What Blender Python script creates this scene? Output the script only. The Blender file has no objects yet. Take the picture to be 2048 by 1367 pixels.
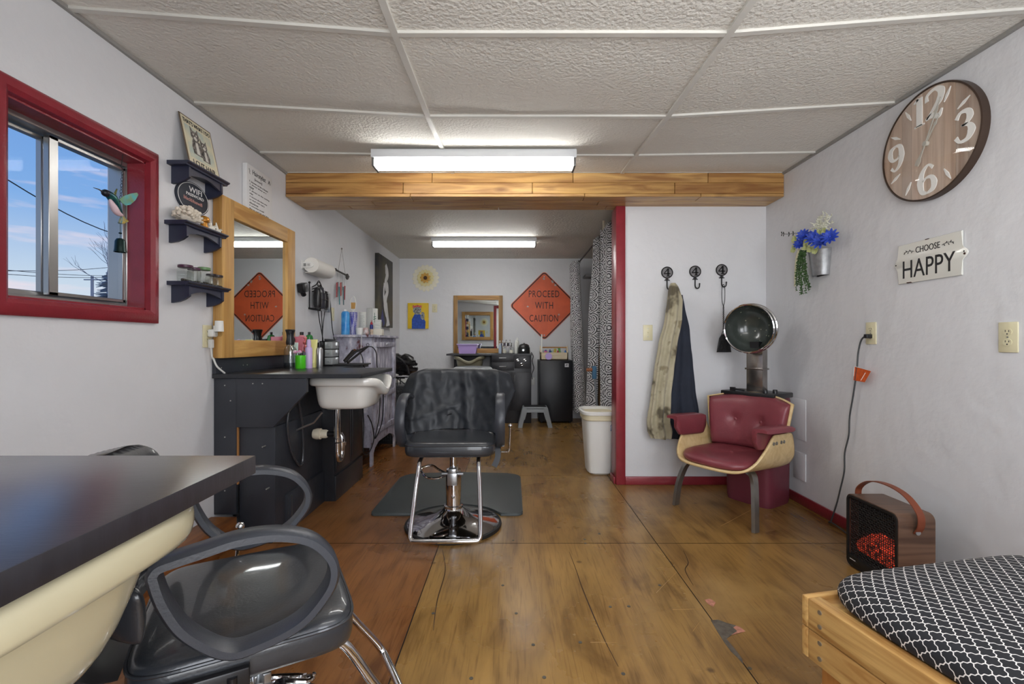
import bpy, bmesh, math, random
from mathutils import Vector, Matrix, noise
random.seed(7)
PI = math.pi
SC = bpy.context.scene
COL = SC.collection

# ------------------------------------------------------------------ camera, sky, lights, exposure
F, CX, CY, H = 930.0, 1023.5, 686.0, 1.04          # focal length and vanishing point for a 2048 x 1367 frame, eye height
XL, XR, YB, YF, ZC = -1.56, 1.874, 6.45, -0.35, 2.213  # left wall, right wall, back wall, wall behind the camera, ceiling
cam_d = bpy.data.cameras.new('camera'); cam = bpy.data.objects.new('camera', cam_d); COL.objects.link(cam)
cam.location = (0, 0, H); cam.rotation_euler = (PI / 2, 0, 0)
cam_d.sensor_width = 36; cam_d.lens = 36 * F / 2048; cam_d.shift_y = (CY - 683.5) / 2048; cam_d.clip_start = 0.02
SC.camera = cam
SC.view_settings.view_transform = 'Standard'; SC.view_settings.look = 'None'
SC.view_settings.gamma = 1.0; SC.view_settings.use_curve_mapping = False
SC.view_settings.exposure = -0.04

def S(r, g, b):
    f = lambda c: (c / 255 / 12.92) if c / 255 <= 0.04045 else ((c / 255 + 0.055) / 1.055) ** 2.4
    return (f(r), f(g), f(b), 1.0)

def make_world():
    w = bpy.data.worlds.new('sky'); SC.world = w; w.use_nodes = True
    nt = w.node_tree; N = nt.nodes; L = nt.links
    bg = N['Background']
    tc = N.new('ShaderNodeTexCoord'); sp = N.new('ShaderNodeSeparateXYZ'); L.new(tc.outputs['Generated'], sp.inputs[0])
    rp = N.new('ShaderNodeValToRGB'); L.new(sp.outputs['Z'], rp.inputs[0])
    e = rp.color_ramp.elements
    e[0].position = 0.0; e[0].color = S(222, 226, 230)
    e[1].position = 0.5; e[1].color = S(76, 128, 206)
    x = e.new(0.10); x.color = S(190, 208, 226)
    x = e.new(0.22); x.color = S(124, 168, 222)
    mp = N.new('ShaderNodeMapping'); mp.inputs['Scale'].default_value = (2.2, 2.2, 16); L.new(tc.outputs['Generated'], mp.inputs[0])
    nz = N.new('ShaderNodeTexNoise'); nz.inputs['Scale'].default_value = 2.3; nz.inputs['Detail'].default_value = 6; L.new(mp.outputs[0], nz.inputs[0])
    cr = N.new('ShaderNodeValToRGB'); L.new(nz.outputs[0], cr.inputs[0])
    cr.color_ramp.elements[0].position = 0.56; cr.color_ramp.elements[0].color = (0, 0, 0, 1)
    cr.color_ramp.elements[1].position = 0.70; cr.color_ramp.elements[1].color = (0.7, 0.7, 0.7, 1)
    mx = N.new('ShaderNodeMixRGB'); L.new(cr.outputs[0], mx.inputs[0]); L.new(rp.outputs[0], mx.inputs[1]); mx.inputs[2].default_value = S(232, 216, 224)
    L.new(mx.outputs[0], bg.inputs[0]); bg.inputs[1].default_value = 1.12
make_world()

def area(name, loc, rot, sx, sy, energy, col):
    d = bpy.data.lights.new(name, 'AREA'); d.shape = 'RECTANGLE'; d.size = sx; d.size_y = sy; d.energy = energy; d.color = col
    o = bpy.data.objects.new(name, d); COL.objects.link(o); o.location = loc; o.rotation_euler = rot
    return o
# daylight entering by the glazed street door and the shop window in the wall behind the camera
area('door_daylight', (0.08, YF - 0.22, 1.12), (PI / 2, 0, 0), 0.95, 1.95, 40, (0.95, 0.97, 1.0))
area('shop_window_daylight', (1.28, YF - 0.22, 1.45), (PI / 2, 0, 0), 0.95, 1.15, 30, (0.95, 0.97, 1.0))
TUBE_E = 22.0                                       # radiance of the fluorescent tubes

# ------------------------------------------------------------------ materials
MATS = {}
def nodes(name):
    m = bpy.data.materials.new(name); m.use_nodes = True
    return m, m.node_tree.nodes, m.node_tree.links, m.node_tree.nodes['Principled BSDF']

def mat(name, col, rough=0.5, metal=0.0, var=0.0, vs=6.0, bump=0.0, bs=60.0, coat=0.0, spec=0.5, col2=None, stretch=None):
    if name in MATS: return MATS[name]
    m, N, L, b = nodes(name)
    b.inputs['Base Color'].default_value = col; b.inputs['Roughness'].default_value = rough; b.inputs['Metallic'].default_value = metal
    b.inputs['Coat Weight'].default_value = coat; b.inputs['Coat Roughness'].default_value = 0.05 if coat < .55 else 0.24; b.inputs['Specular IOR Level'].default_value = spec
    tc = N.new('ShaderNodeTexCoord'); v = tc.outputs['Object']
    if stretch:
        mp = N.new('ShaderNodeMapping'); mp.inputs['Scale'].default_value = stretch; L.new(v, mp.inputs[0]); v = mp.outputs[0]
    if var or col2:
        nz = N.new('ShaderNodeTexNoise'); nz.inputs['Scale'].default_value = vs; nz.inputs['Detail'].default_value = 6; L.new(v, nz.inputs[0])
        rp = N.new('ShaderNodeValToRGB'); L.new(nz.outputs[0], rp.inputs[0])
        c2 = col2 or tuple(min(1, c * (1 + var)) for c in col[:3]) + (1,)
        c1 = col if col2 else tuple(c * (1 - var) for c in col[:3]) + (1,)
        rp.color_ramp.elements[0].position = 0.36; rp.color_ramp.elements[0].color = c1
        rp.color_ramp.elements[1].position = 0.64; rp.color_ramp.elements[1].color = c2
        L.new(rp.outputs[0], b.inputs['Base Color'])
    if bump:
        n2 = N.new('ShaderNodeTexNoise'); n2.inputs['Scale'].default_value = bs; n2.inputs['Detail'].default_value = 4; L.new(v, n2.inputs[0])
        bp = N.new('ShaderNodeBump'); bp.inputs['Strength'].default_value = bump; bp.inputs['Distance'].default_value = 0.01
        L.new(n2.outputs[0], bp.inputs['Height']); L.new(bp.outputs[0], b.inputs['Normal'])
    MATS[name] = m
    return m

def wood(name, c1, c2, axis='X', scale=1.0, rough=0.5, coat=0.0, tint=False, dark=None):
    """grain running along an axis of the object's own space; 'tint' multiplies in the colour of each single board"""
    if name in MATS: return MATS[name]
    m, N, L, b = nodes(name)
    b.inputs['Roughness'].default_value = rough; b.inputs['Coat Weight'].default_value = coat; b.inputs['Coat Roughness'].default_value = 0.25
    tc = N.new('ShaderNodeTexCoord'); mp = N.new('ShaderNodeMapping'); L.new(tc.outputs['Object'], mp.inputs[0])
    s = {'X': (1.2, 14, 14), 'Y': (14, 1.2, 14), 'Z': (14, 14, 1.2)}[axis]
    mp.inputs['Scale'].default_value = tuple(k * scale for k in s)
    n1 = N.new('ShaderNodeTexNoise'); n1.inputs['Scale'].default_value = 1.6; n1.inputs['Detail'].default_value = 7; n1.inputs['Distortion'].default_value = 1.2
    L.new(mp.outputs[0], n1.inputs[0])
    rp = N.new('ShaderNodeValToRGB'); L.new(n1.outputs[0], rp.inputs[0])
    rp.color_ramp.elements[0].position = 0.33; rp.color_ramp.elements[0].color = c1
    rp.color_ramp.elements[1].position = 0.66; rp.color_ramp.elements[1].color = c2
    out = rp.outputs[0]
    mp2 = N.new('ShaderNodeMapping'); mp2.inputs['Scale'].default_value = tuple((0.35 if k < 2 else 0.9) * 3 * scale for k in s); L.new(tc.outputs['Object'], mp2.inputs[0])
    vo = N.new('ShaderNodeTexVoronoi'); vo.inputs['Scale'].default_value = 2.4; L.new(mp2.outputs[0], vo.inputs[0])
    kr = N.new('ShaderNodeValToRGB'); L.new(vo.outputs['Distance'], kr.inputs[0])
    kr.color_ramp.elements[0].position = 0.04; kr.color_ramp.elements[0].color = (0.35, 0.25, 0.2, 1)
    kr.color_ramp.elements[1].position = 0.16; kr.color_ramp.elements[1].color = (1, 1, 1, 1)
    mk = N.new('ShaderNodeMixRGB'); mk.blend_type = 'MULTIPLY'; mk.inputs[0].default_value = 0.75
    L.new(out, mk.inputs[1]); L.new(kr.outputs[0], mk.inputs[2]); out = mk.outputs[0]
    if tint:
        at = N.new('ShaderNodeVertexColor'); at.layer_name = 'board'
        mt = N.new('ShaderNodeMixRGB'); mt.blend_type = 'MULTIPLY'; mt.inputs[0].default_value = 1
        L.new(out, mt.inputs[1]); L.new(at.outputs[0], mt.inputs[2]); out = mt.outputs[0]
    L.new(out, b.inputs['Base Color'])
    bp = N.new('ShaderNodeBump'); bp.inputs['Strength'].default_value = 0.15; bp.inputs['Distance'].default_value = 0.005
    L.new(n1.outputs[0], bp.inputs['Height']); L.new(bp.outputs[0], b.inputs['Normal'])
    MATS[name] = m
    return m

def glass(name, tint=(1, 1, 1, 1), refl=1.0, rough=0.02):
    """thin clear glass: see-through with a fresnel reflection"""
    if name in MATS: return MATS[name]
    m, N, L, b = nodes(name)
    N.remove(b); out = N['Material Output']
    tr = N.new('ShaderNodeBsdfTransparent'); tr.inputs[0].default_value = tint
    gl = N.new('ShaderNodeBsdfGlossy'); gl.inputs['Roughness'].default_value = rough
    lw = N.new('ShaderNodeLayerWeight')                # facing term, the same from both sides of the pane
    pw = N.new('ShaderNodeMath'); pw.operation = 'POWER'; pw.inputs[1].default_value = 5.0; L.new(lw.outputs['Facing'], pw.inputs[0])
    mu = N.new('ShaderNodeMath'); mu.operation = 'MULTIPLY_ADD'; mu.inputs[1].default_value = 0.8 * refl; mu.inputs[2].default_value = 0.04 * refl; L.new(pw.outputs[0], mu.inputs[0])
    mx = N.new('ShaderNodeMixShader'); L.new(mu.outputs[0], mx.inputs[0]); L.new(tr.outputs[0], mx.inputs[1]); L.new(gl.outputs[0], mx.inputs[2])
    L.new(mx.outputs[0], out.inputs[0]); MATS[name] = m
    return m

def emit(name, col, strength):
    if name in MATS: return MATS[name]
    m, N, L, b = nodes(name)
    b.inputs['Base Color'].default_value = col; b.inputs['Emission Color'].default_value = col; b.inputs['Emission Strength'].default_value = strength
    MATS[name] = m
    return m

# ------------------------------------------------------------------ geometry helpers
WORLD = set()
def at(px, py, Y): return Vector(((px - CX) / F * Y, Y, H - (py - CY) / F * Y))
def zY(py, Y): return H - (py - CY) / F * Y
def xY(px, Y): return (px - CX) / F * Y
def yL(px, X=XL): return F * X / (px - CX)            # distance of a point on an upright plane at X, either side
def fl(px, py, z=0.0):
    Y = F * (H - z) / (py - CY); return Vector(((px - CX) / F * Y, Y, z))

def frame(side, p):
    """x along the surface to the viewer's right, y up, z out of the surface; for the left, right or back wall"""
    ax = {'L': ((0, 1, 0), (0, 0, 1), (1, 0, 0)), 'R': ((0, -1, 0), (0, 0, 1), (-1, 0, 0)), 'B': ((1, 0, 0), (0, 0, 1), (0, -1, 0)),
          'F': ((-1, 0, 0), (0, 0, 1), (0, 1, 0)), 'T': ((1, 0, 0), (0, 1, 0), (0, 0, 1))}[side]
    M = Matrix.Identity(4)
    for i in range(3):
        for j in range(3): M[j][i] = ax[i][j]
        M[i][3] = p[i]
    return M
def Tr(*p): return Matrix.Translation(p)
def Rx(a): return Matrix.Rotation(a, 4, 'X')
def Ry(a): return Matrix.Rotation(a, 4, 'Y')
def Rz(a): return Matrix.Rotation(a, 4, 'Z')

def smooth_path(pts, n=6, closed=False):
    P = [Vector(p) for p in pts]; out = []; m = len(P)
    rng = range(m if closed else m - 1)
    for i in rng:
        if closed: p0, p1, p2, p3 = P[(i - 1) % m], P[i], P[(i + 1) % m], P[(i + 2) % m]
        else: p0, p1, p2, p3 = P[max(i - 1, 0)], P[i], P[i + 1], P[min(i + 2, m - 1)]
        for k in range(n):
            t = k / n
            out.append(0.5 * ((2 * p1) + (p2 - p0) * t + (2 * p0 - 5 * p1 + 4 * p2 - p3) * t * t + (3 * p1 - p0 - 3 * p2 + p3) * t ** 3))
    if not closed: out.append(P[-1])
    return out

class MB:
    def __init__(s): s.bm = bmesh.new()
    def _t(s, vs, M):
        if M is not None: bmesh.ops.transform(s.bm, matrix=M, verts=vs)
    def box(s, lo, hi, M=None, bev=0.0, seg=2):
        r = bmesh.ops.create_cube(s.bm, size=1.0); vs = r['verts']
        lo, hi = Vector(lo), Vector(hi); c = (lo + hi) / 2; d = hi - lo
        for v in vs: v.co = Vector((c.x + v.co.x * d.x, c.y + v.co.y * d.y, c.z + v.co.z * d.z))
        s._t(vs, M)
        if bev:
            es = list({e for v in vs for e in v.link_edges})
            bmesh.ops.bevel(s.bm, geom=es, offset=bev, segments=seg, profile=0.5, affect='EDGES', clamp_overlap=True)
        return s
    def ring(s, pts): return [s.bm.verts.new(p) for p in pts]
    def skin(s, rings, closed=True, cap=True, loop=False):
        R = [s.ring(r) for r in rings]; n = len(R[0])
        for i in range(len(R) if loop else len(R) - 1):
            a, b = R[i], R[(i + 1) % len(R)]
            for k in range(n if closed else n - 1):
                j = (k + 1) % n
                try: s.bm.faces.new((a[k], a[j], b[j], b[k]))
                except ValueError: pass
        if cap and closed and not loop:
            for r, rev in ((R[0], True), (R[-1], False)):
                try: s.bm.faces.new(list(reversed(r)) if rev else r)
                except ValueError: pass
        return s
    def lathe(s, prof, M=None, n=28, sx=1.0, sy=1.0, cap=True):
        rings = []
        for r, z in prof:
            ps = [Vector((r * sx * math.cos(2 * PI * k / n), r * sy * math.sin(2 * PI * k / n), z)) for k in range(n)]
            rings.append([M @ p for p in ps] if M is not None else ps)
        return s.skin(rings, True, cap)
    def cyl(s, p0, p1, r0, r1=None, n=20):
        return s.tube([p0, p1], r0, n, r1=r1)
    def tube(s, pts, r, n=10, closed=False, r1=None, sec=None, up=None):
        """sweep a round (radius r) or given section (list of 2-D points) along a path"""
        P = [Vector(p) for p in pts]; m = len(P); rings = []; ref = None
        for i in range(m):
            t = (P[(i + 1) % m] - P[i - 1]) if closed else (P[min(i + 1, m - 1)] - P[max(i - 1, 0)])
            t.normalize()
            if up is not None: a = t.cross(Vector(up))
            elif ref is None: a = t.cross(Vector((0, 0, 1)) if abs(t.z) < 0.9 else Vector((1, 0, 0)))
            else: a = ref - t * ref.dot(t)
            if a.length < 1e-6: a = t.orthogonal()
            a.normalize(); ref = a; b = t.cross(a)
            rr = r if r1 is None else r + (r1 - r) * i / max(1, m - 1)
            if callable(r): rr = r(i / max(1, m - 1))
            se = sec or [(math.cos(2 * PI * k / n), math.sin(2 * PI * k / n)) for k in range(n)]
            k_ = 1 if sec else rr
            rings.append([P[i] + a * (x * k_) + b * (y * k_) for x, y in se])
        return s.skin(rings, True, True, loop=closed)
    def prism(s, poly, M, t, z0=0.0, bev=0.0):
        n0 = len(s.bm.verts)
        a = s.ring([M @ Vector((x, y, z0)) for x, y in poly]); b = s.ring([M @ Vector((x, y, z0 + t)) for x, y in poly])
        n = len(poly); fs = []
        for k in range(n): fs.append(s.bm.faces.new((a[k], a[(k + 1) % n], b[(k + 1) % n], b[k])))
        f1 = s.bm.faces.new(list(reversed(a))); f2 = s.bm.faces.new(b)
        if bev:
            bmesh.ops.bevel(s.bm, geom=list(f2.edges), offset=bev, segments=2, profile=0.5, affect='EDGES')
        return s
    def ball(s, c, r, sc=(1, 1, 1), M=None, u=16, v=10):
        q = bmesh.ops.create_uvsphere(s.bm, u_segments=u, v_segments=v, radius=r)['verts']
        for w in q: w.co = Vector((w.co.x * sc[0], w.co.y * sc[1], w.co.z * sc[2])) + Vector(c)
        s._t(q, M); return s
    def grid(s, nu, nv, fn):
        V = [[s.bm.verts.new(fn(i / nu, j / nv)) for j in range(nv + 1)] for i in range(nu + 1)]
        for i in range(nu):
            for j in range(nv): s.bm.faces.new((V[i][j], V[i + 1][j], V[i + 1][j + 1], V[i][j + 1]))
        return s
    def text(s, body, M, w=None, h=None, ext=0.001, spacing=1.0, lines=None):
        """flat raised lettering, centred on M's origin and fitted to width w and height h"""
        cu = bpy.data.curves.new('t', 'FONT'); cu.body = body; cu.extrude = ext; cu.space_character = spacing
        cu.space_line = lines or 1.0; cu.resolution_u = 3
        ob = bpy.data.objects.new('t', cu); COL.objects.link(ob)
        dg = bpy.context.evaluated_depsgraph_get()
        me = bpy.data.meshes.new_from_object(ob.evaluated_get(dg))
        xs = [v.co.x for v in me.vertices]; ys = [v.co.y for v in me.vertices]
        x0, x1, y0, y1 = min(xs), max(xs), min(ys), max(ys)
        kx = w / (x1 - x0) if w else None; ky = h / (y1 - y0) if h else None
        kx = kx or ky; ky = ky or kx
        for v in me.vertices: v.co = M @ Vector(((v.co.x - (x0 + x1) / 2) * kx, (v.co.y - (y0 + y1) / 2) * ky, v.co.z))
        s.bm.from_mesh(me)
        bpy.data.objects.remove(ob); bpy.data.curves.remove(cu); bpy.data.meshes.remove(me)
        return s
    def ribbon(s, pts, widths, M, t):
        """a flat stroke of changing width"""
        pts = [Vector((p[0], p[1])) for p in pts]; n = len(pts); A = []; B = []
        for i in range(n):
            d = Vector(pts[min(i + 1, n - 1)]) - Vector(pts[max(i - 1, 0)]); d.normalize()
            nrm = Vector((-d.y, d.x)); p = Vector(pts[i]); w = widths[i] / 2
            A.append(p + nrm * w); B.append(p - nrm * w)
        rings = []
        for i in range(n):
            rings.append([M @ Vector((A[i].x, A[i].y, 0)), M @ Vector((B[i].x, B[i].y, 0)), M @ Vector((B[i].x, B[i].y, t)), M @ Vector((A[i].x, A[i].y, t))])
        return s.skin(rings, True, True)
    def build(s, name, m, parent=None, sharp=38, base=None, subsurf=0, solid=0.0, recalc=True):
        bm = s.bm
        if recalc: bmesh.ops.recalc_face_normals(bm, faces=bm.faces[:])
        o = bpy.data.objects.new(name, bpy.data.meshes.new(name))
        root = parent
        while root is not None and root.parent is not None: root = root.parent
        if root is not None and root in WORLD_LIST: bmesh.ops.transform(bm, matrix=LOCAL[root.name].inverted(), verts=bm.verts[:])
        elif root is None:
            xs = [v.co for v in bm.verts]
            lo = Vector((min(v.x for v in xs), min(v.y for v in xs), min(v.z for v in xs))); hi = Vector((max(v.x for v in xs), max(v.y for v in xs), max(v.z for v in xs)))
            c = Vector(base) if base is not None else Vector(((lo.x + hi.x) / 2, (lo.y + hi.y) / 2, lo.z))
            bmesh.ops.translate(bm, verts=bm.verts[:], vec=-c); o.location = c
        bm.to_mesh(o.data); bm.free()
        for p in o.data.polygons: p.use_smooth = True
        o.data.set_sharp_from_angle(angle=math.radians(sharp))
        o.data.materials.append(m); COL.objects.link(o)
        if parent is not None: o.parent = parent
        if solid:
            md = o.modifiers.new('solid', 'SOLIDIFY'); md.thickness = solid; md.offset = 0
        if subsurf:
            md = o.modifiers.new('sub', 'SUBSURF'); md.levels = subsurf; md.render_levels = subsurf
        return o
WORLD_LIST = []; LOCAL = {}

def thing(name, label, cat, loc=(0, 0, 0), rotz=0.0, group=None, world=True):
    """an Empty at the thing's base; with world=True the parts are written in room coordinates"""
    o = bpy.data.objects.new(name, None); o.empty_display_size = 0.05; COL.objects.link(o)
    o.location = loc; o.rotation_euler = (0, 0, rotz)
    o['label'] = label; o['category'] = cat
    if group: o['group'] = group
    if world: WORLD_LIST.append(o); LOCAL[o.name] = Tr(*loc) @ Rz(rotz)
    return o
def tag(o, label, cat, group=None):
    o['label'] = label; o['category'] = cat
    if group: o['group'] = group
    return o
def struct(o, label=None, cat=None):
    o['kind'] = 'structure'
    if label: o['label'] = label; o['category'] = cat
    return o
def dup(root, loc, rotz=None, label=None, group=None):
    r = root.copy(); COL.objects.link(r); r.location = loc
    if rotz is not None: r.rotation_euler = (0, 0, rotz)
    if label: r['label'] = label
    if group: r['group'] = group
    for ch in list(root.children):
        c = ch.copy(); COL.objects.link(c); c.parent = r
        for g in list(ch.children):
            d = g.copy(); COL.objects.link(d); d.parent = c
    return r
# ------------------------------------------------------------------ the room
WALL = mat('wall_paint', S(221, 222, 225), rough=0.55, var=0.02, vs=1.2, bump=0.55, bs=11)
CEIL = mat('ceiling_tile', S(226, 223, 215), rough=0.8, var=0.03, vs=1.5, bump=0.75, bs=70)
CEIL2 = mat('ceiling_textured', S(220, 216, 206), rough=0.6, var=0.04, vs=2.0, bump=0.9, bs=45)
RED = mat('red_trim_paint', S(140, 44, 54), rough=0.28, var=0.08, vs=14, bump=0.12, bs=120)
TEE = mat('ceiling_tee', S(214, 212, 205), rough=0.45, var=0.05, vs=4)
GREYT = mat('grey_trim', S(150, 148, 144), rough=0.6)
ALU = mat('window_aluminium', S(176, 176, 174), rough=0.35, metal=0.85, var=0.06, vs=3)
GLASS = glass('window_glass', refl=0.08)
BLACKLAM = mat('black_laminate', S(40, 42, 47), rough=0.30, var=0.10, vs=12, bump=0.05, bs=90)
BLACKPAINT = mat('black_painted_board', S(50, 53, 60), rough=0.36, var=0.12, vs=6, bump=0.06, bs=40)

# floor: stained plywood sheets with narrow seams over a dark subfloor
def floor():
    m, N, L, b = nodes('stained_plywood')
    at_ = N.new('ShaderNodeVertexColor'); at_.layer_name = 'board'
    tc = N.new('ShaderNodeTexCoord')
    mp = N.new('ShaderNodeMapping'); mp.inputs['Scale'].default_value = (5.0, 1.3, 1); L.new(tc.outputs['Object'], mp.inputs[0])
    n1 = N.new('ShaderNodeTexNoise'); n1.inputs['Scale'].default_value = 1.7; n1.inputs['Detail'].default_value = 8; n1.inputs['Distortion'].default_value = 1.5; L.new(mp.outputs[0], n1.inputs[0])
    n2 = N.new('ShaderNodeTexNoise'); n2.inputs['Scale'].default_value = 1.3; n2.inputs['Detail'].default_value = 6; L.new(tc.outputs['Object'], n2.inputs[0])
    r1 = N.new('ShaderNodeValToRGB'); L.new(n1.outputs[0], r1.inputs[0])
    e = r1.color_ramp.elements
    e[0].position = 0.28; e[0].color = (0.56, 0.51, 0.47, 1); e[1].position = 0.70; e[1].color = (1.10, 1.09, 1.07, 1)
    x = e.new(0.5); x.color = (0.95, 0.93, 0.9, 1)
    r2 = N.new('ShaderNodeValToRGB'); L.new(n2.outputs[0], r2.inputs[0])
    r2.color_ramp.elements[0].position = 0.32; r2.color_ramp.elements[0].color = (0.80, 0.76, 0.72, 1)
    r2.color_ramp.elements[1].position = 0.62; r2.color_ramp.elements[1].color = (1.1, 1.1, 1.1, 1)
    mA = N.new('ShaderNodeMixRGB'); mA.blend_type = 'MULTIPLY'; mA.inputs[0].default_value = 1; L.new(at_.outputs[0], mA.inputs[1]); L.new(r1.outputs[0], mA.inputs[2])
    mB = N.new('ShaderNodeMixRGB'); mB.blend_type = 'MULTIPLY'; mB.inputs[0].default_value = 1; L.new(mA.outputs[0], mB.inputs[1]); L.new(r2.outputs[0], mB.inputs[2])
    # fine grain lines
    mp3 = N.new('ShaderNodeMapping'); mp3.inputs['Scale'].default_value = (60, 3.5, 1); L.new(tc.outputs['Object'], mp3.inputs[0])
    n3 = N.new('ShaderNodeTexNoise'); n3.inputs['Scale'].default_value = 1.5; n3.inputs['Detail'].default_value = 3; n3.inputs['Distortion'].default_value = 0.8; L.new(mp3.outputs[0], n3.inputs[0])
    r3 = N.new('ShaderNodeValToRGB'); L.new(n3.outputs[0], r3.inputs[0])
    r3.color_ramp.elements[0].position = 0.30; r3.color_ramp.elements[0].color = (0.70, 0.66, 0.62, 1); r3.color_ramp.elements[1].position = 0.5; r3.color_ramp.elements[1].color = (1, 1, 1, 1)
    mC = N.new('ShaderNodeMixRGB'); mC.blend_type = 'MULTIPLY'; mC.inputs[0].default_value = 1; L.new(mB.outputs[0], mC.inputs[1]); L.new(r3.outputs[0], mC.inputs[2])
    # dark knots and nail spots
    vo = N.new('ShaderNodeTexVoronoi'); vo.inputs['Scale'].default_value = 4.2; L.new(tc.outputs['Object'], vo.inputs[0])
    r4 = N.new('ShaderNodeValToRGB'); L.new(vo.outputs['Distance'], r4.inputs[0])
    r4.color_ramp.elements[0].position = 0.03; r4.color_ramp.elements[0].color = (0.3, 0.26, 0.24, 1); r4.color_ramp.elements[1].position = 0.07; r4.color_ramp.elements[1].color = (1, 1, 1, 1)
    mD = N.new('ShaderNodeMixRGB'); mD.blend_type = 'MULTIPLY'; mD.inputs[0].default_value = 0.8; L.new(mC.outputs[0], mD.inputs[1]); L.new(r4.outputs[0], mD.inputs[2])
    # worn pale patches and a redder wash in places
    n5 = N.new('ShaderNodeTexNoise'); n5.inputs['Scale'].default_value = 0.9; n5.inputs['Detail'].default_value = 9; n5.inputs['Roughness'].default_value = 0.65
    mp5 = N.new('ShaderNodeMapping'); mp5.inputs['Location'].default_value = (3.1, 1.7, 0); L.new(tc.outputs['Object'], mp5.inputs[0]); L.new(mp5.outputs[0], n5.inputs[0])
    r5 = N.new('ShaderNodeValToRGB'); L.new(n5.outputs[0], r5.inputs[0])
    r5.color_ramp.elements[0].position = 0.57; r5.color_ramp.elements[0].color = (0, 0, 0, 1); r5.color_ramp.elements[1].position = 0.68; r5.color_ramp.elements[1].color = (0.6, 0.6, 0.6, 1)
    mE = N.new('ShaderNodeMixRGB'); L.new(r5.outputs[0], mE.inputs[0]); L.new(mD.outputs[0], mE.inputs[1]); mE.inputs[2].default_value = S(170, 138, 84)
    L.new(mE.outputs[0], b.inputs['Base Color'])
    rr = N.new('ShaderNodeMapRange'); L.new(n2.outputs[0], rr.inputs[0]); rr.inputs[3].default_value = 0.20; rr.inputs[4].default_value = 0.36; L.new(rr.outputs[0], b.inputs['Roughness'])
    bp = N.new('ShaderNodeBump'); bp.inputs['Strength'].default_value = 0.12; bp.inputs['Distance'].default_value = 0.004; L.new(n1.outputs[0], bp.inputs['Height']); L.new(bp.outputs[0], b.inputs['Normal'])
    bm = bmesh.new(); lay = bm.loops.layers.float_color.new('board')
    xs = [XL - 0.2, -0.377, 0.752, XR + 0.02]; g = 0.0022
    cols = [([-0.5, 1.2, 2.42, 4.3, 6.6], S(140, 94, 52)), ([-0.5, 2.42, 3.66, 5.06, 6.6], S(156, 122, 68)), ([-0.5, 2.42, 4.55, 6.6], S(146, 112, 62))]
    rnd = random.Random(3)
    for i in range(3):
        ys, c = cols[i]
        for j in range(len(ys) - 1):
            k = rnd.uniform(0.9, 1.08)
            q = [bm.verts.new(p) for p in ((xs[i] + g, ys[j] + g, 0), (xs[i + 1] - g, ys[j] + g, 0), (xs[i + 1] - g, ys[j + 1] - g, 0), (xs[i] + g, ys[j + 1] - g, 0))]
            f = bm.faces.new(q)
            for l in f.loops: l[lay] = (min(1, c[0] * k), min(1, c[1] * k), min(1, c[2] * k), 1)
    o = bpy.data.objects.new('floor', bpy.data.meshes.new('floor')); bm.to_mesh(o.data); bm.free(); COL.objects.link(o); o.data.materials.append(m); struct(o)
    b2 = MB(); b2.box((XL - 0.2, -0.6, -0.06), (XR + 0.05, 6.7, -0.004)); struct(b2.build('floor_underlay', mat('dark_subfloor', S(40, 30, 22), 0.9)))
floor()
# the torn top veneer by the long seam: dark ply below and a raw pink edge
def patch(name, pts, m, t=0.0012):
    b = MB(); q = [fl(x, y) for x, y in pts]; b.prism([(p.x, p.y) for p in q], Matrix.Identity(4), t)
    struct(b.build(name, m))
patch('floor_scar', [(1421, 1240), (1436, 1239), (1455, 1246), (1470, 1250), (1484, 1264), (1462, 1270), (1452, 1277), (1463, 1290), (1474, 1304), (1484, 1318), (1486, 1328), (1474, 1314), (1462, 1303), (1448, 1284), (1434, 1262)], mat('bare_ply', S(92, 84, 74), 0.8, var=0.25, vs=40))
patch('floor_scar', [(1462, 1270), (1484, 1264), (1490, 1262), (1480, 1254), (1472, 1251), (1466, 1255), (1474, 1262)], mat('raw_pink_ply', S(176, 120, 100), 0.8, var=0.2, vs=60), 0.0016)
patch('floor_scar', [(1409, 1199), (1420, 1197), (1431, 1205), (1426, 1213), (1415, 1207)], mat('raw_pink_ply', S(176, 120, 100), 0.8))

# long scratches and the heads of the nails that hold the sheets down
def scratch(a, c, w=1.1):
    P, Q = fl(*a), fl(*c); d = (Q - P).normalized(); n = Vector((-d.y, d.x, 0)) * (w * 0.0011); b = MB()
    b.prism([((P - n).x, (P - n).y), ((Q - n * .3).x, (Q - n * .3).y), ((Q + n * .3).x, (Q + n * .3).y), ((P + n).x, (P + n).y)], Matrix.Identity(4), 0.0009); struct(b.build('floor_scratch', mat('pale_scratch', S(172, 134, 82), 0.6)))
for a, c in (((1312, 1185), (1353, 1143)), ((1345, 1218), (1404, 1217)), ((1385, 1262), (1400, 1242)), ((1180, 1284), (1232, 1284)), ((1440, 1052), (1500, 1020))): scratch(a, c)
def crack(pts):
    q = smooth_path([fl(*p) for p in pts], 6); b = MB(); b.ribbon([(p.x, p.y) for p in q], [0.0035 * math.sin(PI * (i + .5) / len(q)) + 0.001 for i in range(len(q))], Matrix.Identity(4), 0.0008); struct(b.build('floor_crack', mat('dark_crack', S(62, 40, 22), 0.8)))
crack([(1138, 1103), (1152, 1140), (1162, 1170), (1176, 1205), (1192, 1243), (1212, 1286), (1236, 1332)]); crack([(1366, 1100), (1376, 1124), (1370, 1140), (1386, 1170)]); crack([(884, 1098), (890, 1140), (874, 1200), (866, 1260)])
b = MB()
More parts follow.
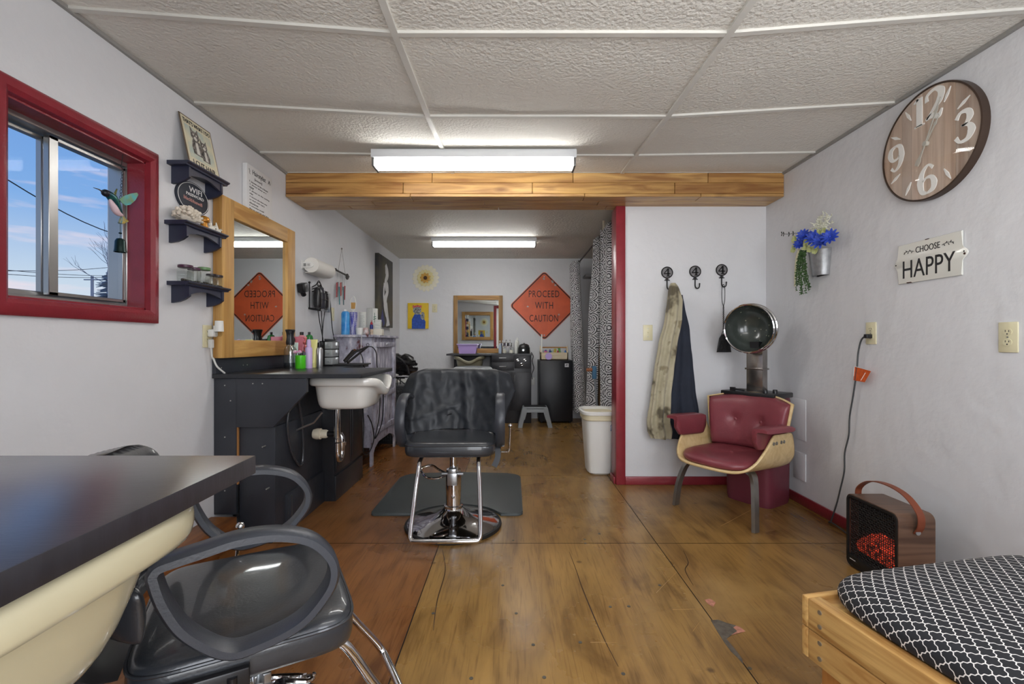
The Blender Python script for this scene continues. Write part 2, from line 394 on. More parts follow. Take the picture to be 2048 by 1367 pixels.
for x, y in ((1032, 1226), (1160, 1284), (1088, 1354), (1066, 1289), (1198, 1067), (1026, 1080), (1169, 1078), (1170, 1086), (1220, 1213), (1246, 1347), (1499, 1336), (1319, 1170), (942, 1356), (866, 1226), (1005, 1170), (1257, 1212)):
    p = fl(x, y); b.cyl((p.x, p.y, -0.001), (p.x, p.y, 0.0012), 0.0065, n=10)
struct(b.build('floor_nail_heads', mat('dull_nail', S(92, 88, 80), 0.5, metal=0.4)))

# walls
b = MB()
y0, y1, z0, z1 = 1.425, 1.978, 1.1825, 1.808        # opening of the side window
xo = XL - 0.16
b.box((xo, YF - 0.16, -0.02), (XL, y0, ZC + 0.15)); b.box((xo, y1, -0.02), (XL, YB + 0.15, ZC + 0.15))
b.box((xo, y0, -0.02), (XL, y1, z0)); b.box((xo, y0, z1), (XL, y1, ZC + 0.15))
struct(b.build('wall_left', WALL))
b = MB(); b.box((XR, YF - 0.16, -0.02), (XR + 0.15, YB + 0.15, ZC + 0.15)); struct(b.build('wall_right', WALL))
b = MB(); b.box((XL, YB, -0.02), (XR, YB + 0.15, ZC + 0.15)); struct(b.build('wall_back', WALL))
b = MB(); b.box((0.80, 3.43, -0.02), (XR, 3.57, 2.10)); struct(b.build('wall_partition', WALL))
# wall behind the camera with a glazed door and a shop window
dx0, dx1, wx0, wx1 = -0.44, 0.56, 0.82, 1.74
b = MB(); yf = YF - 0.15
b.box((XL, yf, -0.02), (dx0, YF, ZC + 0.15)); b.box((dx1, yf, -0.02), (wx0, YF, ZC + 0.15)); b.box((wx1, yf, -0.02), (XR, YF, ZC + 0.15))
b.box((dx0, yf, 2.03), (dx1, YF, ZC + 0.15)); b.box((wx0, yf, -0.02), (wx1, YF, 0.92)); b.box((wx0, yf, 2.0), (wx1, YF, ZC + 0.15))
struct(b.build('wall_front', WALL))
def casing(name, x0, x1, za, zb, bottom):
    b = MB(); w = 0.075
    b.box((x0 - w, YF, za), (x0, YF + 0.022, zb + w), bev=0.006); b.box((x1, YF, za), (x1 + w, YF + 0.022, zb + w), bev=0.006); b.box((x0, YF, zb), (x1, YF + 0.022, zb + w), bev=0.006)
    if bottom: b.box((x0 - w, YF, za - w), (x1 + w, YF + 0.022, za), bev=0.006)
    struct(b.build(name, RED))
casing('trim_3', dx0, dx1, 0.0, 2.03, False); casing('trim_4', wx0, wx1, 0.92, 2.0, True)
b = MB(); w = 0.11
for lo, hi in (((dx0, 0.0), (dx0 + w, 2.03)), ((dx1 - w, 0.0), (dx1, 2.03)), ((dx0 + w, 0.0), (dx1 - w, 0.22)), ((dx0 + w, 1.9), (dx1 - w, 2.03))):
    b.box((lo[0], yf + 0.04, lo[1]), (hi[0], yf + 0.085, hi[1]))
dr = struct(b.build('door_1', mat('white_door', S(225, 224, 220), 0.4)))
b = MB(); b.box((dx0 + w, yf + 0.058, 0.22), (dx1 - w, yf + 0.064, 1.9)); struct(b.build('door_glass', GLASS))
b = MB(); b.box((wx0, yf + 0.058, 0.92), (wx1, yf + 0.064, 2.0)); b.box(((wx0 + wx1) / 2 - 0.02, yf + 0.05, 0.92), ((wx0 + wx1) / 2 + 0.02, yf + 0.075, 2.0)); struct(b.build('window_2', GLASS))

# suspended ceiling: tiles sag a little between the walls
def sag(x, y):
    ks = [(-0.5, 0.09), (1.63, 0.088), (2.27, 0.066), (2.86, 0.018), (3.2, 0.0), (9, 0.0)]
    for (a, va), (c, vc) in zip(ks, ks[1:]):
        if a <= y <= c: s_ = va + (vc - va) * (y - a) / (c - a); break
    t = (x - XL) / 1.15 if x < -0.41 else ((XR - x) / 1.114 if x > 0.76 else 1.0)
    return s_ * max(0.0, min(1.0, t))
def cz(x, y): return ZC - sag(x, y)
GX, GY = [-0.41, 0.76], [0.35, 0.99, 1.63, 2.27, 2.86]
b = MB(); gx = [XL, -1.2, -0.8] + [GX[0]] + [0.0, 0.4] + [GX[1]] + [1.1, 1.5, XR]; gy = [YF, 0.0] + GY[:2] + [1.3, 1.63, 1.8, 1.95, 2.1, 2.27, 2.55, 2.86, 3.0, 3.25]
V = []
for x in gx:
    row = []
    for y in gy:
        extra = 0.0
        if -0.41 < x < 0.76 and 1.63 < y < 2.27: extra = -0.022 * math.sin(PI * (x + 0.41) / 1.17) * math.sin(PI * (y - 1.5) / 0.77)
        row.append(b.bm.verts.new((x, y, cz(x, y) + 0.004 + extra)))
    V.append(row)
for i in range(len(gx) - 1):
    for j in range(len(gy) - 1): b.bm.faces.new((V[i][j], V[i][j + 1], V[i + 1][j + 1], V[i + 1][j]))
struct(b.build('ceiling', CEIL, recalc=False))
b = MB(); b.box((XL - 0.1, 3.2, ZC), (XR + 0.1, YB + 0.1, ZC + 0.08)); struct(b.build('ceiling_rear', CEIL2))
b = MB(); b.box((XL - 0.16, YF - 0.16, ZC + 0.15), (XR + 0.15, YB + 0.15, ZC + 0.2)); struct(b.build('roof', GREYT))
b = MB()
for x in GX:
    ys = [YF, 0.5, 1.63, 2.27, 2.86, 3.2]
    for a, c in zip(ys, ys[1:]):
        for_ = [[Vector((x - 0.013, q, cz(x, q) - d)) for d in (0.006,)] for q in (a, c)]
        b.skin([[Vector((x - 0.012, q, cz(x, q) - 0.007)), Vector((x + 0.012, q, cz(x, q) - 0.007)), Vector((x + 0.012, q, cz(x, q) + 0.004)), Vector((x - 0.012, q, cz(x, q) + 0.004))] for q in (a, c)])
for y in GY:
    xs = [XL, GX[0], GX[1], XR]
    for a, c in zip(xs, xs[1:]):
        b.skin([[Vector((q, y - 0.011, cz(q, y) - 0.006)), Vector((q, y + 0.011, cz(q, y) - 0.006)), Vector((q, y + 0.011, cz(q, y) + 0.004)), Vector((q, y - 0.011, cz(q, y) + 0.004))] for q in (a, c)])
struct(b.build('trim_1', TEE))
b = MB()
b.box((XL, YF, ZC - 0.012), (XL + 0.014, 3.2, ZC + 0.004)); b.box((XR - 0.014, YF, ZC - 0.012), (XR, 3.2, ZC + 0.004))
struct(b.build('trim_2', GREYT))

# boarded beam between the two rooms
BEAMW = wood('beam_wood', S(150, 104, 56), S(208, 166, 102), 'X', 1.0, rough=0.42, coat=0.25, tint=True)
def boards(b, rows, ax, seed):
    """rows of butted boards, each with a shade of its own"""
    rnd = random.Random(seed); lay = b.bm.loops.layers.color.get('board') or b.bm.loops.layers.float_color.new('board')
    for lo, hi, joints, shades in rows:
        xs = [XL] + joints + [XR]
        for i in range(len(xs) - 1):
            nf = set(b.bm.faces)
            b.box((xs[i] + 0.0014, lo[0], lo[1]), (xs[i + 1] - 0.0014, hi[0], hi[1]), bev=0.003, seg=1)
            k = shades[i % len(shades)]
            for f in b.bm.faces:
                if f not in nf:
                    for l in f.loops: l[lay] = (k[0], k[1], k[2], 1)
b = MB()
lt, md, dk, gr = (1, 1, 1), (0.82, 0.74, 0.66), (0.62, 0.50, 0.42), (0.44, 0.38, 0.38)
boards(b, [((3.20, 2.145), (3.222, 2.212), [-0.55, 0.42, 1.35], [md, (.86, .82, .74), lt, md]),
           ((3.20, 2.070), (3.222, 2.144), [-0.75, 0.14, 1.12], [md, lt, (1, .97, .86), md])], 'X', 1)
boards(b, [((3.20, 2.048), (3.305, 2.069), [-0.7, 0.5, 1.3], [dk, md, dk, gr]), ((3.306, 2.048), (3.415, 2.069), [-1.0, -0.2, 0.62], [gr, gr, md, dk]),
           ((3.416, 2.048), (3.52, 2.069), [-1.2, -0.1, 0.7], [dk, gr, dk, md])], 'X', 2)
b.box((XL, 3.223, 2.0695), (XR, 3.52, ZC)) ; 
for f in b.bm.faces:
    lay = b.bm.loops.layers.float_color['board']
    for l in f.loops:
        if l[lay][3] == 0 or tuple(l[lay])[:3] == (0.0, 0.0, 0.0): l[lay] = (0.8, 0.7, 0.6, 1)
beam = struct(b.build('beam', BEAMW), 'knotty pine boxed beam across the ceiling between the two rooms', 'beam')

# red post trim and red baseboards
b = MB(); b.box((0.765, 3.415, 0.0), (0.834, 3.43, 2.048), bev=0.004); b.box((0.765, 3.43, 0.0), (0.80, 3.575, 2.048), bev=0.004); b.box((0.752, 3.44, 0.0), (0.765, 3.57, 0.05), bev=0.003)
b.box((0.80, 3.57, 0.0), (0.86, 3.583, 2.1), bev=0.003)
struct(b.build('trim_5', RED))
b = MB(); b.box((0.834, 3.416, 0.0), (XR, 3.43, 0.06), bev=0.004); struct(b.build('baseboard_partition', RED))
b = MB(); b.box((XR - 0.014, YF, 0.0), (XR, 3.416, 0.062), bev=0.004); struct(b.build('baseboard_right', RED))
# wooden ledge along the foot of the left wall
b = MB(); b.box((XL, 0.9, 0.0), (-1.425, 2.41, 0.142), bev=0.004); struct(b.build('trim_6', wood('ledge_wood', S(112, 64, 30), S(160, 104, 54), 'Y', 0.9, 0.45)))
# low boxed ledge at the foot of the back wall
b = MB(); b.box((XL, 6.25, 0.0), (-0.86, YB, 0.31), bev=0.004); struct(b.build('trim_7', mat('ledge_paint', S(196, 190, 176), 0.5)))
# painted-over cover plates low on the right wall
b = MB(); b.box((XR - 0.004, yL(1612, XR), zY(883, 2.95)), (XR, yL(1570, XR), zY(800, 2.95)), bev=0.002); b.box((XR - 0.006, yL(1612, XR), zY(962, 2.98)), (XR, yL(1588, XR), zY(907, 2.98)), bev=0.002)
struct(b.build('trim_8', WALL))

# side window: red casing and jambs, sliding aluminium sashes
def window():
    M = frame('L', (XL, 0, 0)); w = 0.056; prof = [(0, 0), (0.004, 0.020), (0.018, 0.030), (0.040, 0.027), (w, 0.014), (w, 0.0)]
    b = MB()
    # moulded casing swept round the opening with mitred corners
    cs = [(y0, z0), (y1, z0), (y1, z1), (y0, z1)]; dirs = [(-1, -1), (1, -1), (1, 1), (-1, 1)]
    rings = []
    for (cy, cz_), (sx, sy) in zip(cs, dirs): rings.append([M @ Vector((cy + sx * p, cz_ + sy * p, q)) for p, q in prof])
    b.skin(rings, True, False, loop=True)
    for lo, hi in (((y0, z0 - 0.004), (y1, z0 + 0.006)), ((y0, z1 - 0.006), (y1, z1 + 0.004)), ((y0 - 0.004, z0), (y0 + 0.006, z1)), ((y1 - 0.006, z0), (y1 + 0.004, z1))):
        b.box((XL - 0.085, lo[0], lo[1]), (XL + 0.001, hi[0], hi[1]))
    e = bpy.data.objects.new('window_1', None); COL.objects.link(e); e.location = (XL, (y0 + y1) / 2, z0); struct(e, 'red framed sliding window in the left wall beside the shelves', 'window')
    WORLD_LIST.append(e); LOCAL[e.name] = Tr(*e.location)
    b.build('casing', RED, e)
    b = MB(); xa, xb = XL - 0.15, XL - 0.07
    for lo, hi in (((y0, z0), (y1, z0 + 0.026)), ((y0, z1 - 0.03), (y1, z1)), ((y0, z0), (y0 + 0.022, z1)), ((y1 - 0.016, z0), (y1, z1))):
        b.box((xa, lo[0] + 0.006, lo[1] + 0.005), (xb, hi[0] - 0.006, hi[1] - 0.005), bev=0.002, seg=1)
    b.box((xa + 0.036, y0, z0 + 0.02), (xa + 0.042, y1, z0 + 0.036)); 
    b.build('frame', ALU, e)
    ym = 1.665
    for nm, xs, a, c in (('sash', XL - 0.135, y0 + 0.02, ym + 0.01), ('sash', XL - 0.098, ym - 0.022, y1 - 0.010)):
        b = MB(); s_ = 0.022; za, zb = z0 + 0.028, z1 - 0.03
        for lo, hi in (((a, za), (a + s_ * 1.6, zb)), ((c - s_ * (1.0 if c < 1.8 else .6), za), (c, zb)), ((a, za), (c, za + s_ * .6)), ((a, zb - s_ * .6), (c, zb))):
            b.box((xs, lo[0], lo[1]), (xs + 0.022, hi[0], hi[1]), bev=0.002, seg=1)
        sh = b.build(nm, ALU, e)
        b = MB(); b.box((xs + 0.009, a + 0.01, za + 0.006), (xs + 0.012, c - 0.01, zb - 0.006)); b.build('pane', GLASS, sh)
window()

# outside: ground, wires, a utility pole, a bare tree and a conifer
b = MB(); b.box((-70, -30, -0.5), (XL - 0.3, 60, -0.35)); struct(b.build('ground_outside', mat('dry_ground', S(150, 140, 120), 0.9, var=0.2, vs=0.6)))
WIRE = mat('wire_black', S(30, 32, 36), 0.6)
def wire(p, q, r=0.012):
    P, Q = at(*p), at(*q); pts = [P.lerp(Q, k / 10) - Vector((0, 0, 0.25 * math.sin(PI * k / 10))) for k in range(11)]
    b = MB(); b.tube(pts, r, 6); return b.build('power_line', WIRE, base=tuple(P))
tag(wire((-40, 325, 9), (300, 487, 14)), 'thin dark wire slanting across the window sky', 'wire')
for k, (p, q) in enumerate((((-30, 541, 20), (320, 520, 30)), ((-30, 545, 20), (320, 546, 30)), ((-30, 536, 20), (320, 546, 34)))):
    tag(wire(p, q, 0.014), ['low wire climbing to the right in the window, topmost of the low three', 'lower level wire across the window sky', 'lowest faint wire sinking right in the window'][k], 'wire')
P = at(184, 600, 26)
t = thing('utility_pole', 'distant wooden utility pole seen in the right pane of the window', 'pole', (P.x, P.y, -0.35))
b = MB(); b.cyl((P.x, P.y, -0.35), (P.x, P.y, zY(552, 26)), 0.09, 0.07, 10); b.build('mast', mat('pole_wood', S(196, 190, 192), 0.9), t)
b = MB(); b.box((P.x - 0.45, P.y - 0.04, zY(560, 26)), (P.x + 0.45, P.y + 0.04, zY(558, 26))); b.build('crossarm', mat('pole_wood', S(196, 190, 192), 0.9), t)
def bare_tree():
    P = at(222, 600, 16); rnd = random.Random(5); b = MB()
    def br(p, d, l, r, n):
        q = p + d * l; b.tube([p, (p + q) / 2 + Vector((rnd.uniform(-.06, .06), rnd.uniform(-.06, .06), 0)) * l, q], r, 5, r1=r * 0.6)
        if n == 0: return
        for _ in range(3 if n > 1 else 2):
            e = (d + Vector((rnd.uniform(-.75, .75), rnd.uniform(-.75, .75), rnd.uniform(-.1, .5)))).normalized(); br(q, e, l * rnd.uniform(.62, .82), r * 0.55, n - 1)
    br(Vector((P.x, P.y, -0.35)), Vector((0, 0, 1)), 1.7, 0.09, 5)
    tag(b.build('bare_tree', mat('bare_bark', S(146, 142, 150), 0.9), base=(P.x, P.y, -0.35)), 'leafless tree outside, faint in the right window pane', 'tree')
bare_tree()
def conifer():
    P = at(216, 600, 11); rnd = random.Random(9); top = zY(545, 11); z = 0.1
    t = thing('conifer_tree', 'grey green conifer outside at the lower right of the window', 'tree', (P.x, P.y, -0.35))
    b = MB(); b.cyl((P.x, P.y, -0.35), (P.x, P.y, top), 0.09, 0.015, 8); b.build('trunk', mat('bare_bark', S(146, 142, 150), 0.9), t)
    b = MB()
    for k in range(420):
        u = rnd.random(); z = 0.3 + (top - 0.3) * u; rad = 0.95 * (1 - u) ** 0.8 + 0.05; a = rnd.uniform(0, 2 * PI); c = Vector((P.x, P.y, z)); d = Vector((math.cos(a), math.sin(a), rnd.uniform(-.35, .1)))
        b.tube([c + d * rad * 0.1, c + d * rad * rnd.uniform(.7, 1.1)], 0.022, 4, r1=0.006)
    f = b.build('foliage', mat('conifer_green', S(140, 146, 154), 0.9), t); f['kind'] = 'stuff'
conifer()

# fluorescent batten lamps
LAMPW = mat('lamp_white_enamel', S(214, 217, 220), 0.35); TUBE = emit('fluorescent_tube', (1.0, 0.985, 0.96, 1), TUBE_E)
LAMPG = mat('lamp_cap', S(120, 120, 118), 0.4, metal=0.6)
def batten(label, x0, x1, y, z, bulbs=2):
    t = thing('fluorescent_lamp', label, 'lamp', ((x0 + x1) / 2, y, z - 0.12), group='fluorescent ceiling battens')
    b = MB(); b.box((x0, y - 0.065, z - 0.048), (x1, y + 0.065, z), bev=0.004); b.build('housing', LAMPW, t)
    for s_ in (-1, 1):
        yy = y + s_ * 0.036
        b = MB(); b.cyl((x0 + 0.02, yy, z - 0.074), (x1 - 0.02, yy, z - 0.074), 0.0175, n=16); b.build('tube', TUBE, t)
    for xx in (x0 + 0.004, x1 - 0.018):
        b = MB(); b.box((xx, y - 0.058, z - 0.098), (xx + 0.014, y + 0.058, z - 0.048), bev=0.003); b.build('lamp_holder', LAMPG, t)
    return t
batten('long white fluorescent batten on the tiled ceiling in front of the wooden beam', xY(741, 2.73), xY(1153, 2.73), 2.79, 2.180)
batten('fluorescent batten on the rear room ceiling beyond the beam', xY(861, 5.12), xY(1073, 5.12), 5.2, ZC)
batten('fluorescent batten overhead, out of the frame above the camera', -0.05, 1.15, 0.66, 2.112)
# ------------------------------------------------------------------ left wall: shelves, signs, mirror
NAVY = mat('navy_paint', S(42, 46, 66), rough=0.38, var=0.08, vs=10, bump=0.05, bs=50)
NAVY_D = mat('chalk_board', S(40, 46, 58), rough=0.6)
WHITE = mat('white_plastic', S(232, 232, 228), rough=0.35)
CREAM = mat('almond_plate', S(222, 215, 180), rough=0.35)
INK = mat('black_ink', S(34, 34, 36), rough=0.6)
WHITEINK = mat('white_ink', S(238, 238, 236), rough=0.6)
BLACKP = mat('black_plastic', S(26, 26, 29), rough=0.35)
CORD = mat('black_cord', S(24, 24, 26), rough=0.5)
CHROME = mat('chrome', S(214, 214, 216), rough=0.07, metal=1.0)
STEEL = mat('brushed_steel', S(176, 178, 180), rough=0.28, metal=0.9)
PINE = wood('pine_frame', S(172, 124, 62), S(212, 168, 100), 'Z', 0.8, 0.5)
PINEY = wood('pine_frame_rail', S(172, 124, 62), S(212, 168, 100), 'Y', 0.8, 0.5)
PINEX = wood('pine_frame_cross', S(160, 114, 60), S(196, 152, 92), 'X', 0.8, 0.5)
MIRROR = mat('mirror_glass', S(226, 232, 232), rough=0.012, metal=1.0)

def wall_shelf(label, ya, yb, z):
    d = 0.102
    t = thing('wall_shelf', label, 'shelf', (XL, (ya + yb) / 2, z - 0.1), group='navy wall shelves beside the window')
    b = MB()
    prof = [(0, 0), (d, 0), (d, -0.006), (d - 0.012, -0.012), (d - 0.014, -0.018), (0, -0.018)]
    b.skin([[Vector((XL + x, y, z + q)) for x, q in prof] for y in (ya, yb)])
    b.build('top_board', NAVY, t)
    for y in (ya + 0.028, yb - 0.042):
        pr = [(0, -0.018), (0.082, -0.018), (0.082, -0.066), (0.074, -0.072), (0.060, -0.082), (0.035, -0.092), (0.0, -0.097)]
        b = MB(); b.skin([[Vector((XL + x, q, z + zz)) for x, zz in pr] for q in (y, y + 0.014)]); b.build('bracket', NAVY, t)
    b = MB(); n = 12; a, c = ya + 0.042, yb - 0.042
    top = [(a + (c - a) * k / n, -0.018) for k in range(n + 1)]
    bot = [(a + (c - a) * k / n, -0.058 + 0.022 * math.sin(PI * k / n)) for k in range(n, -1, -1)]
    pts = top + bot
    M = frame('L', (XL + 0.066, 0, z)); b.prism([(p[0], p[1]) for p in pts][::-1], M, 0.012); b.build('apron', NAVY, t)
    return t
wall_shelf('topmost navy wall shelf, holding the leaning cat sign', 2.10, 2.405, 1.868)
wall_shelf('middle navy wall shelf, holding the white coral', 2.085, 2.395, 1.594)
wall_shelf('lowest navy wall shelf, holding the glass jars', 2.10, 2.415, 1.322)

# leaning tin sign with a cat drawing
def cat_sign():
    ya, yb = 2.160, 2.385; zb, zt = 1.8685, 2.118; xb, xt = XL + 0.062, XL + 0.008
    t = thing('tin_sign', 'cream tin sign with two cats leaning on the topmost navy shelf, reading I CUT HAIR', 'sign', (xb, (ya + yb) / 2, zb))
    h = math.hypot(zt - zb, xb - xt); up = Vector((xt - xb, 0, zt - zb)).normalized(); rt = Vector((0, 1, 0)); out = rt.cross(up)
    M = Matrix.Identity(4)
    for j in range(3): M[j][0] = rt[j]; M[j][1] = up[j]; M[j][2] = out[j]
    M[0][3], M[1][3], M[2][3] = xb, (ya + yb) / 2, zb; w = yb - ya
    b = MB(); b.prism([(-w / 2, 0), (w / 2, 0), (w / 2, h), (-w / 2, h)], M, 0.003); b.build('plate', mat('aged_tin_edge', S(110, 92, 74), 0.5, var=0.15, vs=30), t)
    b = MB(); e = 0.006; b.prism([(-w / 2 + e, e), (w / 2 - e, e), (w / 2 - e, h - e), (-w / 2 + e, h - e)], M @ Tr(0, 0, 0.003), 0.0006); b.build('printed_face', mat('cream_print', S(226, 218, 190), 0.45, var=0.07, vs=14), t)
    b = MB(); b.prism([(-w / 2 + .02, .05), (w / 2 - .02, .05), (w / 2 - .02, h - .045), (-w / 2 + .02, h - .045)], M @ Tr(0, 0, 0.0036), 0.0004); b.build('picture_ground', mat('pale_blue_print', S(186, 200, 192), 0.5, col2=S(226, 220, 192), vs=14), t)
    b = MB()
    b.text("THAT'S WHAT I DO", M @ Tr(0, h - 0.026, 0.004), w * 0.86, 0.021); b.build('lettering', INK, t); b = MB(); b.text('I CUT HAIR', M @ Tr(0.0, 0.028, 0.004), w * 0.72, 0.026); b.build('lettering', INK, t)
    # a plain tabby cat and a smaller cat beside it
    def cat(cx, cy, k, m1, m2, nm):
        b = MB()
        body = [(-.030, -.075), (.034, -.075), (.040, -.04), (.026, 0.0), (-.022, 0.0), (-.036, -.04)]
        b.prism([(cx + x * k, cy + y * k) for x, y in body], M @ Tr(0, 0, 0.004), 0.0006)
        hd = [(.030 * math.cos(2 * PI * i / 16), .020 + .024 * math.sin(2 * PI * i / 16)) for i in range(16)]
        b.prism([(cx + x * k, cy + y * k) for x, y in hd], M @ Tr(0, 0, 0.0046), 0.0005)
        for sx in (-1, 1): b.prism([(cx + sx * .028 * k, cy + .030 * k), (cx + sx * .008 * k, cy + .040 * k), (cx + sx * .026 * k, cy + .062 * k)][::sx], M @ Tr(0, 0, 0.0046), 0.0005)
        b.build(nm, m1, t)
        b = MB(); b.prism([(cx + .012 * k * math.cos(2 * PI * i / 12), cy + .008 * k + .010 * k * math.sin(2 * PI * i / 12)) for i in range(12)], M @ Tr(0, 0, 0.0052), 0.0004)
        b.prism([(cx - .010 * k, cy - .07 * k), (cx + .016 * k, cy - .07 * k), (cx + .010 * k, cy - .012 * k), (cx - .006 * k, cy - .012 * k)], M @ Tr(0, 0, 0.0048), 0.0004)
        for sx in (-1, 1): b.prism([(cx + sx * .011 * k + .005 * k * math.cos(2 * PI * i / 8), cy + .026 * k + .005 * k * math.sin(2 * PI * i / 8)) for i in range(8)], M @ Tr(0, 0, 0.0052), 0.0004)
        b.build(nm + '_markings', m2, t)
    fur = mat('tabby_print', S(52, 50, 50), 0.6, col2=S(150, 142, 134), vs=90)
    cat(-.030, .150, 1.0, fur, mat('cat_white_print', S(220, 216, 208), 0.6), 'drawn_cat')
    cat(.026, .125, .82, fur, mat('cat_white_print', S(220, 216, 208), 0.6), 'drawn_cat')
cat_sign()

# oval chalkboard
def wifi():
    y, z = 2.262, 1.742; M = frame('L', (XL + 0.012, y, z)); a, c = 0.114, 0.076
    t = thing('chalkboard_sign', 'dark oval sign reading WIFI PASSWORD between the top and middle navy shelves', 'sign', (XL, y, z - c))
    ell = lambda k, n=48: [(a * k * math.cos(2 * PI * i / n), c * k * math.sin(2 * PI * i / n)) for i in range(n)]
    b = MB(); b.prism(ell(1), frame('L', (XL, y, z)), 0.012, bev=0.002); b.build('board', NAVY_D, t)
    b = MB(); n = 48; o = ell(0.95); i_ = ell(0.925)
    b.skin([[M @ Vector((*o[k], 0)), M @ Vector((*i_[k], 0)), M @ Vector((*i_[k], .0008)), M @ Vector((*o[k], .0008))] for k in range(n)], loop=True)
    b.build('border_line', WHITEINK, t); b = MB(); b.text('WIFI', M @ Tr(0.012, 0.040, 0), 0.092, 0.026); b.build('lettering', WHITEINK, t); b = MB(); b.text('PASSWORD', M @ Tr(0.010, 0.014, 0), 0.125, 0.014); b.build('lettering', WHITEINK, t)
    b = MB(); b.text('blackbluewifi', M @ Tr(-0.004, -0.012, 0) @ Rz(-0.05), 0.130, 0.017); b.build('chalk_writing', mat('red_chalk', S(206, 150, 140), 0.8), t)
wifi()

# coral, gold mushroom and shell figures on the middle shelf
def coral():
    y, z = 2.165, 1.5945; rnd = random.Random(2); b = MB()
    b.ball((XL + 0.052, y, z + 0.030), 0.03, (1.1, 1.7, 0.9), u=10, v=7)
    for k in range(95):
        th = rnd.uniform(0, 2 * PI); ph = rnd.uniform(0.02, 1.5); d = Vector((math.cos(th) * math.sin(ph) * 0.8, math.sin(th) * math.sin(ph) * 1.35, math.cos(ph)))
        p = Vector((XL + 0.052, y, z + 0.018)) + d * 0.03; q = p + d * rnd.uniform(.016, .032); q.z = max(q.z, z + 0.006); q.x = max(q.x, XL + 0.006)
        b.tube([p, q], 0.0045, 6, r1=0.006); b.ball(q, rnd.uniform(.006, .0095), u=7, v=5)
    tag(b.build('coral', mat('coral_white', S(226, 216, 200), 0.85, var=0.08, vs=60)), 'cluster of white coral on the middle navy shelf', 'coral')
coral()
b = MB(); b.lathe([(0.0, 0), (.017, 0), (.019, .012), (.014, .026), (.016, .032), (.024, .036), (.026, .046), (.020, .058), (.008, .064), (0, .065)], Tr(XL + .062, 2.262, 1.594), 18)
tag(b.build('mushroom_figurine', mat('gold_glaze', S(190, 128, 40), 0.3, metal=0.35, var=0.2, vs=40)), 'small golden mushroom figure beside the white coral', 'figurine')
def shell(y, k, label):
    b = MB(); b.ball((XL + .058, y, 1.594 + .017 * k), .02 * k, (1, 1.1, .85), u=14, v=9)
    for i in range(6):
        a = i * PI / 3; b.tube([(XL + .058, y, 1.594 + .02 * k), (XL + .058 + .026 * k * math.cos(a), y + .032 * k * math.sin(a), 1.594 + .03 * k)], .008 * k, 7, r1=.002)
    b.tube([(XL + .058, y, 1.594 + .02 * k), (XL + .058, y - .008, 1.594 + .068 * k)], .013 * k, 9, r1=.002)
    tag(b.build('seashell', mat('shell_white', S(228, 224, 212), 0.4, var=0.06, vs=30)), label, 'seashell', 'white shells on the middle navy shelf')
shell(2.315, 1.0, 'spiked white seashell right of the golden mushroom'); shell(2.368, 0.85, 'smaller spiked white shell at the right end of the middle navy shelf')
# jars on the lowest shelf
JAR = glass('jar_glass', (0.95, 0.97, 0.96, 1), 0.9)
def jar(y, x, r, h, lid, label, n=28, sides=None):
    z = 1.3225; t = thing('glass_jar', label, 'jar', (x, y, z), group='lidded jars on the lowest navy shelf')
    n = sides or n
    b = MB(); b.lathe([(0, 0.001), (r * .92, 0.001), (r, .006), (r, h * .72), (r * .84, h * .84), (r * .84, h * .9)], Tr(x, y, z), n, cap=False)
    b.build('glass', JAR, t, sharp=30)
    b = MB(); b.lathe([(r * .88, h * .84), (r * .93, h * .86), (r * .93, h * .985), (r * .88, h), (0, h)], Tr(x, y, z), 24); b.build('lid', lid, t)
    rnd = random.Random(int(y * 1000)); b = MB()
    for k in range(9):
        a = rnd.uniform(0, 6.28); q = rnd.uniform(0, r * .6); b.box((x + q * math.cos(a) - .003, y + q * math.sin(a) - .006, z + .005), (x + q * math.cos(a) + .004, y + q * math.sin(a) + .006, z + .010 + .006 * rnd.random()))
    b.build('hair_grips', mat('hair_grip', S(70, 66, 60), 0.5), t)
PURPLE = mat('plum_lid', S(78, 40, 66), 0.35); GREENL = mat('sage_lid', S(104, 140, 92), 0.4); DKL = mat('dark_lid', S(48, 38, 44), 0.35)
jar(2.150, XL + .050, .033, .078, PURPLE, 'glass jar with plum lid, first on the lowest navy shelf', sides=8)
jar(2.212, XL + .048, .029, .076, PURPLE, 'glass jar with plum lid standing left of the green lidded jar', sides=8)
jar(2.268, XL + .058, .030, .086, GREENL, 'tall glass jar with sage green lid on the lowest navy shelf', sides=8)
jar(2.333, XL + .052, .026, .064, DKL, 'short glass jar with dark lid right of the green lidded jar')
jar(2.388, XL + .050, .025, .066, DKL, 'short glass jar with dark lid at the right end of the lowest shelf')

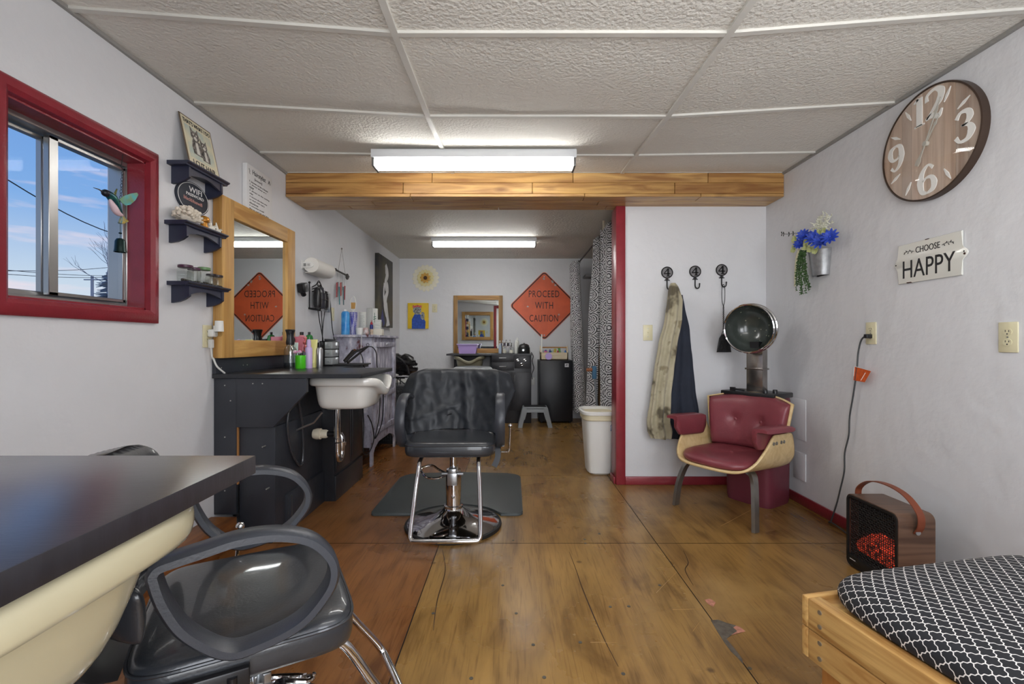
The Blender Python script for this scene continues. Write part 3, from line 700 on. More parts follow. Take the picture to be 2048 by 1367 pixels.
# hummingbird wind bell in the window recess
def bird():
    X = XL - 0.012; P = lambda px, py: Vector((X, F * X / (px - CX), zY(py, F * X / (px - CX))))
    top = P(245, 338); t = thing('wind_bell', 'metal hummingbird wind bell hanging in the window by a chain', 'wind bell', (X, top.y, P(240, 505).z))
    b = MB()
    k = 0; a, c = top, P(240, 404)
    for i in range(11):
        p = a.lerp(c, i / 11); q = a.lerp(c, (i + 0.9) / 11); m_ = (p + q) / 2
        b.tube([m_ + Vector(((0.0045 if i % 2 else 0) * math.cos(u), (0 if i % 2 else 0.0035) * math.cos(u), (q - p).length * .62 * math.sin(u))) for u in [2 * PI * j / 10 for j in range(10)]], 0.0009, 5, closed=True)
    b.tube([top, top + Vector((-.006, 0, .006)), top + Vector((0, 0, z1 - top.z - 0.005))], 0.0014, 5)
    b.build('chain', CORD, t)
    M = lambda pts: [P(*q) for q in pts]
    axis = smooth_path(M([(205, 383), (217, 389), (227, 400), (236, 418), (243, 431)]), 5)
    b = MB(); rr = lambda u: 0.003 + 0.0135 * math.sin(PI * min(1, u * 0.86 + 0.12)) ** 1.1; b.tube(axis, rr, 12); b.build('body', mat('bird_teal', S(24, 60, 84), 0.3, metal=0.4, col2=S(40, 108, 96), vs=80), t)
    belly = smooth_path(M([(214, 398), (220, 411), (229, 425), (240, 431)]), 5)
    b = MB(); b.tube([p + Vector((.010, 0, 0)) for p in belly], lambda u: 0.003 + 0.010 * math.sin(PI * u), 10); b.build('belly', mat('bird_pink', S(222, 196, 204), 0.4), t)
    b = MB(); b.ball(P(211, 386), 0.014, (1, 1.15, 1), u=12, v=8); b.tube(smooth_path(M([(207, 385), (198, 379), (186, 375)]), 4), 0.004, 7, r1=0.0009); b.build('head', mat('bird_dark', S(38, 40, 48), 0.35, metal=0.3), t)
    for pts, nm, m in (([(231, 398), (240, 392), (254, 387), (267, 385), (270, 389), (264, 400), (254, 409), (245, 411), (236, 405)], 'wing', mat('bird_wing', S(74, 166, 172), 0.25, col2=S(120, 150, 84), vs=26)),
                       ([(229, 396), (233, 386), (238, 377), (240, 378), (237, 390), (241, 396)], 'wing', mat('bird_wing_small', S(92, 96, 40), 0.3, metal=0.3))):
        Y0 = P(*pts[0]).y; b = MB(); Mw = frame('L', (X + (0.012 if pts[0][0] == 231 else -0.012), 0, 0))
        b.prism([(P(*q).y, P(*q).z) for q in pts][::-1], Mw, 0.0016); b.build(nm, m, t)
    b = MB()
    for q in ((238, 446), (242, 447), (246, 447), (250, 445), (254, 443)): b.tube([P(243, 430), P(*q)], 0.003, 6, r1=0.006)
    b.build('tail', mat('bird_tail', S(56, 130, 150), 0.3, col2=S(190, 160, 60), vs=70), t)
    b = MB(); b.tube([P(240, 444), P(240, 480)], 0.0012, 5); b.ball(P(240, 466), 0.006, (1, 1, .6), u=8, v=6); c = P(240, 504)
    b.lathe([(.004, .056), (.013, .053), (.018, .043), (.020, .012), (.022, 0), (.019, 0.0), (.017, .042), (.004, .050)], Tr(*c), 18); b.build('bell', mat('bell_green', S(28, 50, 48), 0.3, metal=0.5), t)
bird()

# big wood-framed mirror standing on the counter's backsplash
def framed_mirror(side, u0, u1, za, zb, off, label, rails, stiles, w=0.105, thick=0.05, wt=None):
    p = {'L': (XL, 0, 0), 'B': (0, YB, 0), 'F': (0, YF, 0)}[side]; M = frame(side, p)
    if side == 'F': u0, u1 = -u1, -u0
    c = M @ Vector(((u0 + u1) / 2, za, off)); t = thing('framed_mirror', label, 'mirror', tuple(c))
    wt = wt or w
    def bar(a0, b0, a1, b1, m):
        b = MB(); b.box((a0, b0, off), (a1, b1, thick), M, bev=0.003); b.build('frame_board', m, t)
    bar(u0, za, u0 + w, zb, stiles); bar(u1 - w, za, u1, zb, stiles); bar(u0 + w, zb - wt, u1 - w, zb, rails); bar(u0 + w, za, u1 - w, za + wt, rails)
    b = MB(); b.box((u0 + w - .01, za + wt - .01, off + 0.004), (u1 - w + .01, zb - wt + .01, thick - 0.018), M); b.build('mirror_pane', MIRROR, t)
    return t
framed_mirror('L', 2.418, 3.236, 0.962, 1.815, 0.004, 'large pine framed mirror on the left wall above the black counter', PINEY, PINE, 0.108, 0.052, wt=0.095)
framed_mirror('F', -1.42, -0.53, 1.13, 1.93, 0.004, 'pine framed mirror on the wall behind the camera, seen only in reflection', PINEX, PINE, 0.09, 0.05)

# white canvas sign with a dictionary entry, standing on the mirror frame
def stylist_sign():
    ya, yb, za, zb = 2.685, 2.965, 1.8155, 2.083; M = frame('L', (XL + 0.03, (ya + yb) / 2, (za + zb) / 2)); w = yb - ya
    t = thing('canvas_sign', 'white canvas sign headed Hairstylist standing on top of the large pine mirror', 'sign', (XL, (ya + yb) / 2, za))
    b = MB(); b.box((XL + 0.002, ya, za), (XL + 0.03, yb, zb), bev=0.003); b.build('canvas', mat('white_canvas', S(232, 232, 232), 0.7, var=0.02, vs=20), t)
    b = MB(); b.text('Hairstylist', M @ Tr(-0.01, 0.095, 0), 0.145, 0.036); b.build('heading', INK, t); b = MB()
    b.text('[noun]', M @ Tr(-0.02, 0.062, 0), 0.08, 0.016); b.build('subheading', INK, t); b = MB()
    for k, s_ in enumerate(('1. known to be a brave', '2. always sharp as a', 'razor', '3. always on the cutting', 'edge', '4. knows the best way', 'to deal with hairy', 'situations', '5. somedays would', 'like to curl up and dye')):
        wd = 0.0092 * len(s_); b.text(s_, M @ Tr(-0.115 + wd / 2, 0.038 - 0.0178 * k, 0), wd, 0.0105)
    b.build('lettering', INK, t); b = MB()
    for sx in (-1, 1): b.ribbon([(0.105 + sx * .012, .088), (0.103, .105), (.103 - sx * .004, .110)], [.003, .005, .002], M, 0.001)
    b.ribbon([(-0.120, 0.108), (-.112, .095), (-.116, .085), (-.108, .078)], [.003, .003, .002, .002], M, 0.001)
    b.build('small_drawings', INK, t)
stylist_sign()

# outlets
def outlet(name, side, X, u, z, label, kind='duplex', group='almond wall plates'):
    M = frame(side, (X, u, z)) if side in 'LR' else frame('B', (u, X, z))
    t = thing(name, label, 'outlet' if kind == 'duplex' else 'switch', tuple(M @ Vector((0, -.0575, 0))), group=group)
    b = MB(); b.box((-.035, -.0575, 0), (.035, .0575, .006), M, bev=0.0035); b.build('cover_plate', CREAM, t)
    if kind == 'duplex':
        for s_ in (-1, 1):
            b = MB(); b.prism([(.0165 * math.cos(a) * (1 if abs(math.cos(a)) < .9 else .97), s_ * .0195 + .0140 * math.sin(a)) for a in [2 * PI * i / 20 for i in range(20)]], M @ Tr(0, 0, .006), 0.0022); f = b.build('socket', CREAM, t)
            b = MB(); b.box((-.0075, s_ * .0195 + .0005, .008), (-.0055, s_ * .0195 + .008, .0088), M); b.box((.0052, s_ * .0195 + .0005, .008), (.0072, s_ * .0195 + .007, .0088), M); b.cyl(M @ Vector((0, s_ * .0195 - .007, .0075)), M @ Vector((0, s_ * .0195 - .007, .0088)), .0026, n=10); b.build('slots', INK, f)
        b = MB(); b.cyl(M @ Vector((0, 0, .005)), M @ Vector((0, 0, .0075)), .003, n=10); b.build('screw', STEEL, t)
    else:
        b = MB(); b.box((-.005, -.010, .005), (.005, .010, .008), M); b.box((-.0035, -.002, .006), (.0035, .009, .016), M @ Rx(-0.3), bev=0.001); b.build('toggle', CREAM, t)
        b = MB()
        for s_ in (-1, 1): b.cyl(M @ Vector((0, s_ * .030, .005)), M @ Vector((0, s_ * .030, .0075)), .003, n=10)
        b.build('screw', STEEL, t)
    return t
outlet('wall_outlet', 'L', XL, 2.376, 1.075, 'wall outlet plate left of the large pine mirror, with a white plug in it')
outlet('wall_outlet', 'L', XL, yL(664), zY(628, yL(664)), 'almond outlet plate on the left wall behind the blue spray can')
outlet('wall_outlet', 'R', XR, yL(1743, XR), zY(666, yL(1743, XR)), 'almond outlet on the right wall with a black plug in it')
outlet('wall_outlet', 'R', XR, yL(2018, XR), zY(674, yL(2018, XR)), 'empty almond outlet near the right edge of the photo')
outlet('light_switch', 'B', 3.43, xY(1295, 3.43), zY(665, 3.43), 'almond light switch left of the hanging jackets', 'switch')
outlet('wall_outlet', 'B', YB, xY(869, YB), zY(616, YB), 'almond wall plate right of the yellow cat painting')
# white plug-in diffuser and its cable
def diffuser():
    y, z = 2.385, 1.10; t = thing('plug_in_night_light', 'white plug-in night light in the outlet beside the large pine mirror', 'night light', (XL + .04, y, z - .04))
    b = MB(); b.box((XL + .0085, y - .020, z - .028), (XL + .042, y + .020, z + .012), bev=0.008); b.cyl((XL + .058, y, z + .0), (XL + .058, y, z + .055), .021, .019, 20); b.box((XL + .036, y - .012, z), (XL + .05, y + .012, z + .03)); b.build('body', WHITE, t)
    b = MB(); b.lathe([(.006, -.026), (.014, -.020), (.018, 0)], Tr(XL + .058, y, z), 16); b.build('bulb_cover', glass('clear_plastic', (.93, .93, .9, 1), 1.0), t)
    b = MB(); pl = [(XL + .02, y - .006, z - .040), (XL + .02, y - .006, z - .075), (XL + .024, y - .004, z - .13), (XL + .026, y + .004, .96), (XL + .04, y + .012, .92), (XL + .055, 2.436, .8835)]
    b.tube(smooth_path(pl, 5), .0045, 8); b.box((XL + .009, y - .016, z - .085), (XL + .030, y + .006, z - .040), bev=.004)
    b.build('power_cord', mat('white_cord', S(214, 214, 210), 0.45), t)
diffuser()

# paper towel roll on its wall bracket
def towel():
    c0, c1 = Vector((XL + .068, yL(622, XL + .068), 1.622)), Vector((XL + .068, yL(657, XL + .068), 1.622))
    t = thing('paper_towel_holder', 'white paper towel roll on a wall bracket right of the pine mirror', 'paper towel', (XL, (c0.y + c1.y) / 2, 1.55))
    b = MB(); b.cyl(c0, c1, .056, n=32); b.box((XL + .02, c0.y + .002, 1.622 - .056), (XL + .068, c1.y - .002, 1.622 - .052)); b.build('roll', mat('paper_white', S(236, 234, 228), 0.85, bump=0.15, bs=120), t)
    for y in (c0.y - .012, c1.y + .002):
        b = MB(); b.prism([(XL + .002, 1.60), (XL + .07, 1.60), (XL + .088, 1.612), (XL + .088, 1.632), (XL + .07, 1.644), (XL + .002, 1.644)], Matrix(((1, 0, 0, 0), (0, 0, -1, y + .010), (0, 1, 0, 0), (0, 0, 0, 1))), .010, bev=.002); b.build('bracket_arm', WHITE, t)
    b = MB(); b.box((XL, c0.y - .012, 1.592), (XL + .006, c1.y + .012, 1.652)); b.build('back_plate', WHITE, t)
    b = MB(); Mb = frame('B', (XL + .04, c0.y - .012, 1.622)); 
    for k in range(5): b.box((-.024 + k * .004, -.012, 0), (-.022 + k * .004, .010, .0006), Mb)
    b.box((.004, .004, 0), (.026, .006, .0006), Mb); b.box((.004, -.002, 0), (.022, 0, .0006), Mb); b.box((.004, -.009, 0), (.026, -.007, .0006), Mb); b.build('printed_label', INK, t)
towel()
# black wall clip
y = 3.40; z = 1.446; b = MB(); b.box((XL + .004, y - .04, z - .034), (XL + .058, y + .038, z + .034), Tr(XL, y, z) @ Rx(0.25) @ Tr(-XL, -y, -z), bev=.010)
b.cyl((XL + .03, y - .006, z - .03), (XL + .03, y + .02, z - .052), .018, n=14)
tag(b.build('speaker', BLACKP), 'small black cube speaker on the wall below the paper towel', 'speaker')
# wrought iron holder with hair tools and their cords
def iron_holder():
    y, z = 3.66, 1.40; t = thing('hair_tool_holder', 'black wrought iron wall holder for hair tools below the paper towel roll', 'holder', (XL, y, z - .12)); IR = mat('wrought_iron', S(30, 29, 30), 0.5, metal=0.4)
    b = MB(); M = frame('L', (XL + .03, y, z)); ar = lambda pts, r=.004: b.tube([M @ Vector((x, q, w_)) for x, q, w_ in smooth_path(pts, 5)], r, 7)
    ar([(-.10, -.10, -.02), (-.10, .05, -.02), (-.104, .10, -.02)]); ar([(.10, -.10, -.02), (.10, .05, -.02), (.104, .10, -.02)])
    ar([(-.10, .07, 0), (-.05, .095, .01), (0, .130, .01), (.05, .095, .01), (.10, .07, 0)]); ar([(-.10, .055, 0), (0, .085, .03), (.10, .055, 0)]); ar([(-.10, .035, 0), (0, .06, .03), (.10, .035, 0)])
    for s_ in (-1, 1): ar([(s_ * .004, .118, .01), (s_ * .028, .110, .012), (s_ * .030, .090, .012), (s_ * .012, .088, .012), (s_ * .014, .100, .012)], .003); b.ball(M @ Vector((s_ * .102, .105, -.02)), .009, u=10, v=7)
    for zz in (0.03, -.02, -.09): b.tube([M @ Vector((x, zz, .02 + .055 * math.sin(PI * k / 8))) for k, x in enumerate([-.1 + .025 * k for k in range(9)])], .003, 6)
    b.box((-.10, -.10, -.029), (.10, -.085, -.022), M); b.build('frame', IR, t)
    tools = []
    for k, (dx, m, hh, lab) in enumerate(((-.066, BLACKP, .15, 'glossy black hair dryer standing left in the iron holder'), (0.0, mat('graphite_plastic', S(58, 58, 66), 0.2), .16, 'grey black hair dryer in the middle of the iron holder'), (.066, BLACKP, .14, 'black flat iron standing right in the iron holder'))):
        b = MB(); P = M @ Vector((dx, -.084, .028)); b.lathe([(0, 0), (.024, 0), (.030, .02), (.032, hh * .6), (.027, hh * .9), (.018, hh), (0, hh)], Tr(*P), 18)
        tt = thing('hair_tool', lab, 'hair tool', tuple(P), group='hair tools in the iron holder'); b.build('body', m, tt); tools.append(tt)
    b = MB(); b.box((-.0, 0, 0), (.03, .055, .16), Tr(XL + .012, 3.835, 1.295), bev=.006); b.box((.012, .012, .160), (.024, .03, .172), Tr(XL + .012, 3.835, 1.295)); tc_ = thing('hair_clipper', 'silver clipper hanging on the wall right of the iron holder', 'clipper', (XL + .012, 3.86, 1.295)); b.build('body', mat('silver_plastic', S(150, 154, 158), 0.3, metal=0.5), tc_)
    def cord(pts, own, r=.0035):
        b = MB(); b.tube(smooth_path(pts, 6), r, 7); b.build('power_cord', CORD, own)
    bt = z - .105
    cord([(XL + .06, y - .066, bt), (XL + .06, y - .03, 1.20), (XL + .06, y + .03, 1.07), (XL + .06, y + .04, 1.03)], tools[0])
    cord([(XL + .06, y + .0, bt), (XL + .056, y + .02, 1.20), (XL + .05, y + .045, 1.05), (XL + .05, y + .05, 1.0)], tools[1])
    cord([(XL + .06, y + .066, bt), (XL + .05, y + .06, 1.20), (XL + .045, y + .055, 1.08), (XL + .045, y + .06, 1.0)], tools[2])
    q = lambda px, py, X=XL + .03: Vector((X, yL(px, X), zY(py, yL(px, X))))
    cord([q(651, 588), q(652, 586), q(657, 589), q(660, 606), q(662, 630), q(664, 655), q(668, 679)], tc_, .004)
iron_holder()

# wind chime
def chime():
    P = lambda px, py, X=XL + .04: Vector((X, yL(px, X), zY(py, yL(px, X))))
    t = thing('wind_chime', 'small driftwood wind chime with red and teal tubes on the left wall', 'wind chime', tuple(P(682, 612)))
    b = MB(); a = P(683, 497, XL + .012); b.tube([a, P(676, 541)], .0014, 5); b.tube([a, P(690, 548)], .0014, 5); b.ball(a, .008, u=8, v=6)
    for px in (674, 677.5, 681, 684.5, 688): b.tube([P(px, 545 + (px - 674) * .3), P(px, 580)], .001, 5)
    b.build('string', mat('chime_string', S(120, 116, 110), 0.7), t)
    b = MB(); b.tube([P(669, 538), P(676, 542), P(690, 549), P(697, 553)], .008, 8); b.ball(P(694, 553), .026, (.6, 1, 1.1), u=9, v=6); b.ball(P(671, 539), .017, (.6, 1, .8), u=8, v=6); b.build('driftwood_bar', mat('driftwood', S(74, 70, 68), 0.8, var=0.3, vs=60), t)
    cs = [S(140, 40, 46), S(96, 100, 104), S(56, 112, 116), S(150, 60, 54), S(120, 120, 118), S(70, 96, 100), S(132, 30, 38)]
    rnd = random.Random(4)
    for k, px in enumerate((673.5, 675, 678, 681, 683, 686, 689)):
        b = MB(); y0_ = 566 + rnd.uniform(-4, 8); b.cyl(P(px, y0_), P(px + rnd.uniform(-1, 1), y0_ + rnd.uniform(22, 40)), .007, .005, 8); b.build('chime_tube', mat('chime_%d' % k, cs[k], 0.4, metal=0.3), t)
chime()

# tall dark canvas with a pale abstract figure
def canvas():
    ya, yb, za, zb = yL(757, XL + .045), yL(785, XL + .045), 1.235, 2.068; M = frame('L', (XL, (ya + yb) / 2, (za + zb) / 2)); w, h = yb - ya, zb - za
    t = thing('canvas_painting', 'tall dark canvas painting with pale brush strokes at the far end of the left wall', 'painting', (XL, (ya + yb) / 2, za))
    b = MB(); b.box((-w / 2, -h / 2, 0.002), (w / 2, h / 2, .045), M, bev=.003); b.build('canvas', mat('dark_oil_paint', S(40, 42, 46), 0.5, col2=S(88, 82, 60), vs=3.4), t)
    b = MB()
    b.ribbon(smooth_path([(-.02, .33, 0), (.04, .22, 0), (-.02, .12, 0), (.05, .02, 0), (-.04, -.12, 0), (.06, -.30, 0), (.08, -.40, 0)], 6), [.06 + .07 * math.sin(k * .31) ** 2 + .04 * (k / 36) for k in range(37)], M @ Tr(0, 0, .045), .001)
    b.ribbon(smooth_path([(-.08, .10, 0), (-.11, -.05, 0), (-.06, -.2, 0), (.0, -.28, 0)], 5), [.05] * 16, M @ Tr(0, 0, .0455), .001)
    b.build('pale_strokes', mat('pale_oil_paint', S(206, 206, 208), 0.5, var=0.15, vs=9), t)
    b = MB(); b.ribbon([(-.26, -.40), (-.16, -.28), (-.1, -.40)], [.02, .14, .1], M @ Tr(0, 0, .045), .001); b.build('blue_strokes', mat('blue_oil_paint', S(52, 58, 120), 0.5), t)
canvas()
# ------------------------------------------------------------------ left styling station
CT = 0.88                                              # counter height
def station():
    t = thing('styling_station', 'black built-in shampoo station with wide counter along the left wall', 'station', (XL + .3, 3.0, 0))
    yn, ym, yf_ = 2.415, 3.055, 3.615
    b = MB(); M = Matrix.Identity(4)
    b.prism([(XL + .002, yn), (-0.786, yn), (-0.786, ym), (-1.115, ym), (-1.115, yf_), (XL + .002, yf_)], Tr(0, 0, CT - .022), .022, bev=.002)
    b.build('countertop', BLACKLAM, t)
    b = MB(); b.box((XL + .002, yn, CT), (XL + .022, 3.24, .961), bev=.002); b.build('backsplash', BLACKPAINT, t)
    b = MB(); b.box((XL + .002, yn + .015, .145), (-1.442, yn + .035, CT - .024), bev=.0015); b.build('end_panel', BLACKPAINT, t)
    b = MB(); Mx = frame('B', (0, yn + .033, 0)); b.prism([(-1.439, .602), (-1.245, .602), (-1.072, .785), (-1.072, CT - .024), (-1.439, CT - .024)], Mx, .024, bev=.0015); b.build('gusset_panel', BLACKPAINT, t)
    b = MB(); b.box((-1.437, yn + .036, .0), (-1.248, ym, .600), bev=.003); b.box((-1.437, yn + .05, .6), (-1.262, ym, CT - .024)); b.build('plumbing_box', BLACKPAINT, t)
    b = MB(); b.box((-1.262, 2.56, 0.0), (-1.232, ym, .205), bev=.002); b.box((-1.440, yn + .005, 0), (-1.248, yn + .036, .045), bev=.002); b.build('plinth', BLACKPAINT, t)
    b = MB(); b.box((-1.236, 2.575, .01), (-1.226, 2.60, .195), bev=.002); b.build('plinth_batten', BLACKPAINT, t)
    b = MB(); b.box((XL + .01, ym + .004, 0.0), (-1.172, yf_, CT - .024), bev=.002); b.build('cabinet_body', BLACKLAM, t)
    for k in range(2):
        a = ym + .012 + k * .275; b = MB(); b.box((-1.173, a, .19), (-1.158, a + .268, CT - .05), bev=.003); b.box((-1.160, a + .03, .22), (-1.154, a + .238, CT - .08), bev=.004); b.build('cabinet_door', BLACKLAM, t)
    b = MB(); b.box((-1.174, ym + .006, 0.0), (-1.160, yf_, .165), bev=.002); b.build('cabinet_plinth', BLACKLAM, t)
    b = MB(); rnd = random.Random(1); SCR = mat('bare_screw', S(186, 186, 180), 0.4, metal=0.6)
    for x, z in ((-1.50, .82), (-1.50, .55), (-1.50, .27), (-1.35, .83), (-1.30, .83), (-1.47, .74), (-1.30, .50), (-1.28, .28)): b.cyl((x, yn + .012 if x < -1.44 else yn + .006, z), (x, yn + .04, z), .0035, n=8)
    for y_, z in ((2.66, .915), (2.70, .915), (2.46, .91)): b.cyl((XL + .02, y_, z), (XL + .0235, y_, z), .003, n=8)
    b.build('screws', SCR, t)
    # unpainted strip of wood between the panels
    b = MB(); b.box((-1.4425, yn + .022, .30), (-1.4365, yn + .034, .60)); b.build('bare_wood_edge', mat('raw_pine', S(176, 124, 72), 0.6), t)
station()
# white shampoo bowl with its waste, hose and supply
def shampoo_bowl(label, col, colname, loc, rotz, drain=0.0, fl_=0.0, tp=1.0):
    """opening upward, neck notch towards local -Y; the rim is at the top"""
    t = thing('shampoo_bowl', label, 'sink', loc, rotz, world=False)
    W, D, Hh = 0.185, 0.17, 0.185; CER = mat(colname, col, rough=0.16, coat=0.5)
    def rimz(x): return -0.082 * math.exp(-(x / 0.088) ** 2)
    def ringpts(w, d, z, follow, r=0.07, n=44, push=0.0):
        ps = []
        for k in range(n):
            a = 2 * PI * k / n; c, s_ = math.cos(a), math.sin(a); e = 4.2
            x = w * abs(c) ** (2 / e) * (1 if c > 0 else -1); y = d * abs(s_) ** (2 / e) * (1 if s_ > 0 else -1)
            zz = z; yy = y
            if y < -d * 0.55 and follow: zz += rimz(x) * follow; yy -= push * math.exp(-(x / 0.15) ** 2 * 0.4)
            ps.append(Vector((x, yy, zz)))
        return ps
    b = MB()
    R = [ringpts(.07, .07, -Hh, 0), ringpts(W * .74 * tp, D * .74 * tp, -Hh, 0), ringpts(W * .84 * tp, D * .85 * tp, -Hh + .012, 0), ringpts(W * .90 * (tp + 1) / 2, D * .91 * (tp + 1) / 2, -Hh + .045, .1), ringpts(W * .955, D * .955, -.062, .75, push=.005), ringpts(W * .965, D * .965, -.050, .9, push=.012),
         ringpts(W + .014 + fl_, D + .014 + fl_, -.050, 1, push=.025), ringpts(W + .022 + fl_, D + .022 + fl_, -.042, 1, push=.034), ringpts(W + .023 + fl_, D + .023 + fl_, -.010, 1, push=.038), ringpts(W + .015 + fl_, D + .015 + fl_, 0, 1, push=.034), ringpts(W - .004, D - .004, -.002, 1, push=.03), ringpts(W - .014, D - .014, -.03, .8), ringpts(W * .78 * tp, D * .78 * tp, -Hh + .045, 0), ringpts(W * .58 * tp, D * .58 * tp, -Hh + .024, 0)]
    b.skin(R); b.build('basin', CER, t, sharp=60, subsurf=1)
    b = MB(); b.lathe([(.05, -Hh - .012), (.062, -Hh - .010), (.062, -Hh + .002), (.03, -Hh + .002)], Tr(0, drain, 0), 24); b.build('drain_collar', CER, t)
    return t
tb = shampoo_bowl('white ceramic shampoo bowl under the black counter of the left station', S(226, 224, 218), 'white_ceramic', (-0.955, 2.745, CT - .028), PI / 2, drain=.075)
def waste():
    t = thing('drain_pipe', 'chrome drain trap below the white shampoo bowl', 'pipe', (-1.035, 2.745, 0.30))
    x, y = -1.030, 2.745; zt = CT - .028 - .195
    b = MB(); b.cyl((x, y, zt), (x, y, zt - .19), .0185, n=18); b.lathe([(.0185, 0), (.024, .003), (.024, .02), (.0185, .023)], Tr(x, y, zt - .20), 18); b.build('tailpiece', CHROME, t)
    b = MB(); zc = zt - .205; pts = [(x, y, zc)] + [(x, y, zc - .05)] + [(x, y + .035 - .035 * math.cos(a), zc - .06 - .045 * math.sin(a)) for a in [PI * k / 8 for k in range(9)]] + [(x, y + .07, zc - .03), (x, y + .07, zc + .02), (x - .008, y + .07, zc + .035), (x - .03, y + .07, zc + .040)]
    b.tube(pts, .018, 16); b.lathe([(.018, 0), (.025, .002), (.025, .022), (.018, .024)], Tr(x, y + .07, zc - .03), 18); b.build('trap', CHROME, t)
    b = MB(); b.tube([(x - .03, y + .07, zc + .04), (x - .10, y + .07, zc + .04)], .0175, 14); b.build('black_pipe', BLACKP, t); b = MB(); Mh = Tr(x - .095, y + .07, zc + .04) @ Ry(-PI / 2); b.lathe([(.02, -.01), (.026, 0), (.026, .03), (.033, .032), (.034, .055), (.028, .075)], Mh, 20); b.build('plastic_fitting', mat('pvc_cream', S(222, 212, 190), 0.5), t)
    b = MB(); b.tube([(x - .07, y - .05, CT - .24), (x - .12, y - .05, CT - .30), (x - .26, y - .05, CT - .36)], .006, 8); tag(b.build('supply_line', STEEL), 'thin steel supply line below the white shampoo bowl', 'pipe')
    b = MB(); X = -1.236; P = lambda px, py: Vector((X, yL(px, X), zY(py, yL(px, X))))
    b.tube(smooth_path([P(597, 800) , P(604, 850), P(606, 900), P(603, 928), P(594, 926), P(580, 895), P(574, 850), P(577, 820), P(582, 800)], 6), .0075, 9); tag(b.build('hose', mat('rubber_hose', S(56, 57, 62), .25, coat=.4)), 'black rubber hose loop hanging against the left station', 'hose')
waste()

# things on the counter
CLEAR = glass('clear_bottle', (.80, .84, .86, 1), 5.0, .08)
def spray_bottle():
    p = at(580, 735, 2.98); p.z = CT; t = thing('spray_bottle', 'clear spray bottle with flared black head on the left counter', 'bottle', tuple(p))
    b = MB(); b.lathe([(0, .002), (.036, .002), (.038, .008), (.038, .10), (.036, .122), (.028, .135), (.022, .145), (.022, .155)], Tr(*p), 28, cap=False); b.build('bottle', CLEAR, t)
    b = MB(); b.lathe([(0, .006), (.034, .006), (.034, .035), (0, .035)], Tr(*p), 28); b.build('water', glass('water', (.60, .66, .70, 1), 1.5), t)
    b = MB(); b.lathe([(.024, .150), (.026, .165), (.021, .20), (.024, .225), (.030, .243), (.028, .248), (0, .248)], Tr(*p), 24); b.cyl(p + Vector((.012, -.02, .232)), p + Vector((.016, -.034, .232)), .007, n=10); b.build('spray_head', BLACKP, t)
    b = MB(); b.tube([p + Vector((.0, .022, .22)), p + Vector((.002, .05, .19)), p + Vector((.004, .052, .17))], .005, 7); b.build('trigger', BLACKP, t)
    b = MB(); b.tube([p + Vector((0, 0, .16)), p + Vector((.004, 0, .01))], .002, 6); b.build('dip_tube', WHITE, t)
spray_bottle()
def lathe_thing(name, label, cat, p, parts, group=None, n=24, sx=1, sy=1, rotz=0):
    t = thing(name, label, cat, tuple(p), rotz, group, world=False)
    for nm, prof, m in parts:
        b = MB(); b.lathe(prof, None, n, sx, sy); b.build(nm, m, t)
    return t
def onC(px, Y, z=CT): return Vector((xY(px, Y), Y, z))
p = onC(600.5, 2.94); GRN = mat('lime_plastic', S(84, 206, 40), 0.3)
lathe_thing('jar', 'lime green jar holding small hair accessories on the left counter', 'jar', p, [('body', [(0, 0), (.028, 0), (.031, .006), (.031, .082), (.029, .084), (.027, .08), (.027, .01), (0, .01)], GRN)])
b = MB(); rnd = random.Random(6)
for k in range(8):
    a = rnd.uniform(0, 6.28); q = p + Vector((.015 * math.cos(a), .015 * math.sin(a), .02)); b.tube([q, q + Vector((rnd.uniform(-.012, .012), rnd.uniform(-.008, .008), rnd.uniform(.07, .10)))], .003, 6, r1=.005)
tag(b.build('hair_clips', BLACKP), 'bunch of black hair clips standing in the lime jar', 'hair clips')
b = MB(); c = p + Vector((-.012, -.018, .106))
for s_ in (-1, 1): b.ball(c + Vector((s_ * .014, 0, 0)), .012, (1.2, .5, .9), u=9, v=6)
b.ball(c, .006, u=8, v=6); tag(b.build('hair_bow', mat('pink_bow', S(214, 120, 178), 0.5, col2=S(240, 232, 236), vs=90)), 'pink and white hair bow on the lime jar', 'hair bow')
p = onC(617, 2.98); LIL = mat('lilac_plastic', S(206, 182, 226), 0.3)
lathe_thing('shampoo_bottle', 'lilac bottle with slim cap beside the lime jar', 'bottle', p, [('body', [(0, 0), (.021, 0), (.022, .005), (.022, .125), (.018, .134), (.010, .138)], LIL), ('cap', [(.012, .134), (.014, .140), (.013, .172), (.010, .184), (0, .186)], LIL)])
def flat_tube(name, label, p, w, h, m, cap, d=.018):
    t = thing(name, label, 'tube', tuple(p), 0, world=False)
    b = MB(); n = 20
    b.skin([[Vector((w * k * math.cos(2 * PI * i / n), d * q * math.sin(2 * PI * i / n), z)) for i in range(n)] for k, q, z in ((.72, 1.3, .028), (.78, 1.2, .04), (.9, .9, h * .55), (1, .12, h * .97), (1, .08, h))]); b.build('body', m, t)
    b = MB(); b.lathe([(0, 0), (w * .70, 0), (w * .72, .004), (w * .72, .027), (w * .6, .03)], None, 20, 1, .7); b.build('cap', cap, t)
YEL = mat('pale_yellow_plastic', S(232, 228, 148), 0.35)
flat_tube('cream_tube', 'pale yellow tube standing behind the lilac bottle', onC(625, 3.08), .033, .185, YEL, YEL)
flat_tube('cream_tube', 'pink tube standing behind the clear spray bottle', onC(599, 3.17), .040, .205, mat('rose_plastic', S(206, 112, 130), 0.35, var=.08, vs=30), mat('rose_cap', S(226, 150, 160), 0.35))
flat_tube('cream_tube', 'small white and mint tube beside the spray bottle', onC(590, 3.06), .020, .165, mat('white_mint', S(226, 232, 228), 0.35, col2=S(160, 212, 192), vs=8), WHITE, .012)
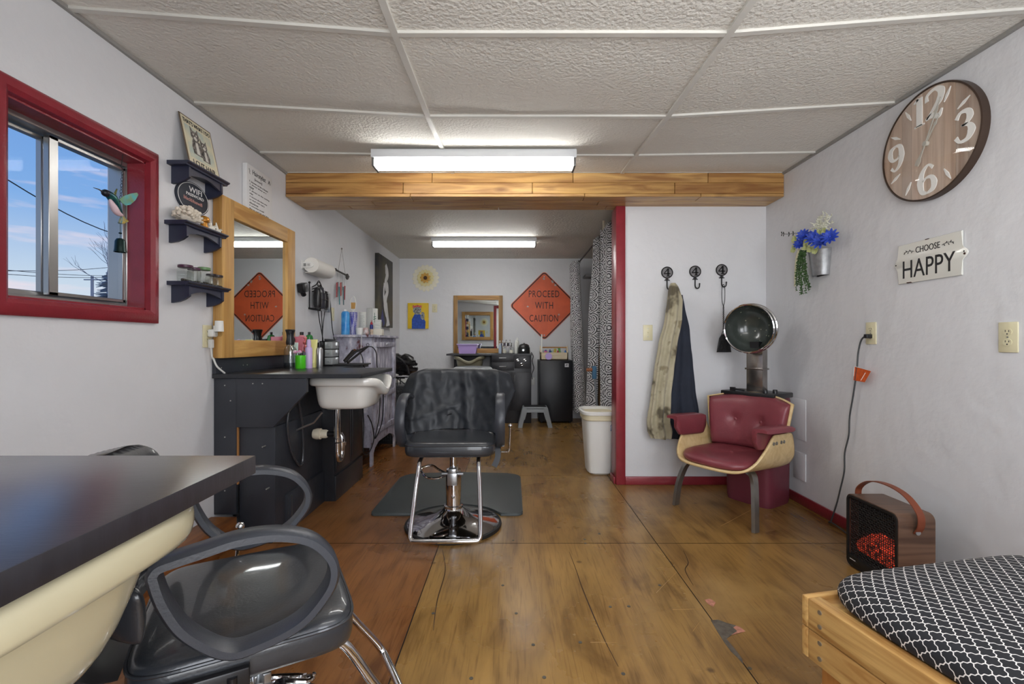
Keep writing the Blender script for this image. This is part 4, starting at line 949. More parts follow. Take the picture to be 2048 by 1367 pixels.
lathe_thing('spray_can', 'silver can with black cap on the left counter', 'can', onC(638.5, 3.08), [('body', [(0, 0), (.020, 0), (.021, .004), (.021, .118), (.016, .130), (.012, .132)], mat('satin_silver', S(178, 180, 182), .3, metal=.8)), ('cap', [(.012, .130), (.013, .134), (.012, .165), (0, .167)], BLACKP)])
lathe_thing('shampoo_bottle', 'green bottle with black cap behind the pale yellow tube', 'bottle', onC(618, 3.20), [('body', [(0, 0), (.024, 0), (.025, .004), (.025, .195), (.020, .213), (.008, .220)], mat('bottle_green', S(36, 116, 54), .25)), ('cap', [(.008, .218), (.009, .236), (0, .237)], BLACKP)])
lathe_thing('shampoo_bottle', 'pink bottle with black cap behind the pink tube', 'bottle', onC(603, 3.24), [('body', [(0, 0), (.024, 0), (.024, .195), (.018, .213), (.010, .218)], mat('rose_cap', S(226, 150, 160), .35)), ('cap', [(.012, .216), (.013, .238), (0, .239)], BLACKP)])
b = MB(); p = onC(609.5, 3.06)
b.tube([p + Vector((.004 * math.cos(k * 1.1), .004 * math.sin(k * 1.1), .008 * k)) for k in range(26)], lambda u: .008 + .004 * math.sin(u * 40), 9); tag(b.build('curl_roller', mat('red_foil', S(176, 40, 52), .3, col2=S(226, 150, 150), vs=60)), 'twisted red hair roller between pink tube and lilac bottle', 'hair roller')
def drawers():
    p = onC(659, 3.30); t = thing('mini_drawer_tower', 'small black tower of three clear drawers on the left counter', 'drawers', tuple(p)); w, d, h = .092, .13, .175
    x0, y0_ = p.x - .052, p.y - .05
    b = MB(); b.box((x0, y0_, CT), (x0 + .09, y0_ + d, CT + .006)); b.box((x0, y0_, CT + h - .006), (x0 + .09, y0_ + d, CT + h)); b.box((x0, y0_, CT), (x0 + .034, y0_ + d, CT + h)); b.box((x0, y0_ + d - .006, CT), (x0 + .09, y0_ + d, CT + h)); b.build('case', BLACKP, t)
    for k in range(3):
        z = CT + .010 + k * .055; b = MB(); b.box((x0 + .037, y0_ - .004, z), (x0 + .09, y0_ + d - .01, z + .050), bev=.004); dr = b.build('drawer', mat('smoke_plastic', S(150, 154, 156), .2, coat=.3), t)
        b = MB(); b.box((x0 + .058, y0_ - .010, z + .02), (x0 + .072, y0_ - .003, z + .028), bev=.002); b.build('knob', mat('smoke_plastic', S(150, 154, 156), .2), dr)
    b = MB(); q = p + Vector((-.03, -.02, h + .008)); b.tube([q, q + Vector((.07, .02, 0))], .009, 10, r1=.005); tag(b.build('comb', BLACKP), 'black round brush lying on the small drawer tower', 'brush')
drawers()
# hot tools on a black pad at the far end of the counter
def tools():
    p = onC(693, 3.40); b = MB(); b.box((p.x - .16, 3.28, CT), (p.x + .13, 3.56, CT + .010), bev=.004); tag(b.build('heat_mat', mat('heat_mat_rubber', S(24, 24, 26), .6)), 'black heat mat under the curling irons on the left counter', 'mat')
    t = thing('curling_iron', 'black curling iron barrel leaning on the heat mat', 'curling iron', tuple(p + Vector((0, 0, .011))))
    b = MB(); a = p + Vector((.0, -.04, .030)); c = p + Vector((.045, .02, .100)); b.tube([a, c], .014, 14, r1=.018); b.build('barrel', mat('gloss_black', S(28, 24, 22), .15), t)
    b = MB(); b.tube([c, c + Vector((.008, .01, .012))], .017, 14, r1=.010); b.build('tip', mat('bronze', S(120, 84, 60), .3, metal=.7), t)
    b = MB(); b.tube(smooth_path([c + Vector((.008, .01, .01)), c + Vector((.03, .02, .005)), c + Vector((.055, .03, -.05)), c + Vector((.06, .03, -.10)), c + Vector((.075, .02, -.12))], 6), .0035, 7); b.build('power_cord', CORD, t)
    t = thing('flat_iron', 'long black flat iron propped up at the far corner of the left counter', 'flat iron', tuple(p + Vector((.09, 0, .011))))
    b = MB(); a = p + Vector((.045, -.11, .022)); c = p + Vector((.135, .06, .135)); b.tube([a, c], .009, 8, r1=.007); b.build('lower_arm', BLACKP, t)
    b = MB(); b.tube([a + Vector((-.02, 0, .006)), a.lerp(c, .5) + Vector((-.016, 0, .02)), c], .008, 8, r1=.007); b.build('upper_arm', BLACKP, t)
    b = MB(); b.tube([c + Vector((.004 * 0 + .010 * math.cos(k * PI / 5), 0, .012 + .012 * math.sin(k * PI / 5))) for k in range(10)], .002, 6, closed=True); b.build('hanging_loop', CORD, t)
    b = MB(); b.tube(smooth_path([c, c + Vector((.03, .02, -.005)), c + Vector((.055, .03, -.05)), c + Vector((.06, .03, -.14)), c + Vector((.085, .02, -.30)), c + Vector((.088, -.01, -.52)), c + Vector((.06, -.02, -.68)), c + Vector((.10, .03, -.55)), c + Vector((.10, .06, -.30))], 6), .004, 7); b.build('power_cord', CORD, t)
tools()
# loose cables under the counter end
P = lambda px, py, X=-1.10: Vector((X, yL(px, X), zY(py, yL(px, X))))
b = MB(); b.tube(smooth_path([P(724, 800), P(727, 850), P(726, 900), P(735, 908), P(747, 880), P(744, 850), P(735, 830)], 6), .0045, 7); tag(b.build('cable_loop', CORD), 'black cable looped low between the left station and the distressed cabinet', 'cable')

# distressed grey cabinet
def grey_cabinet():
    m, N, L, bs_ = nodes('distressed_paint'); tc = N.new('ShaderNodeTexCoord'); mp = N.new('ShaderNodeMapping'); mp.inputs['Scale'].default_value = (4.5, 4.5, 2.2); L.new(tc.outputs['Object'], mp.inputs[0])
    nz = N.new('ShaderNodeTexNoise'); nz.inputs['Scale'].default_value = 3.4; nz.inputs['Detail'].default_value = 8; nz.inputs['Roughness'].default_value = .65; L.new(mp.outputs[0], nz.inputs[0])
    rp = N.new('ShaderNodeValToRGB'); L.new(nz.outputs[0], rp.inputs[0]); e = rp.color_ramp.elements
    e[0].position = .34; e[0].color = S(92, 46, 48); e[1].position = .66; e[1].color = S(222, 220, 226); x = e.new(.41); x.color = S(150, 148, 164); x = e.new(.55); x.color = S(178, 178, 194)
    L.new(rp.outputs[0], bs_.inputs['Base Color']); bs_.inputs['Roughness'].default_value = .6
    x0, x1, ya, yb, zt = -1.475, -1.185, 3.91, 4.73, 1.112
    t = thing('cabinet', 'distressed grey wooden cabinet beyond the left station', 'cabinet', ((x0 + x1) / 2, (ya + yb) / 2, 0))
    b = MB(); b.box((x0 - .015, ya - .03, zt - .022), (x1 + .025, yb + .03, zt), bev=.004); b.build('top_board', m, t)
    b = MB(); b.box((x0, ya, .16), (x1 - .012, yb, zt - .022), bev=.003); b.build('carcass', m, t)
    b = MB()
    for yy in (ya, yb - .06): b.box((x1 - .014, yy, .0), (x1 + .004, yy + .06, zt - .024), bev=.002)
    b.box((x1 - .014, ya + .06, .60), (x1 + .002, yb - .06, .66), bev=.002)
    n = 14; top = [(ya + .06 + (yb - ya - .12) * k / n, .24) for k in range(n + 1)]; bot = [(ya + .06 + (yb - ya - .12) * k / n, .10 + .09 * math.sin(PI * k / n) ** .6) for k in range(n, -1, -1)]
    b.prism(top + bot, frame('L', (x1 - .012, 0, 0)), .014)
    for yy in (ya, yb - .05): b.box((x0, yy, 0), (x0 + .05, yy + .05, .18))
    b.build('front_frame', m, t)
    def panel(nm, a, c, za, zb_):
        b = MB(); xx = x1
        b.box((xx - .006, a, za), (xx + .017, c, za + .045), bev=.003); b.box((xx - .006, a, zb_ - .045), (xx + .017, c, zb_), bev=.003); b.box((xx - .006, a, za + .045), (xx + .017, a + .05, zb_ - .045), bev=.003); b.box((xx - .006, c - .05, za + .045), (xx + .017, c, zb_ - .045), bev=.003)
        b.box((xx - .012, a + .04, za + .04), (xx - .006, c - .04, zb_ - .04)); return b.build(nm, m, t)
    d = panel('drop_door', ya + .075, yb - .075, .70, 1.05)
    b = MB()
    for yy in (ya + .12, yb - .12): b.cyl((x1 + .019, yy - .02, .70), (x1 + .019, yy + .02, .70), .006, n=8)
    b.box((x1 + .006, (ya + yb) / 2 - .015, 1.02), (x1 + .026, (ya + yb) / 2 + .015, 1.045), bev=.002); b.build('hinge_hardware', STEEL, d)
    md = (ya + yb) / 2
    panel('cupboard_door', ya + .065, md - .004, .25, .595); panel('cupboard_door', md + .004, yb - .065, .25, .595)
    return zt
GZ = grey_cabinet()
def onG(px, Y): return Vector((xY(px, Y), Y, GZ))
lathe_thing('spray_can', 'tall bright blue spray can on the distressed grey cabinet', 'can', onG(690.5, 4.02), [('body', [(0, 0), (.034, 0), (.035, .004), (.035, .185), (.028, .2), (.018, .204)], mat('bright_blue', S(50, 138, 216), .25, col2=S(92, 176, 236), vs=16)), ('cap', [(.012, .2), (.014, .206), (.012, .222), (0, .223)], WHITE)])
def cup():
    m, N, L, bs_ = nodes('dotted_blue'); tc = N.new('ShaderNodeTexCoord'); vo = N.new('ShaderNodeTexVoronoi'); vo.inputs['Scale'].default_value = 110; vo.inputs['Randomness'].default_value = 0.1; L.new(tc.outputs['Object'], vo.inputs[0])
    rp = N.new('ShaderNodeValToRGB'); L.new(vo.outputs['Distance'], rp.inputs[0]); rp.color_ramp.elements[0].position = .38; rp.color_ramp.elements[0].color = S(232, 234, 240); rp.color_ramp.elements[1].position = .46; rp.color_ramp.elements[1].color = S(70, 72, 168); L.new(rp.outputs[0], bs_.inputs['Base Color'])
    p = onG(706, 4.08); lathe_thing('tumbler', 'blue tumbler with white dots on the distressed grey cabinet', 'cup', p, [('body', [(0, 0), (.026, 0), (.035, .200), (.033, .200), (.025, .006), (0, .006)], m)])
    b = MB(); c = p + Vector((.0, 0, .275)); b.tube([c + Vector((.024 * math.cos(a), 0, .062 * math.sin(a))) for a in [2 * PI * k / 20 for k in range(20)]], .0045, 7, closed=True); b.tube([c + Vector((0, 0, -.062)), p + Vector((.004, 0, .02))], .005, 7)
    t = thing('hand_brush', 'white looped brush standing in the dotted blue tumbler', 'brush', tuple(p + Vector((0, 0, .02))))
    b.build('handle', WHITE, t); b = MB(); b.box(c + Vector((-.018, -.006, -.045)), c + Vector((.018, .006, .01)), bev=.002); b.build('bristle_pad', mat('tan_bristle', S(196, 150, 84), .8), t)
cup()
def papers():
    z = GZ
    b = MB(); P0 = onG(722, 4.25) - Vector((0, 0, .05)); pts = smooth_path([(0, 0, .052), (0, -.01, .068), (0, .03, .12), (0, .035, .265)], 6); b.grid(1, len(pts) - 1, lambda u, v: P0 + Vector(((u - .5) * .066, pts[int(round(v * (len(pts) - 1)))].y, pts[int(round(v * (len(pts) - 1)))].z)))
    t = thing('price_list', 'curling white paper list leaning on the wall behind the white tub', 'paper', tuple(P0 + Vector((0, 0, .05)))); b.build('sheet', mat('paper', S(228, 230, 224), .8), t, solid=.001)
    b = MB()
    for k in range(11): b.box(P0 + Vector((-.024, .030, .10 + k * .013)), P0 + Vector((.02 - (k % 3) * .006, .0315 if k > 1 else .024, .102 + k * .013)))
    b.build('printed_lines', mat('grey_ink', S(150, 152, 150), .8), t)
    P1 = onG(738, 4.30); b = MB(); b.box(P1 + Vector((-.028, 0, 0)), P1 + Vector((.028, .02, .255)), bev=.009); tag(b.build('foam_tray', mat('grey_foam', S(188, 190, 186), .8)), 'grey foam tray standing behind the glue bottle', 'tray')
    P2 = onG(748, 4.30); t = thing('card_box', 'white card box with a green mark standing behind the glue bottle', 'box', tuple(P2)); b = MB(); b.box(P2 + Vector((-.018, 0, 0)), P2 + Vector((.022, .04, .25)), bev=.002); b.build('box', mat('paper', S(228, 230, 224), .8), t)
    b = MB(); Mg = frame('B', tuple(P2 + Vector((.004, 0, .165)))); b.ribbon([(0, -.045), (0, .045)], [.004, .004], Mg, .001); b.ribbon([(-.014, -.016), (.014, -.008)], [.005, .005], Mg, .001); b.ribbon([(-.012, .004), (.012, .010)], [.005, .005], Mg, .001); b.build('printed_mark', mat('green_ink', S(28, 104, 70), .6), t)
    lathe_thing('tub', 'low white tub at the edge of the distressed cabinet', 'tub', onG(720, 4.04), [('body', [(0, 0), (.034, 0), (.037, .045), (.036, .047)], WHITE), ('lid', [(.038, .045), (.038, .062), (0, .064)], WHITE)])
    P3 = onG(742.5, 4.02); lathe_thing('glue_bottle', 'small white and blue glue bottle with red cap', 'bottle', P3, [('body', [(0, 0), (.013, 0), (.014, .05), (.013, .055)], mat('beige_label', S(190, 170, 150), .5, var=.3, vs=60)), ('label_band', [(.0145, .05), (.0145, .085), (.006, .092)], mat('royal_blue', S(40, 50, 120), .4)), ('cap', [(.010, .09), (.010, .104), (.003, .112), (.0015, .128), (0, .128)], mat('red_cap', S(170, 34, 46), .4))], n=18)
    P4 = onG(755, 4.15); b = MB()
    for k in range(7): b.box(P4 + Vector((-.022, -.015 + .001 * k, .055 + .012 * k)), P4 + Vector((.026, .03, .0655 + .012 * k)), bev=.001)
    tag(b.build('towel_stack', mat('paper', S(228, 230, 224), .8)), 'short stack of folded white papers on the cream box', 'paper stack')
    b = MB(); b.box(P4 + Vector((-.035, -.03, 0)), P4 + Vector((.045, .035, .054)), bev=.002); tag(b.build('card_box', mat('cream_card', S(230, 226, 212), .7)), 'low cream box at the front of the distressed cabinet top', 'box')
    b = MB(); P5 = onG(729, 4.0); b.ball(P5 + Vector((.012, 0, .02)), .022, (1.2, .8, .95), u=12, v=8); b.box(P5 + Vector((-.01, -.01, .03)), P5 + Vector((.03, .01, .062)), bev=.004); tag(b.build('cloth', mat('white_rag', S(226, 222, 224), .9, col2=S(170, 130, 120), vs=40)), 'crumpled patterned cloth beside the white tub', 'cloth')
    b = MB(); q = onG(722.5, 3.868); q.z -= .004; b.tube(smooth_path([q + Vector((0, .1, .01)), q + Vector((0, .012, .010)), q + Vector((0, 0, -.02)), q + Vector((-.004, -.004, -.2)), q + Vector((-.002, -.004, -.34))], 5), .003, 6); tag(b.build('string', mat('white_cord', S(214, 214, 210), .45)), 'thin white string hanging over the near edge of the distressed cabinet', 'string')
papers()
# black drawer cart, laundry basket and black bag beyond the grey cabinet
def cart():
    x0, x1, ya, yb, zt = -1.46, -1.085, 4.84, 5.20, .60
    t = thing('storage_cart', 'black woven drawer cart beyond the distressed grey cabinet', 'drawers', ((x0 + x1) / 2, (ya + yb) / 2, 0)); m = mat('black_weave', S(26, 26, 28), .4, bump=.9, bs=55)
    b = MB(); n = 8; out = lambda e=0: [(x0, ya - e), ] + [(x0 + (x1 - x0) * k / n, ya - e - .03 * math.sin(PI * k / n)) for k in range(1, n)] + [(x1, ya - e), (x1, yb), (x0, yb)]
    b.prism(out(), Tr(0, 0, .0), zt - .012); b.build('case', mat('black_plastic_matt', S(28, 28, 31), .5), t)
    b = MB(); b.prism(out(.012), Tr(0, 0, zt - .012), .012, bev=.003); b.build('top', BLACKP, t)
    for k in range(3):
        za = .03 + k * .185; b = MB(); b.prism([(x, y - .008) for x, y in out()[:n + 1]] + [(x1, ya + .02), (x0, ya + .02)], Tr(0, 0, za), .172, bev=.003); d = b.build('drawer', m, t)
        b = MB(); b.box(((x0 + x1) / 2 - .05, ya - .052, za + .13), ((x0 + x1) / 2 + .05, ya - .036, za + .15), bev=.004); b.build('handle', STEEL, d)
    t = thing('laundry_basket', 'white plastic laundry basket behind the black drawer cart', 'basket', (-1.25, 5.49, 0))
    b = MB(); R = lambda w, d, z: [Vector((-1.25 + w * sx, 5.49 + d * sy, z)) for sx, sy in ((-1, -1), (1, -1), (1, 1), (-1, 1))]
    b.skin([R(.15, .19, 0), R(.2, .235, .56), R(.225, .255, .56), R(.225, .255, .60), R(.195, .228, .60), R(.145, .185, .01)]); b.build('basket', mat('white_plastic', S(232, 232, 228), .35), t)
    b = MB()
    for i in range(5):
        for j in range(3): yy = 5.34 + i * .07; zz = .38 + j * .055; xx = -1.25 + .15 + .05 * zz / .56 + .001; b.box((xx - .002, yy - .02, zz), (xx + .002, yy + .015, zz + .035))
        for j in range(3): xx = -1.36 + i * .055; zz = .38 + j * .055; yy = 5.49 - .19 - .045 * zz / .56; b.box((xx - .018, yy - .002, zz), (xx + .014, yy + .002, zz + .035))
    b.build('holes', mat('dark_hole', S(60, 62, 64), .8), t)
    t = thing('wire_rack', 'black wire rack standing on the black drawer cart', 'rack', (-1.25, 4.9, zt))
    b = MB()
    for a in (-1.42, -1.3, -1.2): b.tube([(a, 4.86, zt), (a, 4.86, zt + .075)], .006, 6); b.tube([(a, 5.0, zt), (a, 5.0, zt + .075)], .006, 6)
    b.tube([(-1.2, 4.86, zt + .075), (-1.10, 4.86, zt)], .006, 6); b.tube([(-1.44, 4.86, zt + .075), (-1.12, 4.86, zt + .075)], .006, 6); b.tube([(-1.44, 5.0, zt + .075), (-1.12, 5.0, zt + .075)], .006, 6); b.build('wires', BLACKP, t)
    b = MB()
    def f(u, v):
        a = u * 2 * PI; ph = v * PI; d = Vector((math.cos(a) * math.sin(ph), math.sin(a) * math.sin(ph), -math.cos(ph))); k = 1 + .42 * noise.noise(d * 1.9 + Vector((3, 1, 5))) + .12 * noise.noise(d * 6)
        return Vector((-1.215, 4.93, zt + .205)) + Vector((d.x * .19 * k, d.y * .13 * k, d.z * .125 * min(k, 1.1)))
    b.grid(40, 24, f); bmesh.ops.remove_doubles(b.bm, verts=b.bm.verts[:], dist=1e-4)
    t = thing('bag', 'crumpled glossy black bag heaped on the wire rack', 'bag', (-1.22, 4.93, zt + .08)); b.build('body', mat('black_nylon', S(20, 20, 23), .28, bump=.3, bs=25), t, sharp=25)
    b = MB(); b.tube(smooth_path([(-1.30, 4.82, zt + .25), (-1.2, 4.80, zt + .30), (-1.10, 4.82, zt + .22), (-1.07, 4.83, zt + .12)], 5), .014, 7); b.build('strap', mat('black_plastic_matt', S(28, 28, 31), .5), t)
    b = MB(); b.ball((-1.24, 4.82, zt + .11), .045, (1.5, .6, .4), u=12, v=8); b.build('white_lining', WHITE, t)
cart()
# ------------------------------------------------------------------ styling chairs
VINYL = mat('black_vinyl', S(44, 47, 52), rough=0.33, var=0.06, vs=20, bump=0.06, bs=160, coat=0.5)
URETH = mat('black_urethane', S(54, 57, 64), rough=0.36, bump=0.06, bs=220)
def sup(w, d, z, e=5.0, n=48, dz=0.0, cy=0.0):
    ps = []
    for k in range(n):
        a = 2 * PI * k / n; c, s_ = math.cos(a), math.sin(a)
        ps.append(Vector((w * abs(c) ** (2 / e) * (1 if c >= 0 else -1), cy + d * abs(s_) ** (2 / e) * (1 if s_ >= 0 else -1), z)))
    return ps
def styling_chair(label, loc, rotz, s, pedal, back_mat=None, group='hydraulic styling chairs', lever=1, arms=True, adz=0.0, top=.335):
    """front towards local -Y, s = height of the seat top"""
    t = thing('styling_chair', label, 'chair', loc, rotz, group, world=False)
    b = MB(); b.lathe([(.262, .010), (.262, .020), (.235, .030), (.16, .046), (.10, .066), (.066, .092), (.052, .105), (.050, .118), (.0, .118)], None, 56); b.build('base', CHROME, t, sharp=50)
    b = MB(); b.lathe([(.255, 0), (.273, 0), (.276, .008), (.273, .018), (.262, .021), (.255, .018)], None, 56); b.build('base_ring', mat('rubber_black', S(26, 26, 28), .55), t)
    zc = s - .20
    b = MB(); b.lathe([(.0, .10), (.054, .10), (.054, .116), (.044, .12), (.044, zc - .02), (.040, zc), (0, zc)], None, 32); b.build('pump_cylinder', CHROME, t)
    b = MB(); b.cyl((0, 0, zc - .01), (0, 0, s - .09), .022, n=24); b.build('piston', CHROME, t)
    b = MB(); b.box((-.028, -.075, zc - .075), (.028, -.035, zc - .005), bev=.005); b.box((-.022, -.070, zc - .02), (.022, .05, zc + .018), bev=.005); b.cyl((-.06, -.05, zc - .012), (.06, -.05, zc - .012), .009, n=12); b.build('pump_block', STEEL, t)
    b = MB(); A = Rz(pedal); P = lambda x, y, z: A @ Vector((x, y, z))
    b.tube(smooth_path([P(.045, -.02, zc - .03), P(.09, -.03, zc - .01), P(.13, -.04, zc + .010), P(.185, -.03, zc + .002), P(.19, -.005, zc), P(.15, .04, zc - .035), P(.09, .045, zc - .04), P(.045, .025, zc - .03)], 5), .0065, 9); b.build('pump_pedal', CHROME, t)
    b = MB(); b.box((-.12, -.14, s - .098), (.12, .14, s - .078), bev=.004); b.box((-.05, -.05, s - .115), (.05, .05, s - .09), bev=.004); b.build('seat_plate', BLACKP, t)
    # seat cushion with a domed top
    W, D = .240, .212
    su = lambda w, d, z: sup(w, d, z, 7.0, 56, cy=-.03)
    b = MB(); b.skin([su(W * .94, D * .94, s - .082), su(W, D, s - .074), su(W + .004, D + .004, s - .045), su(W, D, s - .014), su(W * .965, D * .965, s - .002), su(W * .85, D * .85, s + .003), su(W * .5, D * .5, s + .007), su(W * .15, D * .15, s + .008)]); seat = b.build('seat', VINYL, t, sharp=70, subsurf=1)
    b = MB(); b.tube(su(W + .001, D + .001, s - .017), .0035, 6, closed=True); b.build('piping', VINYL, seat)
    # backrest: two stitched cushions on a bracket
    BM = back_mat or VINYL
    def back(za, zb, w0, w1, th, y0_, y1_):
        R = []; n = 10
        def row(z, w, y, th_, e=4.0):
            ps = []
            for k in range(44):
                a = 2 * PI * k / 44; c, q = math.cos(a), math.sin(a); x = w * abs(c) ** (2 / e) * (1 if c >= 0 else -1); d = th_ * abs(q) ** (2 / 2.6) * (1 if q >= 0 else -1)
                ps.append(Vector((x, y + d - .115 * (x / .25) ** 2, z)))
            return ps
        b = MB()
        for k in range(n + 1):
            u = k / n; z = za + (zb - za) * u; y = y0_ + (y1_ - y0_) * u; w = w0 + (w1 - w0) * u; e = math.sin(PI * min(1, max(0, u))) ** .4 if 0 < u < 1 else 0
            tp = 1 if u < .8 else math.sqrt(max(.04, 1 - ((u - .8) / .2) ** 2 * .35)); R.append(row(z, w * tp, y, max(.008, th * e)))
        b.skin(R); return b
    back(s + .035, s + .165, .225, .236, .040, .243, .255).build('lower_back_cushion', VINYL, t, sharp=70, subsurf=1)
    bc = back(s + .145, s + top, .236, .232, .044, .252, .306).build('backrest', BM, t, sharp=70, subsurf=1)
    for x in (-.075, .075):
        b = MB(); b.tube([(x, .252 - .044 - .115 * (x / .25) ** 2 + .054 * k / 8 - (.0 if 0 < k < 8 else -.02), s + .165 + (top - .185) * k / 8) for k in range(9)], .003, 6); b.build('seam', BM, bc)
    b = MB(); b.skin([[Vector((x, .20 + .10 * math.sin(a) + dd, s - .085 + .02 + .09 * (1 - math.cos(a)))) for x, dd in ((-.13, 0), (.13, 0), (.13, .012), (-.13, .012))] for a in [PI / 2 * k / 8 for k in range(9)]]); b.build('back_bracket', BLACKP, t)
    # armrests: closed loops of moulded urethane
    if arms:
        loop = [(-.098, .182), (-.0975, .195), (-.088, .204), (-.065, .209), (-.02, .217), (.035, .226), (.10, .222), (.16, .20), (.198, .158), (.206, .118), (.189, .08), (.1416, .035), (.069, .014), (.012, .016), (-.05, .070), (-.083, .13)]; loop = [(y - .022, z + adz * (1 - z / .226)) for y, z in loop]
        sec = [(.026, -.008), (.026, .005), (.018, .011), (-.018, .011), (-.026, .005), (-.026, -.008), (-.012, -.010), (.012, -.010)]
        for sx in (-1, 1):
            pts = smooth_path([(sx * .268, -y, s + z) for y, z in loop], 6, closed=True)
            # keep the rear top corner crisp
            b = MB(); b.tube(pts, 1, closed=True, sec=[(q, p) for p, q in sec], up=(1, 0, 0)); a = b.build('armrest', URETH, t, sharp=50)
            b = MB(); b.box((sx * .250 - .012, -.03, s - .09), (sx * .250 + .012, .115, s - .035), bev=.004); 
            for yy in (.0, .085): b.cyl((sx * .262, yy, s - .085), (sx * .262, yy, s - .045), .009, n=12)
            b.build('arm_bracket', BLACKP, a)
    # footrest: bent chrome tube
    zf = .075 if s > .48 else .06
    path = [(-.152, -.12, s - .088), (-.153, -.20, s - .098), (-.156, -.235, s - .125), (-.166, -.30, (s - .1) * .6), (-.172, -.375, zf + .035), (-.165, -.392, zf + .006), (-.145, -.397, zf), (0, -.40, zf), (.145, -.397, zf), (.165, -.392, zf + .006), (.172, -.375, zf + .035), (.166, -.30, (s - .1) * .6), (.156, -.235, s - .125), (.153, -.20, s - .098), (.152, -.12, s - .088)]
    b = MB(); b.tube(smooth_path(path, 4), .0115, 12); b.build('footrest', CHROME, t)
    b = MB(); L = lever; b.tube(smooth_path([(L * .05, .02, s - .10), (L * .20, .02, s - .105), (L * .30, .015, s - .108), (L * .318, .012, s - .10), (L * .322, .010, s - .06), (L * .325, 0, s + .04)], 5), .0055, 9); b.ball((L * .325, 0, s + .047), .0125, u=14, v=10); b.build('recline_lever', CHROME, t)
    return t
styling_chair('black styling chair draped with a black cape, in the middle of the room', (-.335, 2.665, 0), 0.02, .52, PI, adz=-.07)
styling_chair('black styling chair in the near left corner with its back against the counter', (-.672, 1.135, 0), math.radians(119.0), .435, -PI / 2 - 0.5, lever=1, top=.355)
styling_chair('styling chair with pale grey backrest at the rear shampoo station', (-.46, 5.25, 0), 0.0, .44, PI, mat('grey_vinyl', S(176, 180, 182), .4, bump=.06, bs=160))

# cape thrown over the middle chair's backrest
def cape():
    cx, cy, s = -.335, 2.665, .52
    t = thing('hair_cutting_cape', 'wrinkled black cutting cape thrown over the backrest of the middle styling chair', 'cape', (cx, cy + .25, s + .05))
    prof = smooth_path([(.385, .17), (.378, .25), (.362, .325), (.318, .355), (.262, .335), (.232, .25), (.20, .15), (.165, .06), (.14, .004)], 8)
    n = len(prof) - 1
    wl = [.26, .27, .275, .28, .30, .335, .345, .31, .275]; wr = [.28, .30, .31, .31, .325, .36, .31, .29, .275]
    def f(u, v):
        i = min(n, int(round(v * n))); y, z = prof[i].x, prof[i].y; k = v * 8; a = min(7, int(k)); q = k - a
        hl = wl[a] + (wl[a + 1] - wl[a]) * q; hr = wr[a] + (wr[a + 1] - wr[a]) * q
        x = -hl + (hl + hr) * u; e = 2 * abs(u - .5)
        y += -.008 - .110 * (min(abs(x), .25) / .25) ** 2 + max(0, abs(x) - .24) * .7 ; z -= .16 * max(0, e - .72) ** 1.3 * (1 - .3 * v)
        x += .012 * noise.noise(Vector((v * 5, 3, 1))) * e
        w = .024 * noise.noise(Vector((x * 7, z * 5, 1.3))) + .015 * noise.noise(Vector((x * 17 + z * 9, z * 13, 4))) + .007 * noise.noise(Vector((x * 30, z * 24, 9)))
        rid = .016 * math.exp(-((x - .045 - .10 * (.3 - z)) / .022) ** 2) + .010 * math.exp(-((x + .14 + .22 * (z - .2)) / .025) ** 2) + .010 * math.exp(-((z - .115 - .25 * (x + .1)) / .014) ** 2) * (x < .02)
        fr = min(1, max(0, (v - .30) * 5)); z += .014 * noise.noise(Vector((x * 9, 7, 2))) * max(0, v - .75) * 4
        return Vector((cx + x, cy + y - (abs(w) * .9 + rid + .006) * (.35 + .65 * fr), s + z + .004 + abs(w) * .2 * (1 - fr)))
    b = MB(); b.grid(72, n, f); b.build('cloth', mat('black_nylon_cloth', S(33, 37, 43), .5, bump=.12, bs=30), t, sharp=80, solid=.002, recalc=True)
    b = MB(); b.tube(smooth_path([(cx + .236, cy + .05, s + .0), (cx + .250, cy - .02, s - .06), (cx + .255, cy - .04, s - .12), (cx + .235, cy - .06, s - .17)], 5), 1, sec=[(.016, -.002), (.016, .002), (-.016, .002), (-.016, -.002)]); b.build('tie_strap', mat('black_nylon_cloth', S(30, 33, 38), .5), t)
    b = MB(); b.tube(smooth_path([(cx - .17, cy + .148, s + .055), (cx - .09, cy + .15, s + .075), (cx - .03, cy + .152, s + .095)], 4), .004, 6); b.build('edge_cord', BLACKP, t)
cape()

# anti-fatigue mat with a round cut-out for the chair base
def salon_mat():
    x0, x1, ya, yb = -.855, .066, 2.80, 3.67; c = (-.335, 2.665); r = .30
    a0 = math.acos(max(-1, min(1, (ya - c[1]) / r)))
    arc = [(c[0] + r * math.sin(a0 - 2 * a0 * k / 20), c[1] + r * math.cos(a0 - 2 * a0 * k / 20)) for k in range(21)]
    def cor(cx_, cy_, q, a): return [(cx_ + q * math.cos(a + PI / 2 * k / 6), cy_ + q * math.sin(a + PI / 2 * k / 6)) for k in range(7)]
    pts = [(x0 + .03, ya)] + arc[::-1] + cor(x1 - .04, ya + .04, .04, -PI / 2) + cor(x1 - .10, yb - .10, .10, 0) + [(-.38, yb + .03)] + cor(x0 + .12, yb - .12, .12, PI / 2) + cor(x0 + .03, ya + .03, .03, PI)[:-1]
    b = MB(); b.prism(pts, Tr(0, 0, .0005), .016, bev=.010)
    tag(b.build('salon_mat', mat('mat_rubber', S(66, 72, 72), .5, bump=.1, bs=200)), 'dark grey anti-fatigue mat under the middle styling chair', 'mat')
salon_mat()

